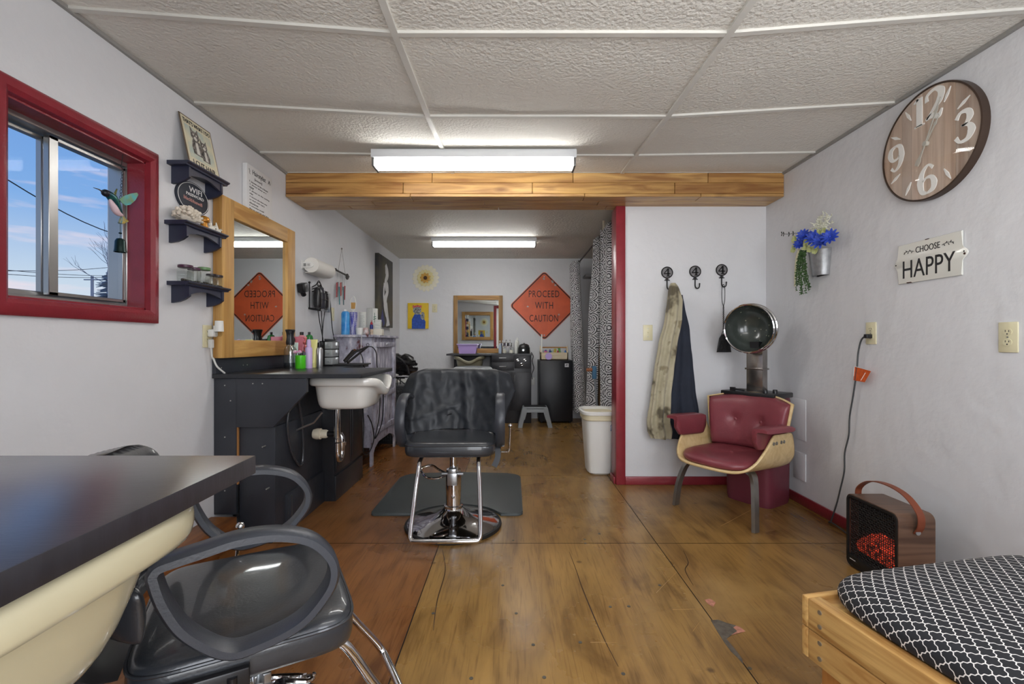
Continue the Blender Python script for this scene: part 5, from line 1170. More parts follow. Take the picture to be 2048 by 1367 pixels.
# near counter with its beige shampoo bowl
def near_counter():
    t = thing('styling_station', 'black topped shampoo counter in the near left foreground', 'station', (-1.0, .2, 0))
    b = MB(); b.prism([(XL + .005, YF + .005), (-.385, YF + .005), (-.412, .747), (XL + .005, .747)], Tr(0, 0, .832), .028, bev=.0015); b.build('countertop', mat('worn_black_laminate', S(32, 32, 37), .30, var=.18, vs=18, bump=.03, bs=60, coat=1.0, stretch=(1, 6, 1)), t)
    b = MB(); b.box((XL + .005, YF + .002, .861), (-.42, YF + .02, .95), bev=.002); b.build('backsplash', BLACKPAINT, t)
    b = MB(); b.box((XL + .01, YF + .01, 0), (XL + .30, .62, .831), bev=.003); b.box((XL + .3, YF + .01, 0), (-.86, .10, .831), bev=.003); b.build('cabinet_body', BLACKPAINT, t)
    b = MB(); b.box((-.86, YF + .01, 0), (-.42, YF + .05, .831)); b.build('back_panel', BLACKPAINT, t)
near_counter()
shampoo_bowl('beige shampoo bowl under the near black counter', S(178, 170, 142), 'beige_ceramic', (-.620, .455, .831), PI, fl_=.006, tp=.86)
# ------------------------------------------------------------------ right half: hooks, jackets, dryer chair, wall decor, heater, bench
IRON = mat('wrought_iron', S(30, 29, 30), .5, metal=.4)
def hook(px, py, label):
    Y = 3.43; x, z = xY(px, Y), zY(py, Y); M = frame('B', (x, Y, z)); t = thing('coat_hook', label, 'hook', (x, Y, z - .13), group='iron number hooks on the partition wall')
    b = MB(); n = 32
    b.lathe([(0, 0), (.040, 0), (.042, .004), (.042, .009), (.036, .010), (.035, .005), (0, .005)], M, 32); b.build('plaque', mat('grey_iron', S(128, 126, 128), .6, metal=.0, var=.15, vs=60), t)
    b = MB(); b.tube([M @ Vector((.040 * math.cos(a), .040 * math.sin(a), .008)) for a in [2 * PI * k / n for k in range(n)]], .004, 6, closed=True); b.box((-.012, -.052, 0), (.012, -.046, .012), M); b.box((-.018, -.060, 0), (.018, -.055, .014), M)
    b.tube([M @ Vector(p) for p in smooth_path([(0, -.04, .008), (0, -.06, .008), (0, -.105, .008), (.003, -.122, .018), (.012, -.126, .030), (.020, -.116, .034), (.022, -.096, .034)], 5)], .0045, 8); b.ball(M @ Vector((.022, -.094, .034)), .006, u=8, v=6); b.build('hook', IRON, t)
    b = MB(); b.ribbon([(.008, .028), (-.022, -.006), (.026, -.006)][:2], [.008, .006], M @ Tr(0, 0, .005), .004); b.ribbon([(-.024, -.008), (.024, -.008)], [.008, .008], M @ Tr(0, 0, .005), .004); b.ribbon([(.008, .030), (.008, -.028)], [.013, .013], M @ Tr(0, 0, .005), .004); b.ribbon([(-.006, -.027), (.022, -.027)], [.005, .005], M @ Tr(0, 0, .005), .004); b.build('number', IRON, t)
hook(1333, 545, 'round iron hook with a figure 4, holding the two jackets')
hook(1389, 543, 'round iron hook with a figure 4 and nothing on it')
hook(1442, 540, 'round iron hook with a figure 4, holding the black fly swatter')

def garment(name, label, rows, m, Yc, seed, folds, cuff=True):
    """rows: (py, px left, px right, depth)"""
    t = thing(name, label, 'jacket', at((rows[-1][1] + rows[-1][2]) / 2, rows[-1][0], Yc)); N_ = 72
    R = []; K = 46
    for i in range(K + 1):
        py = rows[0][0] + (rows[-1][0] - rows[0][0]) * i / K
        for a, c in zip(rows, rows[1:]):
            if a[0] <= py <= c[0] + 1e-6:
                q = (py - a[0]) / (c[0] - a[0]); q = q * q * (3 - 2 * q) * .5 + q * .5; l, r, d = [a[j] + (c[j] - a[j]) * q for j in (1, 2, 3)]; break
        u = i / K; cx_ = xY((l + r) / 2, Yc); w = (xY(r, Yc) - xY(l, Yc)) / 2; z = zY(py, Yc); ring = []
        for k in range(N_):
            a = 2 * PI * k / N_; fd = 1 + (.16 + .32 * u) * (.9 * math.sin(folds * a + 3 * noise.noise(Vector((u * 2.2, seed, 0)))) + .9 * noise.noise(Vector((math.cos(a) * 2.3, math.sin(a) * 2.3 + seed, u * 2.6))))
            fd2 = 1 + (fd - 1) * .35
            yy = Yc + d * math.sin(a) * fd; ring.append(Vector((cx_ + w * math.cos(a) * fd2, min(yy, 3.425), z + .012 * u * noise.noise(Vector((math.cos(a) * 2, seed, 5))))))
        R.append(ring)
    b = MB(); b.skin(R); b.build('shell', m, t, sharp=70); return t
KH = mat('khaki_camo', S(172, 160, 126), .85, col2=S(186, 176, 146), vs=5)
def camo():
    m, N, L, bs_ = nodes('faded_camo'); tc = N.new('ShaderNodeTexCoord'); nz = N.new('ShaderNodeTexNoise'); nz.inputs['Scale'].default_value = 7; nz.inputs['Detail'].default_value = 3; L.new(tc.outputs['Object'], nz.inputs[0])
    rp = N.new('ShaderNodeValToRGB'); L.new(nz.outputs[0], rp.inputs[0]); e = rp.color_ramp.elements; e[0].position = .36; e[0].color = S(98, 90, 72); e[1].position = .44; e[1].color = S(172, 164, 138); x = e.new(.58); x.color = S(184, 177, 152); x = e.new(.64); x.color = S(140, 130, 104)
    L.new(rp.outputs[0], bs_.inputs['Base Color']); bs_.inputs['Roughness'].default_value = .9; bs_.inputs['Sheen Weight'].default_value = .2
    return m
garment('hoodie', 'navy blue hooded jacket hanging from the first iron hook under the camouflage jacket', [(590, 1352, 1364, .030), (612, 1346, 1368, .036), (660, 1338, 1378, .038), (720, 1330, 1385, .04), (780, 1324, 1388, .042), (822, 1320, 1393, .044), (848, 1322, 1391, .042), (850, 1335, 1386, .03), (876, 1340, 1366, .025)], mat('navy_fleece', S(40, 46, 60), .85, var=.1, vs=12, bump=.15, bs=80), 3.378, 2.0, 6)
garment('jacket', 'faded camouflage khaki jacket hanging from the first iron hook', [(566, 1341, 1350, .02), (576, 1337, 1357, .034), (600, 1335, 1364, .045), (640, 1330, 1362, .05), (690, 1318, 1352, .05), (740, 1310, 1346, .05), (790, 1303, 1340, .05), (842, 1296, 1338, .05), (862, 1298, 1343, .045), (876, 1304, 1342, .035)], camo(), 3.315, 7.0, 7)

def swatter():
    Y = 3.392; P = lambda px, py: at(px, py, Y); t = thing('fly_swatter', 'black wire handled fly swatter hanging from the third iron hook', 'fly swatter', tuple(P(1447, 704)))
    b = MB()
    b.tube(smooth_path([P(1446, 568), P(1443.5, 575), P(1443.5, 600), P(1446.5, 612)], 5), .0022, 6); b.tube(smooth_path([P(1446, 568), P(1449, 575), P(1449, 600), P(1446.5, 612)], 5), .0022, 6)
    for ph in (0, PI): b.tube([P(1446.5, 612 + 48 * k / 40) + Vector((.0035 * math.cos(ph + k * .9), .0035 * math.sin(ph + k * .9), 0)) for k in range(41)], .0022, 6)
    b.tube([P(1446.5, 660), P(1443, 668)], .0022, 6); b.tube([P(1446.5, 660), P(1451, 668)], .0022, 6); b.build('wire_handle', IRON, t)
    b = MB(); M = frame('B', (0, Y, 0)); q = [P(*c) for c in ((1433, 704), (1462, 704), (1458, 676), (1452, 668), (1443, 668), (1438, 676))]; b.prism([(p.x, p.z) for p in q], M @ Tr(0, 0, -.003), .006, bev=.001)
    for k in range(7): p = P(1437 + 3.4 * k, 702); p2 = P(1440.5 + 2.3 * k, 680); b.tube([p + Vector((0, -.004, 0)), p2 + Vector((0, -.004, 0))], .0018, 5)
    b.build('paddle', mat('black_weave', S(26, 26, 28), .4), t)
swatter()

# red dryer chair
BURG = mat('burgundy_vinyl', S(126, 58, 66), .36, var=.06, vs=10, bump=.08, bs=120)
BURGP = mat('burgundy_metal', S(108, 48, 60), .4, var=.08, vs=6)
BIRCH = wood('birch_ply', S(206, 176, 122), S(226, 200, 150), 'X', .7, .38, coat=.3)
LEGM = mat('worn_aluminium', S(150, 148, 144), .36, metal=.85, var=.15, vs=8)
def dryer_chair():
    t = thing('dryer_chair', 'red vinyl dryer chair with bentwood shell and round hood in the corner', 'chair', (1.365, 2.885, 0), math.radians(-57.3), world=False)
    prof = smooth_path([(0, .300), (.10, .300), (.18, .305), (.232, .328), (.262, .375), (.276, .44), (.283, .515)], 5); n = len(prof) - 1
    def shell(u, v):
        s_ = abs(u - .5) * 2; lim = .60 + .40 * min(1, max(0, (v - .02) / .36)) ** .75
        if v > .80: lim = 1 - .35 * ((v - .80) / .2) ** 1.5
        f = s_ * lim * n; i = min(n - 1, int(f)); q = f - i; x = prof[i].x + (prof[i + 1].x - prof[i].x) * q; z = prof[i].y + (prof[i + 1].y - prof[i].y) * q
        y0_ = -.285 + .09 * s_ ** 2; y = y0_ + (.205 - y0_) * v
        return Vector((x * (1 if u >= .5 else -1), y, z - .018 * v * (1 - s_) + .012 * (1 - v)))
    b = MB(); b.grid(44, 26, shell); b.build('seat_shell', BIRCH, t, sharp=60, solid=.014)
    b = MB()
    def cr(w, d0, d1, z, k=1):
        return [Vector((p.x, p.y if p.y > 0 else p.y - .035 * (1 - (p.x / w) ** 2) * (1 if p.y < -.5 * d0 else max(0, -p.y / d0)), z + .028 * max(0, -(p.y) / d0 - .6) * -.6)) for p in sup(w, d0, z, 3.6, 52, cy=0)]
    b.skin([cr(.215, .215, .2, .316), cr(.236, .236, .2, .326), cr(.242, .245, .2, .345), cr(.234, .236, .2, .367), cr(.20, .20, .2, .379), cr(.12, .12, .2, .380), cr(.04, .04, .2, .368)]); sc = b.build('seat_cushion', BURG, t, sharp=70, subsurf=1)
    b = MB(); b.ball((0, .0, .368), .010, (1, 1, .6), u=12, v=8); b.build('button', BURG, sc)
    def bk(x, z, off): return .165 - .105 * (x / .30) ** 2 + (z - .40) * .20 + off
    def bshell(u, v):
        s_ = (u - .5) * 2; z0_ = .385 + .02 * s_ * s_; z1_ = .722 - .042 * s_ * s_; z = z0_ + (z1_ - z0_) * v; w = .238 + .045 * v ** .8; x = s_ * w
        return Vector((x, bk(x, z, .035), z))
    b = MB(); b.grid(30, 14, bshell); b.build('back_shell', BIRCH, t, sharp=60, solid=.013)
    def bcush(u, v):
        s_ = (u - .5) * 2; z = .372 + .342 * v - .038 * s_ * s_ * v; w = .222 + .045 * v ** .8; x = s_ * w; e = (1 - abs(s_) ** 6) * (1 - abs(2 * v - 1) ** 6)
        d = .058 * max(0, e) ** .5; 
        for bx in (-.085, .085): d -= .020 * math.exp(-(((x - bx) ** 2 + (z - .545) ** 2) / .0012))
        return Vector((x, bk(x, z, .026) - d, z))
    b = MB(); b.grid(44, 26, bcush); bc = b.build('back_cushion', BURG, t, sharp=75, solid=.004)
    for bx in (-.085, .085): b = MB(); b.ball((bx, bk(bx, .545, .026) - .040, .545), .011, (1, .6, 1), u=12, v=8); b.build('button', BURG, bc)
    for sx in (-1, 1):
        b = MB(); R = []
        for k in range(11):
            y = -.205 + .30 * k / 10; e = math.sqrt(max(.02, 1 - (2 * k / 10 - 1) ** 8)); zt = .560 - .012 * (k / 10); w = .048
            inn = -sx; ps = [(.045, -.012), (.045, .010), (.03, .019), (-.03, .019), (-.046, .012), (-.050, -.02), (-.049, -.10), (-.042, -.112), (-.026, -.112), (-.020, -.10), (-.019, -.025), (-.010, -.014)]
            R.append([Vector((sx * .288 + sx * px_ * (.85 + .15 * e), y, zt + pz * (.55 + .45 * e))) for px_, pz in ps])
        b.skin(R); b.build('armrest', BURG, t, sharp=60)
        b = MB(); 
        for yy in (-.06, -.03, .02, .05): b.cyl((sx * .274, yy, .475), (sx * .290, yy, .475), .010, n=12)
        b.build('rivets', LEGM, t)
        b = MB(); pts = smooth_path([(sx * .16, -.09, .296), (sx * .205, -.125, .285), (sx * .232, -.155, .235), (sx * .252, -.185, .13), (sx * .262, -.20, .0)], 6); b.tube(pts, 1, sec=[(.010, .022), (-.010, .022), (-.010, -.022), (.010, -.022)], up=(0, 1, 0)); b.build('leg', LEGM, t, sharp=30)
    b = MB(); b.skin([[Vector((p.x - .035, p.y + .345, z)) for p in sup(w, d, 0, 6, 40)] for w, d, z in ((.150, .135, 0), (.155, .14, .03), (.16, .15, .66), (.155, .145, .69))]); b.build('pedestal', BURGP, t, sharp=50)
    b = MB(); b.box((-.215, .21, .69), (.145, .445, .722), bev=.006); b.box((-.16, .23, .72), (-.13, .25, .745)); b.tube([(-.145, .24, .735), (-.06, .235, .73)], .006, 8); b.build('control_tray', BLACKP, t)
    for kx in (.095, .13): b = MB(); b.lathe([(.014, .72), (.014, .742), (.011, .746), (0, .746)], Tr(kx - .02, .24 + .05 * (kx > .1), 0), 14); b.build('knob', BLACKP, t)
    b = MB(); b.box((-.085, .30, .72), (.025, .36, 1.0), bev=.003); b.box((-.092, .292, .865), (.032, .368, .877), bev=.002); b.build('column', mat('worn_chrome', S(170, 164, 160), .22, metal=.95, var=.18, vs=9), t)
    b = MB(); b.box((-.045, .284, .985), (-.015, .30, 1.0)); b.box((-.06, .30, .99), (.0, .35, 1.05)); b.build('pivot', BLACKP, t)
    Mh = Tr(-.028, .235, 1.136) @ Rz(.12) @ Rx(PI / 2 + .06) @ Matrix.Scale(.86, 4)
    b = MB(); b.lathe([(0, -.17), (.07, -.165), (.125, -.135), (.165, -.085), (.182, -.02), (.184, .014), (.178, .018), (.174, .0)], Mh, 48, cap=False); hd = b.build('hood', mat('hood_grey', S(92, 96, 96), .35, metal=.5), t)
    b = MB(); b.lathe([(.183, -.055), (.190, -.05), (.191, -.03), (.184, -.025)], Mh, 48, cap=False); b.lathe([(.178, .012), (.186, .010), (.188, .020), (.182, .024), (.176, .020)], Mh, 48, cap=False); b.build('hood_trim', CHROME, hd)
    m, N, L, bs_ = nodes('hood_inner'); tc = N.new('ShaderNodeTexCoord'); vo = N.new('ShaderNodeTexVoronoi'); vo.inputs['Scale'].default_value = 26; vo.inputs['Randomness'].default_value = .55; L.new(tc.outputs['Object'], vo.inputs[0]); rp = N.new('ShaderNodeValToRGB'); L.new(vo.outputs['Distance'], rp.inputs[0])
    rp.color_ramp.elements[0].position = .06; rp.color_ramp.elements[0].color = S(168, 172, 150); rp.color_ramp.elements[1].position = .13; rp.color_ramp.elements[1].color = S(62, 68, 64); L.new(rp.outputs[0], bs_.inputs['Base Color']); bs_.inputs['Roughness'].default_value = .22; bs_.inputs['Coat Weight'].default_value = .4
    b = MB(); b.lathe([(.174, .008), (.168, -.03), (.150, -.075), (.115, -.115), (.065, -.14), (0, -.15)], Mh, 48, cap=False); b.build('hood_bowl', m, hd)
dryer_chair()

# wall bucket with artificial flowers
def flowers():
    Yc = 2.80; xc, r0, r1 = XR - .003, .055, .075; zb, zt = zY(549, 2.76), zY(497, 2.76); t = thing('wall_planter', 'galvanised half bucket of blue and cream flowers on the right wall', 'planter', (xc, Yc, zb))
    GAL = mat('galvanised', S(168, 170, 172), .38, metal=.8, var=.16, vs=26)
    b = MB(); n = 20
    def half(r, z, k=1): return [Vector((xc - r * math.sin(PI * i / n), Yc + r * math.cos(PI * i / n), z)) for i in range(n + 1)]
    b.skin([half(r0 - .004, zb + .006), half(r0, zb), half(r0 + .002, zb + .008), half(r1, zt - .006), half(r1 + .003, zt), half(r1 - .004, zt), half(r1 - .006, zt - .01)], closed=True); b.build('bucket', GAL, t)
    zr = zt; C0 = Vector((xc - .055, Yc, zt + .01)); rnd = random.Random(12)
    q = lambda px, py, d=.06: Vector((XR - d, yL(px, XR - d), zY(py, yL(px, XR - d))))
    BLUE = mat('blue_petal', S(44, 74, 186), .6, var=.25, vs=40); LIME = mat('lime_petal', S(206, 214, 150), .7, var=.12, vs=40); CRM = mat('cream_spray', S(222, 222, 204), .8); LEAF = mat('sprig_green', S(70, 104, 56), .7, var=.25, vs=50)
    def petal(b, c, d, up, l, w):
        d = d.normalized(); s_ = d.cross(up).normalized(); k = [(0, .15), (.3, .8), (.6, 1), (.85, .6), (1, .03)]
        A = [c + d * (l * a) + up * (.18 * l * a * a * -1 + .12 * l * a) for a, _ in k]
        V1 = [b.bm.verts.new(A[i] + s_ * w * k[i][1]) for i in range(5)]; V2 = [b.bm.verts.new(A[i] - s_ * w * k[i][1]) for i in range(5)]
        for i in range(4): b.bm.faces.new((V1[i], V1[i + 1], V2[i + 1], V2[i]))
    for px, py, k in ((1607, 471, .8), (1628, 476, 1), (1641, 482, 1.1), (1660, 474, .95), (1599, 488, .7)):
        c = q(px, py, .085); b = MB(); nrm = Vector((-.8, -.6, .3)).normalized(); a1 = nrm.cross(Vector((0, 0, 1))).normalized(); a2 = nrm.cross(a1)
        for ly in range(2):
            for i in range(11): a = 2 * PI * i / 11 + ly * .3; petal(b, c + nrm * .004 * ly, (a1 * math.cos(a) + a2 * math.sin(a)) + nrm * (.35 + .4 * ly), nrm, (.056 - .016 * ly) * k, .0085)
        b.ball(c + nrm * .008, .007, u=8, v=6); b.build('blue_flower', BLUE, t, recalc=False)
    for px, py in ((1590, 478), (1592, 490), (1614, 482), (1611, 493), (1621, 497), (1631, 500), (1650, 463), (1640, 466), (1588, 498)):
        c = q(px, py, .075); b = MB()
        for i in range(7): a = 2 * PI * i / 7; petal(b, c, Vector((-.5 + .3 * math.sin(a * 2), math.cos(a), math.sin(a))), Vector((-1, -.3, .2)).normalized(), .027, .013)
        b.build('hydrangea', LIME, t, recalc=False)
    b = MB(); base = q(1640, 470, .06)
    for k in range(15):
        e = q(rnd.uniform(1622, 1672), rnd.uniform(424, 462), rnd.uniform(.03, .10)); m_ = base.lerp(e, .55) + Vector((0, rnd.uniform(-.01, .01), .012)); pth = smooth_path([base, m_, e], 5); b.tube(pth, .0016, 5)
        for j in range(7):
            p = pth[3 + j % (len(pth) - 3)]; d = Vector((rnd.uniform(-1, .4), rnd.uniform(-1, 1), rnd.uniform(-.2, 1))).normalized(); b.tube([p, p + d * .022], .004, 5, r1=.0015)
    b.build('cream_spray', CRM, t)
    b = MB(); pth = smooth_path([q(1606, 468, .07), q(1590, 466, .075), q(1576, 468, .08), q(1564, 467, .08)], 5); b.tube(pth, .0016, 5)
    for i in (2, 6, 9, 13, 15):
        p = pth[min(i, len(pth) - 1)]
        for s_ in (-1, 1): petal(b, p, Vector((-.2, .5, s_)), Vector((-1, 0, 0)), .018, .006)
    b.build('dark_sprig', mat('dark_sprig', S(58, 62, 58), .8), t, recalc=False)
    b = MB()
    for k in range(16):
        a = q(rnd.uniform(1600, 1612), 500, .085); ex = rnd.uniform(1590, 1622); ey = rnd.uniform(555, 596); e = q(ex, ey, .05); pth = smooth_path([a, a.lerp(e, .5) + Vector((-.008, rnd.uniform(-.01, .01), .02)), e], 9); b.tube(pth, .0012, 4)
        for p in pth[1:]:
            for s_ in range(3): petal(b, p, Vector((rnd.uniform(-.6, .2), rnd.uniform(-1, 1), rnd.uniform(-.8, .3))), Vector((-1, 0, .1)).normalized(), .012, .0038)
    f = b.build('trailing_greenery', LEAF, t, recalc=False); f['kind'] = 'stuff'
    b = MB(); b.tube(smooth_path([q(1600, 500, .08), q(1594, 515, .08), q(1591, 540, .07), q(1589, 572, .055)], 6), lambda u: .013 - .008 * u, 8); b.build('cream_amaranth', mat('cream_tassel', S(214, 210, 178), .9, bump=.8, bs=160), t)
flowers()

# wall clock
def clock():
    Yc, zc, R = 2.066, 1.926, .247; th = .032; M0 = frame('R', (XR, Yc, zc)); t = thing('wall_clock', 'big round wood plank clock on the right wall', 'clock', (XR, Yc, zc - R))
    b = MB(); b.lathe([(0, 0), (R, 0), (R, th), (R - .006, th + .002), (R - .007, th - .006), (0, th - .006)], M0, 72); b.build('rim', mat('clock_rim', S(70, 54, 44), .4, metal=.3), t)
    m = wood('clock_planks', S(176, 150, 130), S(226, 206, 188), 'Z', .55, .6, tint=True)
    b = MB(); lay = b.bm.loops.layers.float_color.new('board'); M = M0 @ Tr(0, 0, th - .006); rnd = random.Random(8); r = R - .008; nb = 9; w = 2 * r / nb
    for k in range(nb):
        a, c = -r + k * w + .0006, -r + (k + 1) * w - .0006; top = []; N_ = 8
        for i in range(N_ + 1): x = a + (c - a) * i / N_; top.append((x, math.sqrt(max(0.000001, r * r - x * x))))
        n0 = set(b.bm.faces); b.prism(top + [(x, -y) for x, y in reversed(top)], M, .003); g = rnd.uniform(.78, 1.08); rr = rnd.uniform(.95, 1.05)
        for f in b.bm.faces:
            if f not in n0:
                for l in f.loops: l[lay] = (g * rr, g, g / rr, 1)
    b.build('dial_planks', m, t)
    MF = M0 @ Tr(0, 0, th - .003); WN = mat('white_numeral', S(246, 246, 242), .5); s1 = .001
    def num(c, strokes, k=1.0):
        b = MB()
        for pts, ws in strokes: sp = smooth_path([(x * k + c[0], y * k + c[1], 0) for x, y in pts], 7) if len(pts) > 2 else [(x * k + c[0], y * k + c[1], 0) for x, y in pts]; nW = len(sp); b.ribbon(sp, [k * (ws[min(len(ws) - 2, int(i / (nW - 1) * (len(ws) - 1)))] * (1 - (i / (nW - 1) * (len(ws) - 1) - min(len(ws) - 2, int(i / (nW - 1) * (len(ws) - 1))))) + ws[min(len(ws) - 1, min(len(ws) - 2, int(i / (nW - 1) * (len(ws) - 1))) + 1)] * (i / (nW - 1) * (len(ws) - 1) - min(len(ws) - 2, int(i / (nW - 1) * (len(ws) - 1))))) for i in range(nW)], MF, .003)
        b.build('numeral', WN, t)
    one = [([(0, .055), (0, -.055)], [.026, .026]), ([(-.022, -.054), (.022, -.054)], [.006, .006]), ([(-.024, .042), (-.004, .054)], [.006, .012])]
    two = [([(-.030, .022), (-.028, .046), (.004, .056), (.030, .038), (.024, .008), (-.006, -.022), (-.030, -.046)], [.016, .010, .012, .028, .026, .010, .006]), ([(-.034, -.046), (-.006, -.040), (.020, -.052), (.034, -.030)], [.008, .022, .018, .006])]
    three = [([(-.030, .034), (-.014, .054), (.014, .050), (.022, .028), (.006, .006), (-.010, .004)], [.016, .010, .020, .026, .010, .005]), ([(-.008, .004), (.018, -.002), (.028, -.026), (.012, -.052), (-.016, -.054), (-.032, -.034)], [.005, .016, .030, .016, .010, .016])]
    six = [([(.026, .040), (.006, .056), (-.020, .034), (-.030, -.006), (-.022, -.046), (.002, -.056)], [.014, .008, .018, .030, .020, .008]), ([(.002, -.056), (.026, -.044), (.032, -.020), (.020, .004), (-.004, .006), (-.018, -.006)], [.008, .020, .026, .016, .008, .006])]
    nine = [([(-x, -y) for x, y in six[0][0]], six[0][1]), ([(-x, -y) for x, y in six[1][0]], six[1][1])]
    q = .158
    num((-.038, q), one, 1.15); num((.034, q), two, 1.15); num((q + .012, 0), three, 1.1); num((0, -q), six, 1.1); num((-q - .008, 0), nine, 1.05)
    for h in (1, 2, 4, 5, 7, 8, 10, 11):
        a = PI / 2 - h * PI / 6; d = Vector((math.cos(a), math.sin(a))); b = MB(); b.ribbon([tuple(d * (r - .075)), tuple(d * (r - .045)), tuple(d * (r - .014))], [.003, .014, .002], MF, .003); b.build('hour_mark', WN, t)
    HD = mat('hand_grey', S(196, 194, 184), .5)
    for nm, a, l, zz in (('hour_hand', PI / 2 - math.radians(34), .115, .006), ('minute_hand', PI / 2 - math.radians(24), .185, .009)):
        b = MB(); d = Vector((math.cos(a), math.sin(a))); b.ribbon([tuple(d * -.095), tuple(d * -.075), tuple(d * -.06), tuple(d * l * .62), tuple(d * l * .72), tuple(d * l * .82), tuple(d * l)], [.008, .018, .006, .006, .016, .006, .002], MF @ Tr(0, 0, zz), .002); b.build(nm, HD, t)
    b = MB(); b.cyl(MF @ Vector((0, 0, 0)), MF @ Vector((0, 0, .014)), .011, n=20); b.build('hub', HD, t)
    b = MB(); b.lathe([(r, th), (r * .8, th + .012), (r * .5, th + .020), (r * .2, th + .024), (0, th + .0245)], M0, 64, cap=False); b.build('domed_glass', glass('clock_glass', (1, 1, 1, 1), .9), t)
clock()

# enamel sign
def happy():
    Yc, zc = (yL(1799, XR) + yL(1928, XR)) / 2, 1.416; M = frame('R', (XR, Yc, zc)); w, h = .159, .0925
    t = thing('enamel_sign', 'white enamel sign reading CHOOSE HAPPY on the right wall', 'sign', (XR, Yc, zc - h)); EN = mat('white_enamel', S(230, 230, 222), .2, coat=.4)
    b = MB(); tab = lambda s_: [(s_ * (w + .020 * math.sin(PI * k / 8) + .004), -.024 + .048 * k / 8) for k in range(9)]
    R = tab(1); Lf = tab(-1)[::-1]; pts = [(-w, -h), (w, -h), (w, -.030)] + R + [(w, .030), (w, h), (-w, h), (-w, .030)] + Lf + [(-w, -.030)]
    b.prism(pts, M @ Tr(0, 0, .003), .006, bev=.003); b.build('plate', EN, t)
    b = MB(); Mt = M @ Tr(0, 0, .0092); b.text('CHOOSE', Mt @ Tr(.0, .054, 0), .122, .028); b.build('lettering', INK, t); b = MB(); b.text('HAPPY', Mt @ Tr(0, -.028, 0), .262, .082)
    b.build('lettering', INK, t); b = MB()
    for s_ in (-1, 1):
        b.ribbon(smooth_path([(s_ * .070, .050, 0), (s_ * .095, .056, 0), (s_ * .125, .052, 0)], 4), [.002] * 9, Mt, .001)
        for k in range(5): x = s_ * (.078 + .010 * k); b.ribbon([(x, .053), (x + s_ * .006, .053 + (.008 if k % 2 else -.008))], [.001, .004], Mt, .001)
    b.build('leaf_sprigs', INK, t)
    b = MB(); RU = mat('rust_chip', S(74, 50, 40), .8); b.box((-.11, -h - .001, .004), (-.085, -h + .004, .0098), M); b.box((-.012, h - .003, .004), (.006, h + .001, .0098), M); b.cyl(M @ Vector((w + .012, -.006, .006)), M @ Vector((w + .012, -.006, .0098)), .005, n=10); b.build('rust_spots', RU, t)
    b = MB(); b.cyl(M @ Vector((w + .010, .004, .004)), M @ Vector((w + .010, .004, .0105)), .003, n=10); b.cyl(M @ Vector((-w - .012, .0, .004)), M @ Vector((-w - .012, .0, .0105)), .003, n=10); b.build('nail', IRON, t)
happy()

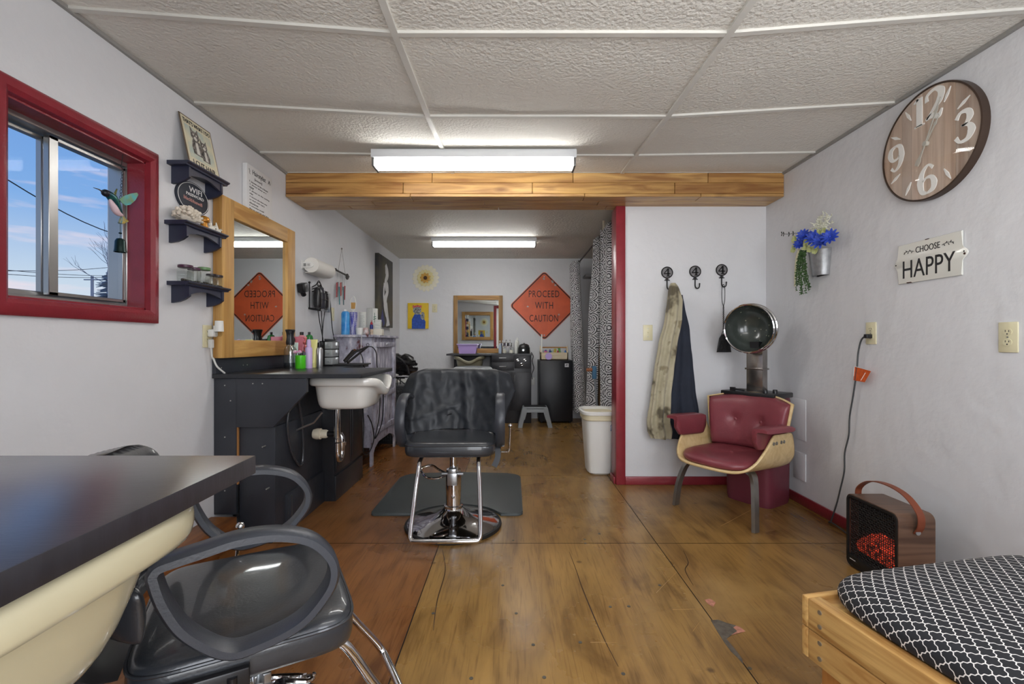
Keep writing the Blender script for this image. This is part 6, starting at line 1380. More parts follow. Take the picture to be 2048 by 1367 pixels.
# heater with its cord and orange tag
def heater():
    x0, x1, ya, yb, h = 1.583, 1.735, 1.905, 2.20, .335; t = thing('space_heater', 'walnut clad space heater with a glowing grille, in front of the bench', 'heater', ((x0 + x1) / 2, (ya + yb) / 2, 0)); WAL = wood('walnut', S(78, 56, 44), S(116, 88, 70), 'X', .9, .4)
    b = MB(); r = .03; pr = lambda e: [(ya + e + (0 if c[0] else 0), 0) for c in ()]
    def outline(e):
        A = []
        for cx_, cz_, a in ((ya + r, r, PI), (yb - r, r, 1.5 * PI), (yb - r, h - r, 0), (ya + r, h - r, .5 * PI)): A += [(cx_ + (r - e) * math.cos(a + PI / 2 * k / 5), cz_ + (r - e) * math.sin(a + PI / 2 * k / 5)) for k in range(6)]
        return A
    Mx = Matrix(((0, 0, 1, 0), (1, 0, 0, 0), (0, 1, 0, 0), (0, 0, 0, 1)))       # plane (y, z), extruded along x
    o, i_ = outline(0), outline(.010); n = len(o)
    V = lambda p, x: Vector((x, p[0], p[1] + .002))
    b.skin([[V(o[k], x0), V(o[k], x1), V(i_[k], x1 - .001), V(i_[k], x0)] for k in range(n)], loop=True); b.build('wood_case', WAL, t, sharp=30)
    b = MB(); b.prism([(p[0], p[1] + .002) for p in i_], Mx @ Tr(0, 0, x0 + .05), x1 - x0 - .052); b.build('inner_body', mat('heater_black', S(18, 18, 19), .5), t)
    # glowing element behind the grille
    m, N, L, bs_ = nodes('ember_glow'); tc = N.new('ShaderNodeTexCoord'); nz = N.new('ShaderNodeTexNoise'); nz.inputs['Scale'].default_value = 48; nz.inputs['Detail'].default_value = 4; L.new(tc.outputs['Object'], nz.inputs[0]); rp = N.new('ShaderNodeValToRGB'); L.new(nz.outputs[0], rp.inputs[0])
    rp.color_ramp.elements[0].position = .42; rp.color_ramp.elements[0].color = (.03, .002, .001, 1); rp.color_ramp.elements[1].position = .74; rp.color_ramp.elements[1].color = (1.0, .07, .025, 1); L.new(rp.outputs[0], bs_.inputs['Emission Color']); bs_.inputs['Emission Strength'].default_value = 1.25; bs_.inputs['Base Color'].default_value = (.05, .01, .01, 1)
    b = MB(); b.grid(14, 8, lambda u, v: Vector((x0 + .016 + .006 * math.sin(u * 21) * math.sin(v * 9) + .02 * (2 * v - .6) ** 2, ya + .03 + (yb - ya - .075) * u, .085 + (.085 + .045 * math.sin(PI * min(1, u * 1.05)) - .02 * u) * v))); b.build('ember_bed', m, t, solid=.004)
    b = MB(); y0_, y1_, z0_, z1_ = ya + .014, yb - .014, .058, h - .016; s_ = .0118; rr = .0021
    ny = int((y1_ - y0_) / s_); nz_ = int((z1_ - z0_) / (s_ * .87))
    for j in range(nz_ + 1):
        z = z0_ + j * s_ * .87; off = s_ / 2 * (j % 2); ps = []
        for k in range(ny + 1): ps += [(x0 + .006, y0_ + k * s_, z + (.0025 if (k + j) % 2 else -.0025))]
        b.tube(ps, rr, 4)
    for k in range(ny + 1): b.tube([(x0 + .007, y0_ + k * s_ + (.002 if j % 2 else -.002), z0_ + j * s_ * .87) for j in range(nz_ + 1)], rr, 4)
    b.build('grille', mat('heater_grille', S(34, 32, 32), .4, metal=.3), t)
    b = MB(); fr = [(p[0], p[1]) for p in outline(.004)]; f2 = outline(.014); b.skin([[V(fr[k], x0 - .004), V(fr[k], x0 + .004), V(f2[k], x0 + .004), V(f2[k], x0 - .004)] for k in range(n)], loop=True); b.box((x0 - .003, ya + .006, .006), (x0 + .02, yb - .006, .056), bev=.006); b.build('front_frame', mat('heater_black', S(18, 18, 19), .35), t)
    b = MB(); b.box((x0 - .0036, yb - .06, .036), (x0 - .003, yb - .025, .039)); b.build('small_mark', WHITEINK, t)
    xm = (x0 + x1) / 2 - .004; pth = smooth_path([(xm, ya - .004, .262), (xm + .002, ya - .022, .30), (xm, ya - .016, .352), (xm, ya + .05, .402), (xm, (ya + yb) / 2, .418), (xm, yb - .05, .402), (xm, yb + .016, .352), (xm, yb + .020, .30), (xm, yb + .004, .262)], 6)
    b = MB(); b.tube(pth, 1, sec=[(.0145, -.002), (.0145, .002), (-.0145, .002), (-.0145, -.002)], up=(0, 0.001, 1)) if False else None
    b = MB(); R = []
    for k, p in enumerate(pth):
        d = (pth[min(k + 1, len(pth) - 1)] - pth[max(k - 1, 0)]).normalized(); nn = Vector((1, 0, 0)).cross(d).normalized(); ax = Vector((1, 0, 0)); R.append([p + ax * .0145 + nn * .002, p - ax * .0145 + nn * .002, p - ax * .0145 - nn * .002, p + ax * .0145 - nn * .002])
    b.skin(R); hs = b.build('leather_strap', mat('tan_leather', S(124, 62, 38), .5, var=.1, vs=20), t)
    for yy in (ya - .008, yb + .008): b = MB(); b.cyl((xm, yy - .004, .268), (xm, yy + .004, .268), .0105, n=18); b.build('rivet', mat('satin_silver', S(178, 180, 182), .3, metal=.8), hs)
    X = XR - .03; q = lambda px, py, X=X: Vector((X, yL(px, X), zY(py, yL(px, X)))); t2 = t
    c = q(1741, 672, XR - .010); b = MB(); b.box(c + Vector((-.030, -.012, -.011)), c + Vector((.001, .012, .011)), bev=.004); plug = b.build('plug', BLACKP, t2)
    b = MB(); pts = [c + Vector((-.028, .0, 0)), q(1731, 671), q(1722, 680), q(1716, 705), q(1713, 740), q(1706, 790), q(1699, 832), q(1697, 870), q(1689, 905), q(1688, 942), q(1680, 978), q(1672, 1010), q(1660, 1046), q(1658, 1054)]
    e = pts[-1].copy(); pts += [Vector((e.x - .01, e.y - .03, .012)), Vector((1.80, 2.42, .006)), Vector((1.77, 2.30, .006)), Vector((1.72, 2.23, .02)), Vector((1.70, 2.203, .06))]
    b.tube(smooth_path(pts, 5), .0042, 8); cable = b.build('power_cord', mat('grey_cord', S(62, 64, 66), .5), t2); plug.parent = cable
    b = MB(); M = Matrix.Identity(4); P4 = [q(1709, 732), q(1742, 741), q(1729, 764), q(1707, 760)]; d = Vector((-.003, -.002, 0)); b.skin([P4, [p + d for p in P4]]); g = thing('cord_tag', 'orange warning tag wrapped on the heater cord', 'tag', tuple(P4[3])); b.build('flag', mat('orange_tag', S(214, 92, 34), .35, var=.12, vs=60), g)
    b = MB(); b.tube([P4[0] + d * 1.5, P4[1] + d * 1.5], .0015, 5); b.tube([P4[3].lerp(P4[0], .3) + d * 1.5, P4[0] + d * 1.5], .0015, 5); b.tube([q(1722, 760) + d * 1.5, q(1727, 752) + d * 1.5, q(1731, 745) + d * 1.5], .0015, 5); b.build('tag_print', WHITEINK, g)
heater()

# bench with patterned cushion
def bench():
    t = thing('bench', 'pine framed bench in the near right corner under the patterned cushion', 'bench', (.738, 1.185, 0), math.radians(11.5), world=False)
    W, Dp = .76, 1.28; PX = wood('bench_pine', S(158, 110, 54), S(226, 188, 120), 'X', 1.1, .5, coat=.15); PY = wood('bench_pine_side', S(158, 110, 54), S(226, 188, 120), 'Y', 1.1, .5, coat=.15); PZ = wood('bench_pine_leg', S(150, 92, 40), S(186, 128, 66), 'Z', .9, .5)
    for za, zb in ((.328, .402), (.252, .326)):
        b = MB(); b.box((0, -Dp, za), (.036, -.020, zb), bev=.003); b.build('side_rail', PY, t)
        b = MB(); b.box((W - .036, -Dp, za), (W, -.020, zb), bev=.003); b.build('side_rail', PY, t)
        b = MB(); b.box((0, -.019, za), (W, 0, zb), bev=.003); b.build('end_rail', PX, t)
        b = MB(); b.box((.037, -Dp, za), (W - .037, -Dp + .019, zb), bev=.003); b.build('end_rail', PX, t)
    for x, y in ((.038, -.11), (W - .128, -.11), (.038, -Dp + .02), (W - .128, -Dp + .02)): b = MB(); b.box((x, y, 0), (x + .09, y + .088, .39), bev=.003); b.build('leg', PZ, t)
    b = MB(); b.box((.037, -Dp + .02, .375), (W - .037, -.02, .392)); b.build('slat_board', PX, t)
    b = MB()
    for z in (.385, .350, .31, .272): b.cyl((-.002, -.055, z), (.002, -.055, z), .0055, n=10)
    b.build('screws', STEEL, t)
    # cushion
    m, N, L, bs_ = nodes('lattice_print'); tc = N.new('ShaderNodeTexCoord'); sp = N.new('ShaderNodeSeparateXYZ'); L.new(tc.outputs['Object'], sp.inputs[0])
    def mth(op, a, c=None):
        nd = N.new('ShaderNodeMath'); nd.operation = op
        for i, v in enumerate((a, c)):
            if v is None: continue
            if isinstance(v, (int, float)): nd.inputs[i].default_value = v
            else: L.new(v, nd.inputs[i])
        return nd.outputs[0]
    zz = mth('MULTIPLY', sp.outputs['Z'], 1.0); px_ = mth('ADD', sp.outputs['X'], zz); py_ = mth('ADD', sp.outputs['Y'], mth('MULTIPLY', zz, .0))
    k = 1 / .033; u = mth('MULTIPLY', mth('ADD', px_, py_), k); v = mth('MULTIPLY', mth('SUBTRACT', px_, py_), k)
    wob = lambda a: mth('MULTIPLY', mth('SINE', mth('MULTIPLY', a, 4 * PI)), .045)
    def line(a, w): return mth('ABSOLUTE', mth('SUBTRACT', mth('FRACT', mth('ADD', a, wob(w))), .5))
    mn = mth('MINIMUM', line(u, v), line(v, u)); ls = mth('LESS_THAN', mn, .046)
    mx = N.new('ShaderNodeMixRGB'); L.new(ls, mx.inputs[0]); mx.inputs[1].default_value = S(27, 28, 33); mx.inputs[2].default_value = S(222, 218, 214); L.new(mx.outputs[0], bs_.inputs['Base Color']); bs_.inputs['Roughness'].default_value = .8
    nz = N.new('ShaderNodeTexNoise'); nz.inputs['Scale'].default_value = 9; L.new(tc.outputs['Object'], nz.inputs[0]); bp = N.new('ShaderNodeBump'); bp.inputs['Strength'].default_value = .25; bp.inputs['Distance'].default_value = .02; L.new(nz.outputs[0], bp.inputs['Height']); L.new(bp.outputs[0], bs_.inputs['Normal'])
    c = thing('bench_cushion', 'black cushion with a white lattice print on the pine bench', 'cushion', (.738, 1.185, .393), math.radians(11.5), world=False)
    b = MB(); cx_, cy_ = W / 2, -Dp / 2; w, d = W / 2 - .022, Dp / 2 - .01
    R = [[Vector((p.x + cx_, p.y + cy_, z)) for p in sup(w * kx - e, d * kx - e, 0, 9, 88)] for kx, e, z in ((1, .016, 0), (1, .006, .012), (1, 0, .035), (1, .010, .060), (1, .034, .076), (.82, .03, .084), (.45, 0, .087), (.1, 0, .088))]
    b.skin(R); b.build('cover', m, c, sharp=80, subsurf=1)
bench()
# ------------------------------------------------------------------ rear room
VB = mat('vanity_black', S(44, 44, 49), .40, var=.08, vs=10)
VZ = .905; VY = 6.05
def bz(py, Y=VY): return zY(py, Y)
def vanity():
    t = thing('vanity_cabinet', 'black vanity cabinet with drawers and two doors against the back wall', 'cabinet', (-.01, 6.24, 0)); x0, x1 = xY(982, VY), xY(1062, VY)
    b = MB(); b.prism([(xY(892, 5.93), YB - .003), (xY(892, 5.93), 5.93), (xY(981, 5.93), 5.93), (x0 - .005, VY - .02), (x1 + .012, VY - .02), (x1 + .012, YB - .003)], Tr(0, 0, VZ - .022), .022, bev=.002); b.build('countertop', VB, t)
    b = MB(); b.box((x0, VY, .0), (x1, YB - .003, VZ - .023), bev=.002); b.build('carcass', VB, t)
    b = MB(); b.box((xY(905, VY), VY + .12, 0), (x0, YB - .003, VZ - .023), bev=.002); b.build('side_panel', VB, t)
    xm = xY(1028, VY); PULL = mat('satin_silver', S(178, 180, 182), .3, metal=.8)
    for a, c in ((708, 722.5), (724.5, 740)):
        b = MB(); b.box((x0 + .006, VY - .018, bz(c)), (xm - .003, VY, bz(a)), bev=.003); d = b.build('drawer', VB, t)
        zc = (bz(a) + bz(c)) / 2; xc = (x0 + xm) / 2; b = MB(); b.tube([(xc - .045, VY - .018, zc), (xc - .043, VY - .035, zc), (xc + .043, VY - .035, zc), (xc + .045, VY - .018, zc)], .005, 7); b.build('pull', PULL, d)
    b = MB(); b.box((xm + .004, VY - .014, bz(736)), (x1 - .012, VY, bz(709)), bev=.002); pn = b.build('tool_holder_panel', VB, t)
    for px, py, rx, rz in ((1035, 719.5, .021, .010), (1049.5, 719.5, .021, .010), (1043, 728, .026, .013)):
        b = MB(); c = Vector((xY(px, VY), VY - .016, bz(py))); b.tube([c + Vector((rx * math.cos(a), 0, rz * math.sin(a))) for a in [2 * PI * k / 22 for k in range(22)]], .0026, 6, closed=True); b.build('chrome_ring', CHROME, pn)
        b = MB(); b.prism([(c.x + (rx - .002) * math.cos(a), c.z + (rz - .002) * math.sin(a)) for a in [2 * PI * k / 20 for k in range(20)]], frame('B', (0, VY - .0145, 0)), .001); b.build('hole', mat('dark_void', (.004, .004, .004, 1), .9), pn)
    xd = xY(1021.5, VY)
    for a, c, hx in ((x0 + .004, xd - .002, xY(1014, VY)), (xd + .002, x1 - .004, xY(1029, VY))):
        b = MB(); b.box((a, VY - .018, bz(820)), (c, VY, bz(743)), bev=.003); d = b.build('door', VB, t)
        b = MB(); b.tube([(hx, VY - .018, bz(749)), (hx, VY - .036, bz(749.5)), (hx, VY - .036, bz(761.5)), (hx, VY - .018, bz(762))], .005, 7); b.build('pull', PULL, d)
vanity()
shampoo_bowl('olive grey shampoo bowl under the back wall counter', S(150, 146, 124), 'olive_ceramic', (xY(938, 6.0), 6.14, VZ - .024), 0)
framed_mirror('B', xY(907, YB), xY(1005, YB), .906, zY(591, YB), .004, 'wooden framed mirror standing on the back wall counter', PINEX, wood('aged_pine', S(140, 104, 58), S(178, 138, 82), 'Z', .8, .55), .056, .035, wt=.062)
# things on the back counter
def onV(px, Y=6.2): return Vector((xY(px, Y), Y, VZ))
p = onV(935.5, 6.12); t = thing('storage_tub', 'lavender plastic tub on the back wall counter', 'tub', tuple(p)); LAV = mat('lavender_plastic', S(190, 164, 226), .4)
R = lambda w, d, z: [Vector((p.x + w * sx, p.y + d * sy, p.z + z)) for sx, sy in ((-1, -1), (1, -1), (1, 1), (-1, 1))]
b = MB(); b.skin([R(.105, .08, 0), R(.125, .095, .112), R(.136, .106, .114), R(.136, .106, .126), R(.122, .092, .126), R(.10, .075, .006)]); b.build('tub', LAV, t); b = MB(); b.box(p + Vector((-.138, -.108, .118)), p + Vector((.138, -.100, .128)), bev=.003); b.build('rim', mat('lavender_pale', S(206, 190, 232), .4), t)
pb = lathe_thing('pump_bottle', 'pale blue pump bottle right of the back mirror', 'bottle', onV(999.5), [('body', [(0, 0), (.020, 0), (.021, .005), (.021, .10), (.012, .118), (.009, .122)], mat('pale_blue_plastic', S(170, 186, 206), .3)), ('pump', [(.012, .12), (.012, .134), (.004, .136), (.004, .158), (.012, .160), (.012, .168), (0, .170)], WHITE)])
b = MB(); b.box((-.004, -.03, .160), (.004, 0, .168), bev=.002); b.build('spout', WHITE, pb)
for k, (px, h, r, lab) in enumerate(((1008.5, .10, .030, 'clear canister of cotton left of its twin on the back counter'), (1022, .088, .034, 'wider clear canister of cotton left of the white bottles'))):
    p = onV(px, 6.18); t = lathe_thing('canister', lab, 'canister', p, [('glass', [(0, .001), (r, .001), (r, h * .8), (r * .9, h * .86)], JAR), ('lid', [(r * .92, h * .84), (r * .98, h * .88), (r * .6, h * .95), (.006, h * .98), (.009, h * 1.08), (0, h * 1.1)], CHROME), ('cotton', [(0, .004), (r * .8, .006), (r * .7, h * .45), (0, h * .62)], mat('cotton', S(228, 222, 208), .9))], 'clear canisters on the back counter')
b = MB(); p = onV(1012, 6.30); t = thing('canister_rack', 'chrome canister rack behind the clear canisters', 'rack', tuple(p))
for dx in (-.05, .0, .05): b.lathe([(.03, .10), (.032, .14), (.012, .15), (.006, .165), (.01, .18), (0, .182)], Tr(*(p + Vector((dx, 0, 0)))), 14)
b.tube([p + Vector((-.08, 0, .10)), p + Vector((.08, 0, .10))], .005, 6); b.tube([p + Vector((-.06, 0, 0)), p + Vector((-.06, 0, .10))], .005, 6); b.tube([p + Vector((.06, 0, 0)), p + Vector((.06, 0, .10))], .005, 6); b.build('rack', CHROME, t)
WB = [('body', [(0, 0), (.022, 0), (.023, .004), (.023, .15), (.014, .175), (.009, .18)], mat('white_gloss', S(224, 226, 220), .25)), ('cap', [(.010, .178), (.010, .205), (.007, .212), (0, .212)], WHITE)]
lathe_thing('shampoo_bottle', 'white bottle nearest the black wax warmer', 'bottle', onV(1034, 6.28), WB, 'white bottles on the back counter'); lathe_thing('shampoo_bottle', 'shorter white bottle in front of its taller twin by the wax warmer', 'bottle', onV(1031.5, 6.16), [(n_, [(r * .9, z * .86) for r, z in pr], m_) for n_, pr, m_ in WB], 'white bottles on the back counter')
p = onV(1047.5, 6.16); ww = lathe_thing('wax_warmer', 'rounded black wax warmer at the right end of the back counter', 'warmer', p, [('body', [(0, 0), (.074, 0), (.080, .01), (.078, .075), (.072, .088)], mat('satin_black', S(36, 37, 38), .35)), ('lid', [(.073, .086), (.066, .108), (.045, .124), (.014, .130), (.010, .138), (0, .139)], mat('smoke_black', S(48, 48, 50), .25))], n=32)
b = MB(); b.lathe([(.014, 0), (.014, .006), (0, .006)], Tr(-.012, -.078, .045) @ Rx(PI / 2), 14); b.build('dial', STEEL, ww)
b = MB(); P = lambda px, py, Y=6.03: at(px, py, Y); b.tube(smooth_path([at(1062, 704, 6.1), at(1066, 712, 6.12), at(1064, 722, 6.15), at(1067, 736, 6.15), at(1063, 748, 6.15), at(1064, 758, 6.15)], 6), .005, 7); bmesh.ops.translate(b.bm, verts=b.bm.verts[:], vec=-p); b.build('power_cord', CORD, ww)
b = MB(); c = at(1064.5, 762, 6.41); b.box(c + Vector((-.035, 0, -.055)), c + Vector((.035, .036, .055)), bev=.003); tag(b.build('wall_outlet', WHITE), 'white outlet between the vanity and the small fridge', 'outlet')

# small fridge
def fridge():
    x0, x1, ya, zt = xY(1079, 6.05), xY(1145, 6.05), 6.05, zY(720, 6.05); t = thing('mini_fridge', 'small black fridge against the back wall', 'fridge', ((x0 + x1) / 2, 6.25, 0)); BK = mat('fridge_black', S(30, 32, 37), .35, bump=.1, bs=180)
    b = MB(); b.box((x0 - .012, ya + .05, .015), (x1, YB - .02, zt), bev=.006); b.build('body', BK, t)
    b = MB(); b.box((x0, ya, .02), (x1, ya + .047, zt - .002), bev=.008); d = b.build('door', BK, t)
    b = MB(); cx_, cz_ = xY(1133, ya), zY(730, ya); b.box((cx_ - .026, ya - .0016, cz_ - .024), (cx_ + .026, ya, cz_ + .024)); b.build('badge', mat('silver_badge', S(190, 190, 192), .3, metal=.5), d)
    b = MB(); Mb = frame('B', (cx_, ya - .0016, cz_)); b.ribbon([(-.012, -.010), (0, .008), (.014, .002)], [.004, .012, .004], Mb, .0006); b.build('badge_mark', INK, d)
    b = MB()
    for x in (x0 + .03, x1 - .03): b.cyl((x, ya + .05, 0), (x, ya + .05, .02), .015, n=12); b.cyl((x, YB - .06, 0), (x, YB - .06, .02), .015, n=12)
    b.build('foot', BLACKP, t)
    return zt
FZ = fridge()
def caddy():
    Y = 6.13; x0, x1 = xY(1080, Y), xY(1136, Y); t = thing('tool_caddy', 'pale wooden caddy full of small supplies on top of the small fridge', 'caddy', ((x0 + x1) / 2, Y + .07, FZ)); PW = wood('pale_pine', S(214, 196, 160), S(232, 220, 192), 'X', .9, .6)
    b = MB(); b.box((x0, Y, FZ), (x1, Y + .012, FZ + .10)); b.box((x0, Y + .14, FZ), (x1, Y + .152, FZ + .10)); b.box((x0, Y, FZ), (x1, Y + .15, FZ + .01)); b.build('tray', PW, t)
    for x in (x0, x1 - .014): b = MB(); b.prism([(0, 0), (.152, 0), (.152, .10), (.10, .185), (.055, .185), (0, .10)], Matrix(((0, 0, 1, x), (1, 0, 0, Y), (0, 1, 0, FZ), (0, 0, 0, 1))), .014, bev=.001); b.build('end_board', PW, t)
    b = MB(); b.cyl((x0, Y + .077, FZ + .165), (x1, Y + .077, FZ + .165), .009, n=12); b.build('dowel_handle', wood('dowel', S(170, 120, 70), S(190, 140, 84), 'X', 1, .5), t)
    cols = [S(226, 226, 230), S(214, 110, 160), S(34, 90, 190), S(70, 60, 150), S(110, 180, 170), S(228, 208, 90), S(180, 40, 60), S(90, 160, 80), S(230, 230, 228), S(60, 120, 200)]; rnd = random.Random(21)
    names = ['white', 'pink', 'deep blue', 'violet', 'mint', 'yellow', 'red', 'green', 'chalk white', 'sky blue']
    for k in range(10):
        x = x0 + .03 + (x1 - x0 - .06) * k / 9; y_ = Y + rnd.uniform(.03, .12); hh = rnd.uniform(.10, .15); w = rnd.uniform(.012, .02)
        b = MB()
        if k % 3 == 0: b.lathe([(0, 0), (w, 0), (w, hh * .8), (w * .5, hh * .9), (w * .5, hh), (0, hh)], Tr(x, y_, FZ + .011), 12)
        else: b.box((-w, -.012, 0), (w, .012, hh), Tr(x, y_, FZ + .011) @ Ry(rnd.uniform(-.2, .2)), bev=.003)
        tag(b.build('supply_packet', mat('packet_%d' % k, cols[k], .45)), '%s packet poking out of the pale wooden caddy, number %s from its left end' % (names[k], ['one', 'two', 'three', 'four', 'five', 'six', 'seven', 'eight', 'nine', 'ten'][k]), 'packet', 'supplies in the wooden caddy')
    b = MB(); c = Vector((xY(1097, Y - .03), Y - .012, FZ + .048)); b.lathe([(0, 0), (.044, 0), (.046, .004), (.044, .012), (0, .012)], Tr(*c) @ Rx(PI / 2 - .08), 28); tag(b.build('lid', LAV), 'round lavender lid leaning on the front of the wooden caddy', 'lid')
    b = MB(); x = xY(1083, Y); b.box((x - .008, Y + .016, FZ + .012), (x + .010, Y + .028, zY(668, Y)), bev=.002); tag(b.build('ruler', mat('white_gloss', S(224, 226, 220), .4)), 'tall pale stick standing at the left end of the wooden caddy', 'ruler')
caddy()
def stool():
    Y = 5.72; xc = xY(1070, Y); h = zY(813, Y); t = thing('step_stool', 'grey plastic step stool in front of the small fridge', 'stool', (xc, Y + .10, 0)); G = mat('grey_plastic', S(150, 156, 160), .45)
    b = MB(); b.box((xc - .155, Y + .01, h - .03), (xc + .155, Y + .20, h - .004), bev=.012); b.build('step', G, t); b = MB(); b.box((xc - .135, Y + .02, h - .006), (xc + .135, Y + .19, h), bev=.003); b.build('grip_pad', mat('black_plastic_matt', S(28, 28, 31), .6), t)
    for sx in (-1, 1):
        for yy in (0, .15):
            b = MB(); b.skin([[Vector((xc + sx * (x_ + dx), Y + yy + dy, z_)) for dx, dy in ((-.026, 0), (.026, 0), (.026, .06), (-.026, .06))] for x_, z_ in ((.185, 0), (.178, .04), (.155, .13), (.13, h - .02))]); b.build('leg', G, t)
    b = MB(); b.prism([(-.17, .08), (-.15, h - .03), (.15, h - .03), (.17, .08), (.125, .10), (.105, h - .07), (-.105, h - .07), (-.125, .10)], frame('B', (xc, Y + .02, 0)), .012, bev=.002); b.build('front_apron', G, t)
stool()

# wall decor on the back wall
def flower():
    c = Vector((xY(851, YB), YB, zY(556, YB))); M = frame('B', tuple(c)); t = thing('metal_flower', 'cream and yellow metal flower on the back wall', 'wall decoration', tuple(c - Vector((0, 0, .18))))
    for nm, n, r0, r1, w, z, m in (('outer_petals', 18, .05, .190, .034, .006, mat('cream_enamel', S(240, 236, 216), .5)), ('middle_petals', 14, .03, .120, .026, .020, mat('butter_enamel', S(234, 224, 168), .5)), ('inner_petals', 9, .012, .075, .018, .032, mat('gold_enamel', S(206, 158, 70), .4))):
        b = MB()
        for k in range(n):
            a = 2 * PI * k / n + z * 9; d = Vector((math.cos(a), math.sin(a))); s_ = Vector((-d.y, d.x)); R = []
            for u, wk, dz in ((0, .35, 0), (.35, .85, .006), (.65, 1, .008), (.88, .7, .004), (1, .08, -.004)):
                p_ = d * (r0 + (r1 - r0) * u); R.append([M @ Vector((*(p_ + s_ * w * wk), z + dz)), M @ Vector((*p_, z + dz - .005 * wk)), M @ Vector((*(p_ - s_ * w * wk), z + dz)), M @ Vector((*p_, z + dz - .007 * wk))])
            b.skin(R)
        b.build(nm, m, t)
    b = MB(); b.ball((0, 0, .036), .026, (1, 1, .6), M, 16, 10); b.cyl(M @ Vector((0, 0, 0)), M @ Vector((0, 0, .04)), .012, n=12); b.build('centre', mat('brown_enamel', S(70, 42, 22), .5), t)
flower()
def cat_canvas():
    x0, x1, zb, zt = xY(816, YB), xY(857, YB), zY(657, YB), zY(606, YB); M = frame('B', ((x0 + x1) / 2, YB, (zb + zt) / 2)); w, h = (x1 - x0) / 2, (zt - zb) / 2
    t = thing('canvas_painting', 'small yellow canvas of a grey cat in a red scarf on the back wall', 'painting', ((x0 + x1) / 2, YB, zb)); b = MB(); b.box((-w, -h, .002), (w, h, .035), M, bev=.002); b.build('canvas', mat('canary_yellow', S(226, 190, 40), .6, var=.06, vs=14), t)
    ell = lambda cx_, cy_, a, c, n=24: [(cx_ + a * math.cos(2 * PI * k / n), cy_ + c * math.sin(2 * PI * k / n)) for k in range(n)]
    b = MB(); b.prism([(-.085, -.178), (.10, -.178), (.105, -.08), (.06, .0), (.01, .03), (-.05, .02), (-.085, -.05)], M @ Tr(0, 0, .035), .0008); b.build('painted_coat', mat('cobalt_paint', S(44, 82, 172), .6, var=.2, vs=30), t)
    b = MB(); b.prism(ell(-.012, .078, .058, .062), M @ Tr(0, 0, .0358), .0006); b.prism(ell(.065, .0, .028, .055), M @ Tr(0, 0, .0358), .0006); b.build('painted_fur', mat('grey_fur_paint', S(176, 178, 176), .6, col2=S(84, 90, 92), vs=70), t)
    b = MB(); b.prism([(-.075, .108), (-.072, .150), (-.045, .138), (-.01, .152), (.03, .140), (.048, .152), (.050, .108), (.0, .124)], M @ Tr(0, 0, .0366), .0006); b.build('painted_scarf', mat('red_dots_paint', S(190, 34, 40), .6, col2=S(220, 130, 120), vs=120), t)
    b = MB()
    for s_ in (-1, 1): b.prism(ell(-.012 + s_ * .022, .085, .008, .007, 12), M @ Tr(0, 0, .0366), .0006)
    b.prism([(-.018, .066), (-.006, .066), (-.012, .058)], M @ Tr(0, 0, .0366), .0006); b.build('painted_face', INK, t)
cat_canvas()
def road_sign():
    c = Vector((xY(1088, YB), YB, zY(611, YB))); hd = .482; M = frame('B', tuple(c)); t = thing('road_sign', 'orange diamond road sign reading PROCEED WITH CAUTION on the back wall', 'sign', tuple(c - Vector((0, 0, hd)))); r = .05
    def dia(k, r):
        P = [];
        for a in (0, PI / 2, PI, 1.5 * PI):
            d = Vector((math.cos(a), math.sin(a))) * (k - r * math.sqrt(2)); P += [(d.x + r * math.cos(a - PI / 4 + PI / 2 * q / 6), d.y + r * math.sin(a - PI / 4 + PI / 2 * q / 6)) for q in range(7)]
        return P
    b = MB(); b.prism(dia(hd, r), M @ Tr(0, 0, .004), .004); b.build('plate', mat('orange_sign', S(216, 96, 54), .45, var=.10, vs=5), t)
    b = MB(); SBK = mat('sign_black', S(52, 36, 32), .6); o, i_ = dia(hd - .010, r - .004), dia(hd - .030, r - .014); n = len(o); Mt = M @ Tr(0, 0, .008); b.skin([[Mt @ Vector((*o[k], 0)), Mt @ Vector((*i_[k], 0)), Mt @ Vector((*i_[k], .0008)), Mt @ Vector((*o[k], .0008))] for k in range(n)], loop=True); b.build('border_line', SBK, t); b = MB()
    k_ = YB / F
    for s_, cx_, cy_, w_ in (('PROCEED', 1087.5, 587.5, 61), ('WITH', 1087.5, 610.5, 36), ('CAUTION', 1087, 636, 57)): b.text(s_, Mt @ Tr((cx_ - 1088) * k_, (611 - cy_) * k_, 0), w_ * k_, 13.5 * k_, spacing=1.1); b.build('lettering', mat('sign_black', S(52, 36, 32), .6), t); b = MB()
    b = MB(); rnd = random.Random(2)
    for px, py, q in ((1087, 557, .022), (1104, 563, .028), (1110, 570, .018), (1117, 629, .018), (1055, 613, .02), (1078, 580, .012)):
        x, y_ = (px - 1088) * k_, (611 - py) * k_; b.prism([(x + q * rnd.uniform(.35, 1) * math.cos(a), y_ + q * rnd.uniform(.35, .9) * math.sin(a)) for a in [2 * PI * j / 9 for j in range(9)]], Mt, .0009)
    b.build('chipped_paint', mat('bare_metal_chip', S(176, 160, 150), .5, var=.2, vs=60), t)
    b = MB()
    for px, py in ((1088, 553), (1088, 670)): x, y_ = (px - 1088) * k_, (611 - py) * k_; b.lathe([(.010, 0), (.010, .004), (0, .006)], Mt @ Tr(x, y_, 0), 12)
    b.build('bolt', STEEL, t)
road_sign()

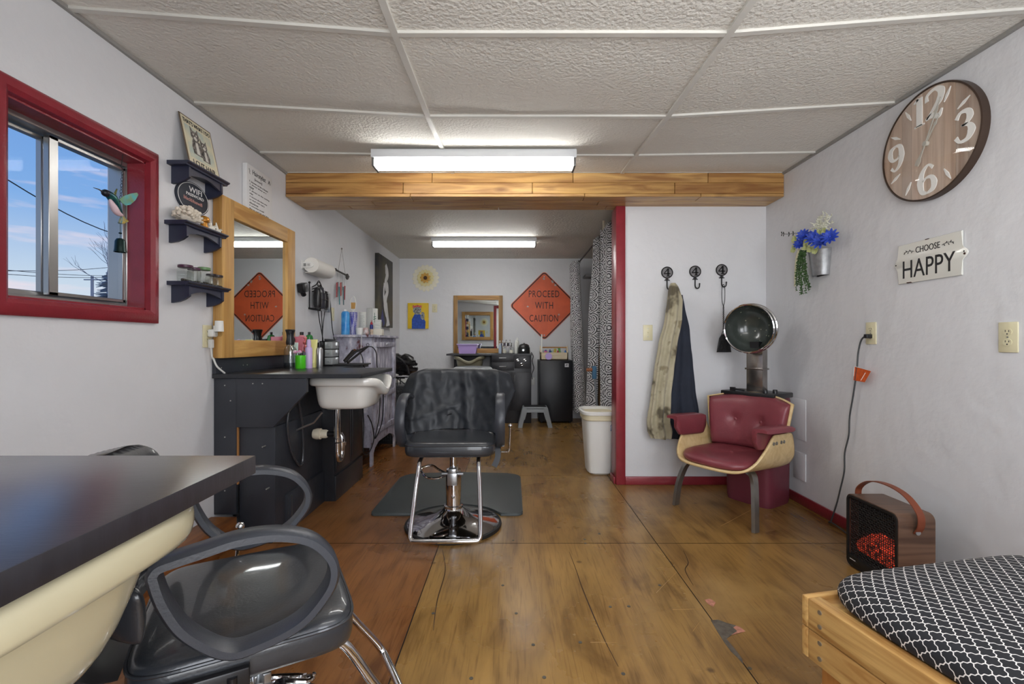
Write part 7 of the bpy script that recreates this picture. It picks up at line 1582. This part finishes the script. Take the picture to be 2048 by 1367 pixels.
# curtain rod, curtains, broom, bin and dustpan by the red post
def curtains():
    m, N, L, bs_ = nodes('medallion_print'); uv = N.new('ShaderNodeUVMap'); uv.uv_map = 'cloth'; vo = N.new('ShaderNodeTexVoronoi'); vo.inputs['Scale'].default_value = 8.6; vo.inputs['Randomness'].default_value = .12; L.new(uv.outputs[0], vo.inputs[0])
    def mth(op, a, c=None):
        nd = N.new('ShaderNodeMath'); nd.operation = op
        for i, v in enumerate((a, c)):
            if v is None: continue
            if isinstance(v, (int, float)): nd.inputs[i].default_value = v
            else: L.new(v, nd.inputs[i])
        return nd.outputs[0]
    ring = mth('GREATER_THAN', mth('SINE', mth('MULTIPLY', vo.outputs['Distance'], 40)), .25)
    v2 = N.new('ShaderNodeTexVoronoi'); v2.inputs['Scale'].default_value = 80; v2.inputs['Randomness'].default_value = .5; L.new(uv.outputs[0], v2.inputs[0]); dots = mth('GREATER_THAN', v2.outputs['Distance'], .26)
    ink = mth('MULTIPLY', ring, dots); mx = N.new('ShaderNodeMixRGB'); L.new(ink, mx.inputs[0]); mx.inputs[1].default_value = S(222, 222, 224); mx.inputs[2].default_value = S(38, 38, 44); L.new(mx.outputs[0], bs_.inputs['Base Color']); bs_.inputs['Roughness'].default_value = .85
    X = .868; b = MB(); b.tube([(X, YB - .002, 2.09), (X, 3.60, 2.09)], .009, 10); tag(b.build('curtain_rod', mat('dark_rod', S(52, 50, 50), .4, metal=.5)), 'dark curtain rod along the right side of the rear room', 'curtain rod')
    def curtain(label, ya, yb, zb, xa, folds, amp, seed, topz=2.085, xo_=0.0):
        b = MB(); nu, nv = 96, 26; uvs = {}
        def f(u, v):
            z = topz + .025 * math.sin(u * folds * 2 * PI * 2) * (v > .97) - (topz - zb) * (1 - v)
            spread = 1 + .10 * (1 - v); y = (ya + yb) / 2 + (u - .5) * (yb - ya) * spread; ph = u * folds * 2 * PI + .8 * noise.noise(Vector((u * 4, v * 1.4, seed)))
            x = X + xo_ + xa * (1 - v) + amp * (.75 + .35 * (1 - v)) * math.sin(ph) + .02 * noise.noise(Vector((u * 3, v * 2.5, seed + 4)))
            return Vector((x, y, z))
        b.grid(nu, nv, f); b.bm.verts.ensure_lookup_table(); lay = b.bm.loops.layers.uv.new('cloth'); Lc = (yb - ya) * 1.0 + folds * amp * 2.6
        for i, v_ in enumerate(b.bm.verts): uvs[v_] = ((i // (nv + 1)) / nu * Lc, v_.co.z)
        for fc in b.bm.faces:
            for l in fc.loops: l[lay].uv = uvs[l.vert]
        t = thing('curtain', label, 'curtain', (X, (ya + yb) / 2, zb), group='black and white medallion curtains'); b.build('cloth', m, t, sharp=80, recalc=False)
        for k in range(int(folds) + 1): b = MB(); y = ya + (yb - ya) * (k + .5) / (int(folds) + 1); b.tube([(X + .018 * math.cos(a), y, 2.09 + .020 * math.sin(a)) for a in [2 * PI * j / 14 for j in range(14)]], .0022, 5, closed=True); b.build('ring', mat('dark_rod', S(52, 50, 50), .4, metal=.5), t)
    curtain('gathered medallion curtain next to the orange road sign', 5.97, 6.36, .14, .065, 4, .06, 1.0, xo_=-.045)
    curtain('middle medallion curtain between the dark doorway and the white pole', 4.60, 4.86, .22, -.06, 4, .036, 5.0)
    curtain('medallion curtain nearest the red post', 4.03, 4.42, .25, .0, 4, .036, 9.0)
    b = MB(); xp = xY(1207.5, 4.46); b.cyl((xp, 4.46, 0), (xp, 4.46, ZC), .0125, n=14); tag(b.build('tension_pole', mat('pvc_cream', S(222, 212, 190), .5)), 'thin cream pole from floor to ceiling among the curtains', 'pole')
    # broom leaning by the middle curtain
    t = thing('broom', 'upside down broom with a blue head leaning on the middle curtain', 'broom', at(1194, 830, 4.50)); b = MB(); a = at(1188, 745, 4.46); c = at(1195, 824, 4.46); c2 = a + (c - a) * 1.9; b.cyl(a, Vector((c2.x, c2.y, .01)), .011, n=12); b.build('stick', mat('broom_grey', S(134, 140, 146), .4), t)
    b = MB(); b.box(a + Vector((-.022, -.02, -.06)), a + Vector((.022, .02, .065)), bev=.012); b.build('head', mat('broom_blue', S(70, 116, 150), .6), t)
    b = MB(); b.tube([a + Vector((-.02, 0, .03)), a + Vector((-.075, .0, .028))], .016, 8); b.build('wooden_end', mat('copper_wood', S(176, 112, 76), .5), t)
    # things inside the dark closet
    b = MB(); b.box((1.18, 6.28, 0), (1.30, 6.40, 1.02), bev=.006); tag(b.build('wooden_post', wood('old_post', S(120, 92, 62), S(160, 128, 90), 'Z', .8, .7)), 'old wooden post standing in the dark closet behind the curtains', 'post')
    b = MB(); b.box((.98, 6.20, 1.93), (1.86, 6.44, 1.96), bev=.003); tag(b.build('closet_shelf', mat('closet_shelf_paint', S(176, 178, 184), .6)), 'high shelf in the dark closet behind the curtains', 'shelf')
curtains()
b = MB(); b.box((.93, 3.60, 0), (.965, 3.85, ZC - .002)); struct(b.build('wall_closet_end', WALL))
def bin_():
    xc, yc, h = .705, 3.80, .505; t = thing('trash_bin', 'white plastic waste bin behind the red post', 'bin', (xc, yc, 0)); WP = mat('white_plastic', S(232, 232, 228), .35)
    R = lambda w, d, z, e=4.0: [Vector((xc + p.x, yc + p.y, z)) for p in sup(w, d, 0, e, 40)]
    b = MB(); b.skin([R(.085, .115, 0), R(.098, .128, .012), R(.128, .165, h - .07), R(.131, .168, h - .03), R(.126, .163, h - .03), R(.09, .12, .02)]); b.build('body', WP, t)
    b = MB(); b.skin([R(.132, .169, h - .075), R(.138, .175, h - .068), R(.138, .175, h - .03), R(.132, .169, h - .024)]); b.build('bag_edge', mat('bin_liner', S(228, 218, 186), .5), t)
    b = MB(); b.skin([R(.134, .171, h - .034), R(.150, .188, h - .028), R(.152, .19, h - .008), R(.142, .18, h), R(.126, .163, h - .006), R(.122, .16, h - .05)]); b.build('rim', WP, t)
    b = MB(); Mb = frame('B', (xc + .085, yc - .158, h - .12)); b.box((-.02, -.03, 0), (.02, .03, .001), Mb @ Rx(-.09)); b.build('label_patch', mat('label_blue', S(60, 76, 140), .5, col2=S(220, 224, 232), vs=60), t)
    t = thing('dustpan', 'small dustpan standing behind the white waste bin', 'dustpan', at(1184, 912, 4.0)); p = at(1186, 905, 4.0); p.z = .0
    b = MB(); b.box((p.x - .012, p.y - .03, .002), (p.x + .012, p.y + .10, .14), bev=.004); b.build('pan', mat('teal_plastic', S(60, 100, 116), .5), t); b = MB(); b.box((p.x - .014, p.y - .032, .14), (p.x + .02, p.y + .10, .158), bev=.004); b.build('pink_lip', mat('pink_plastic', S(206, 148, 132), .5), t)
bin_()
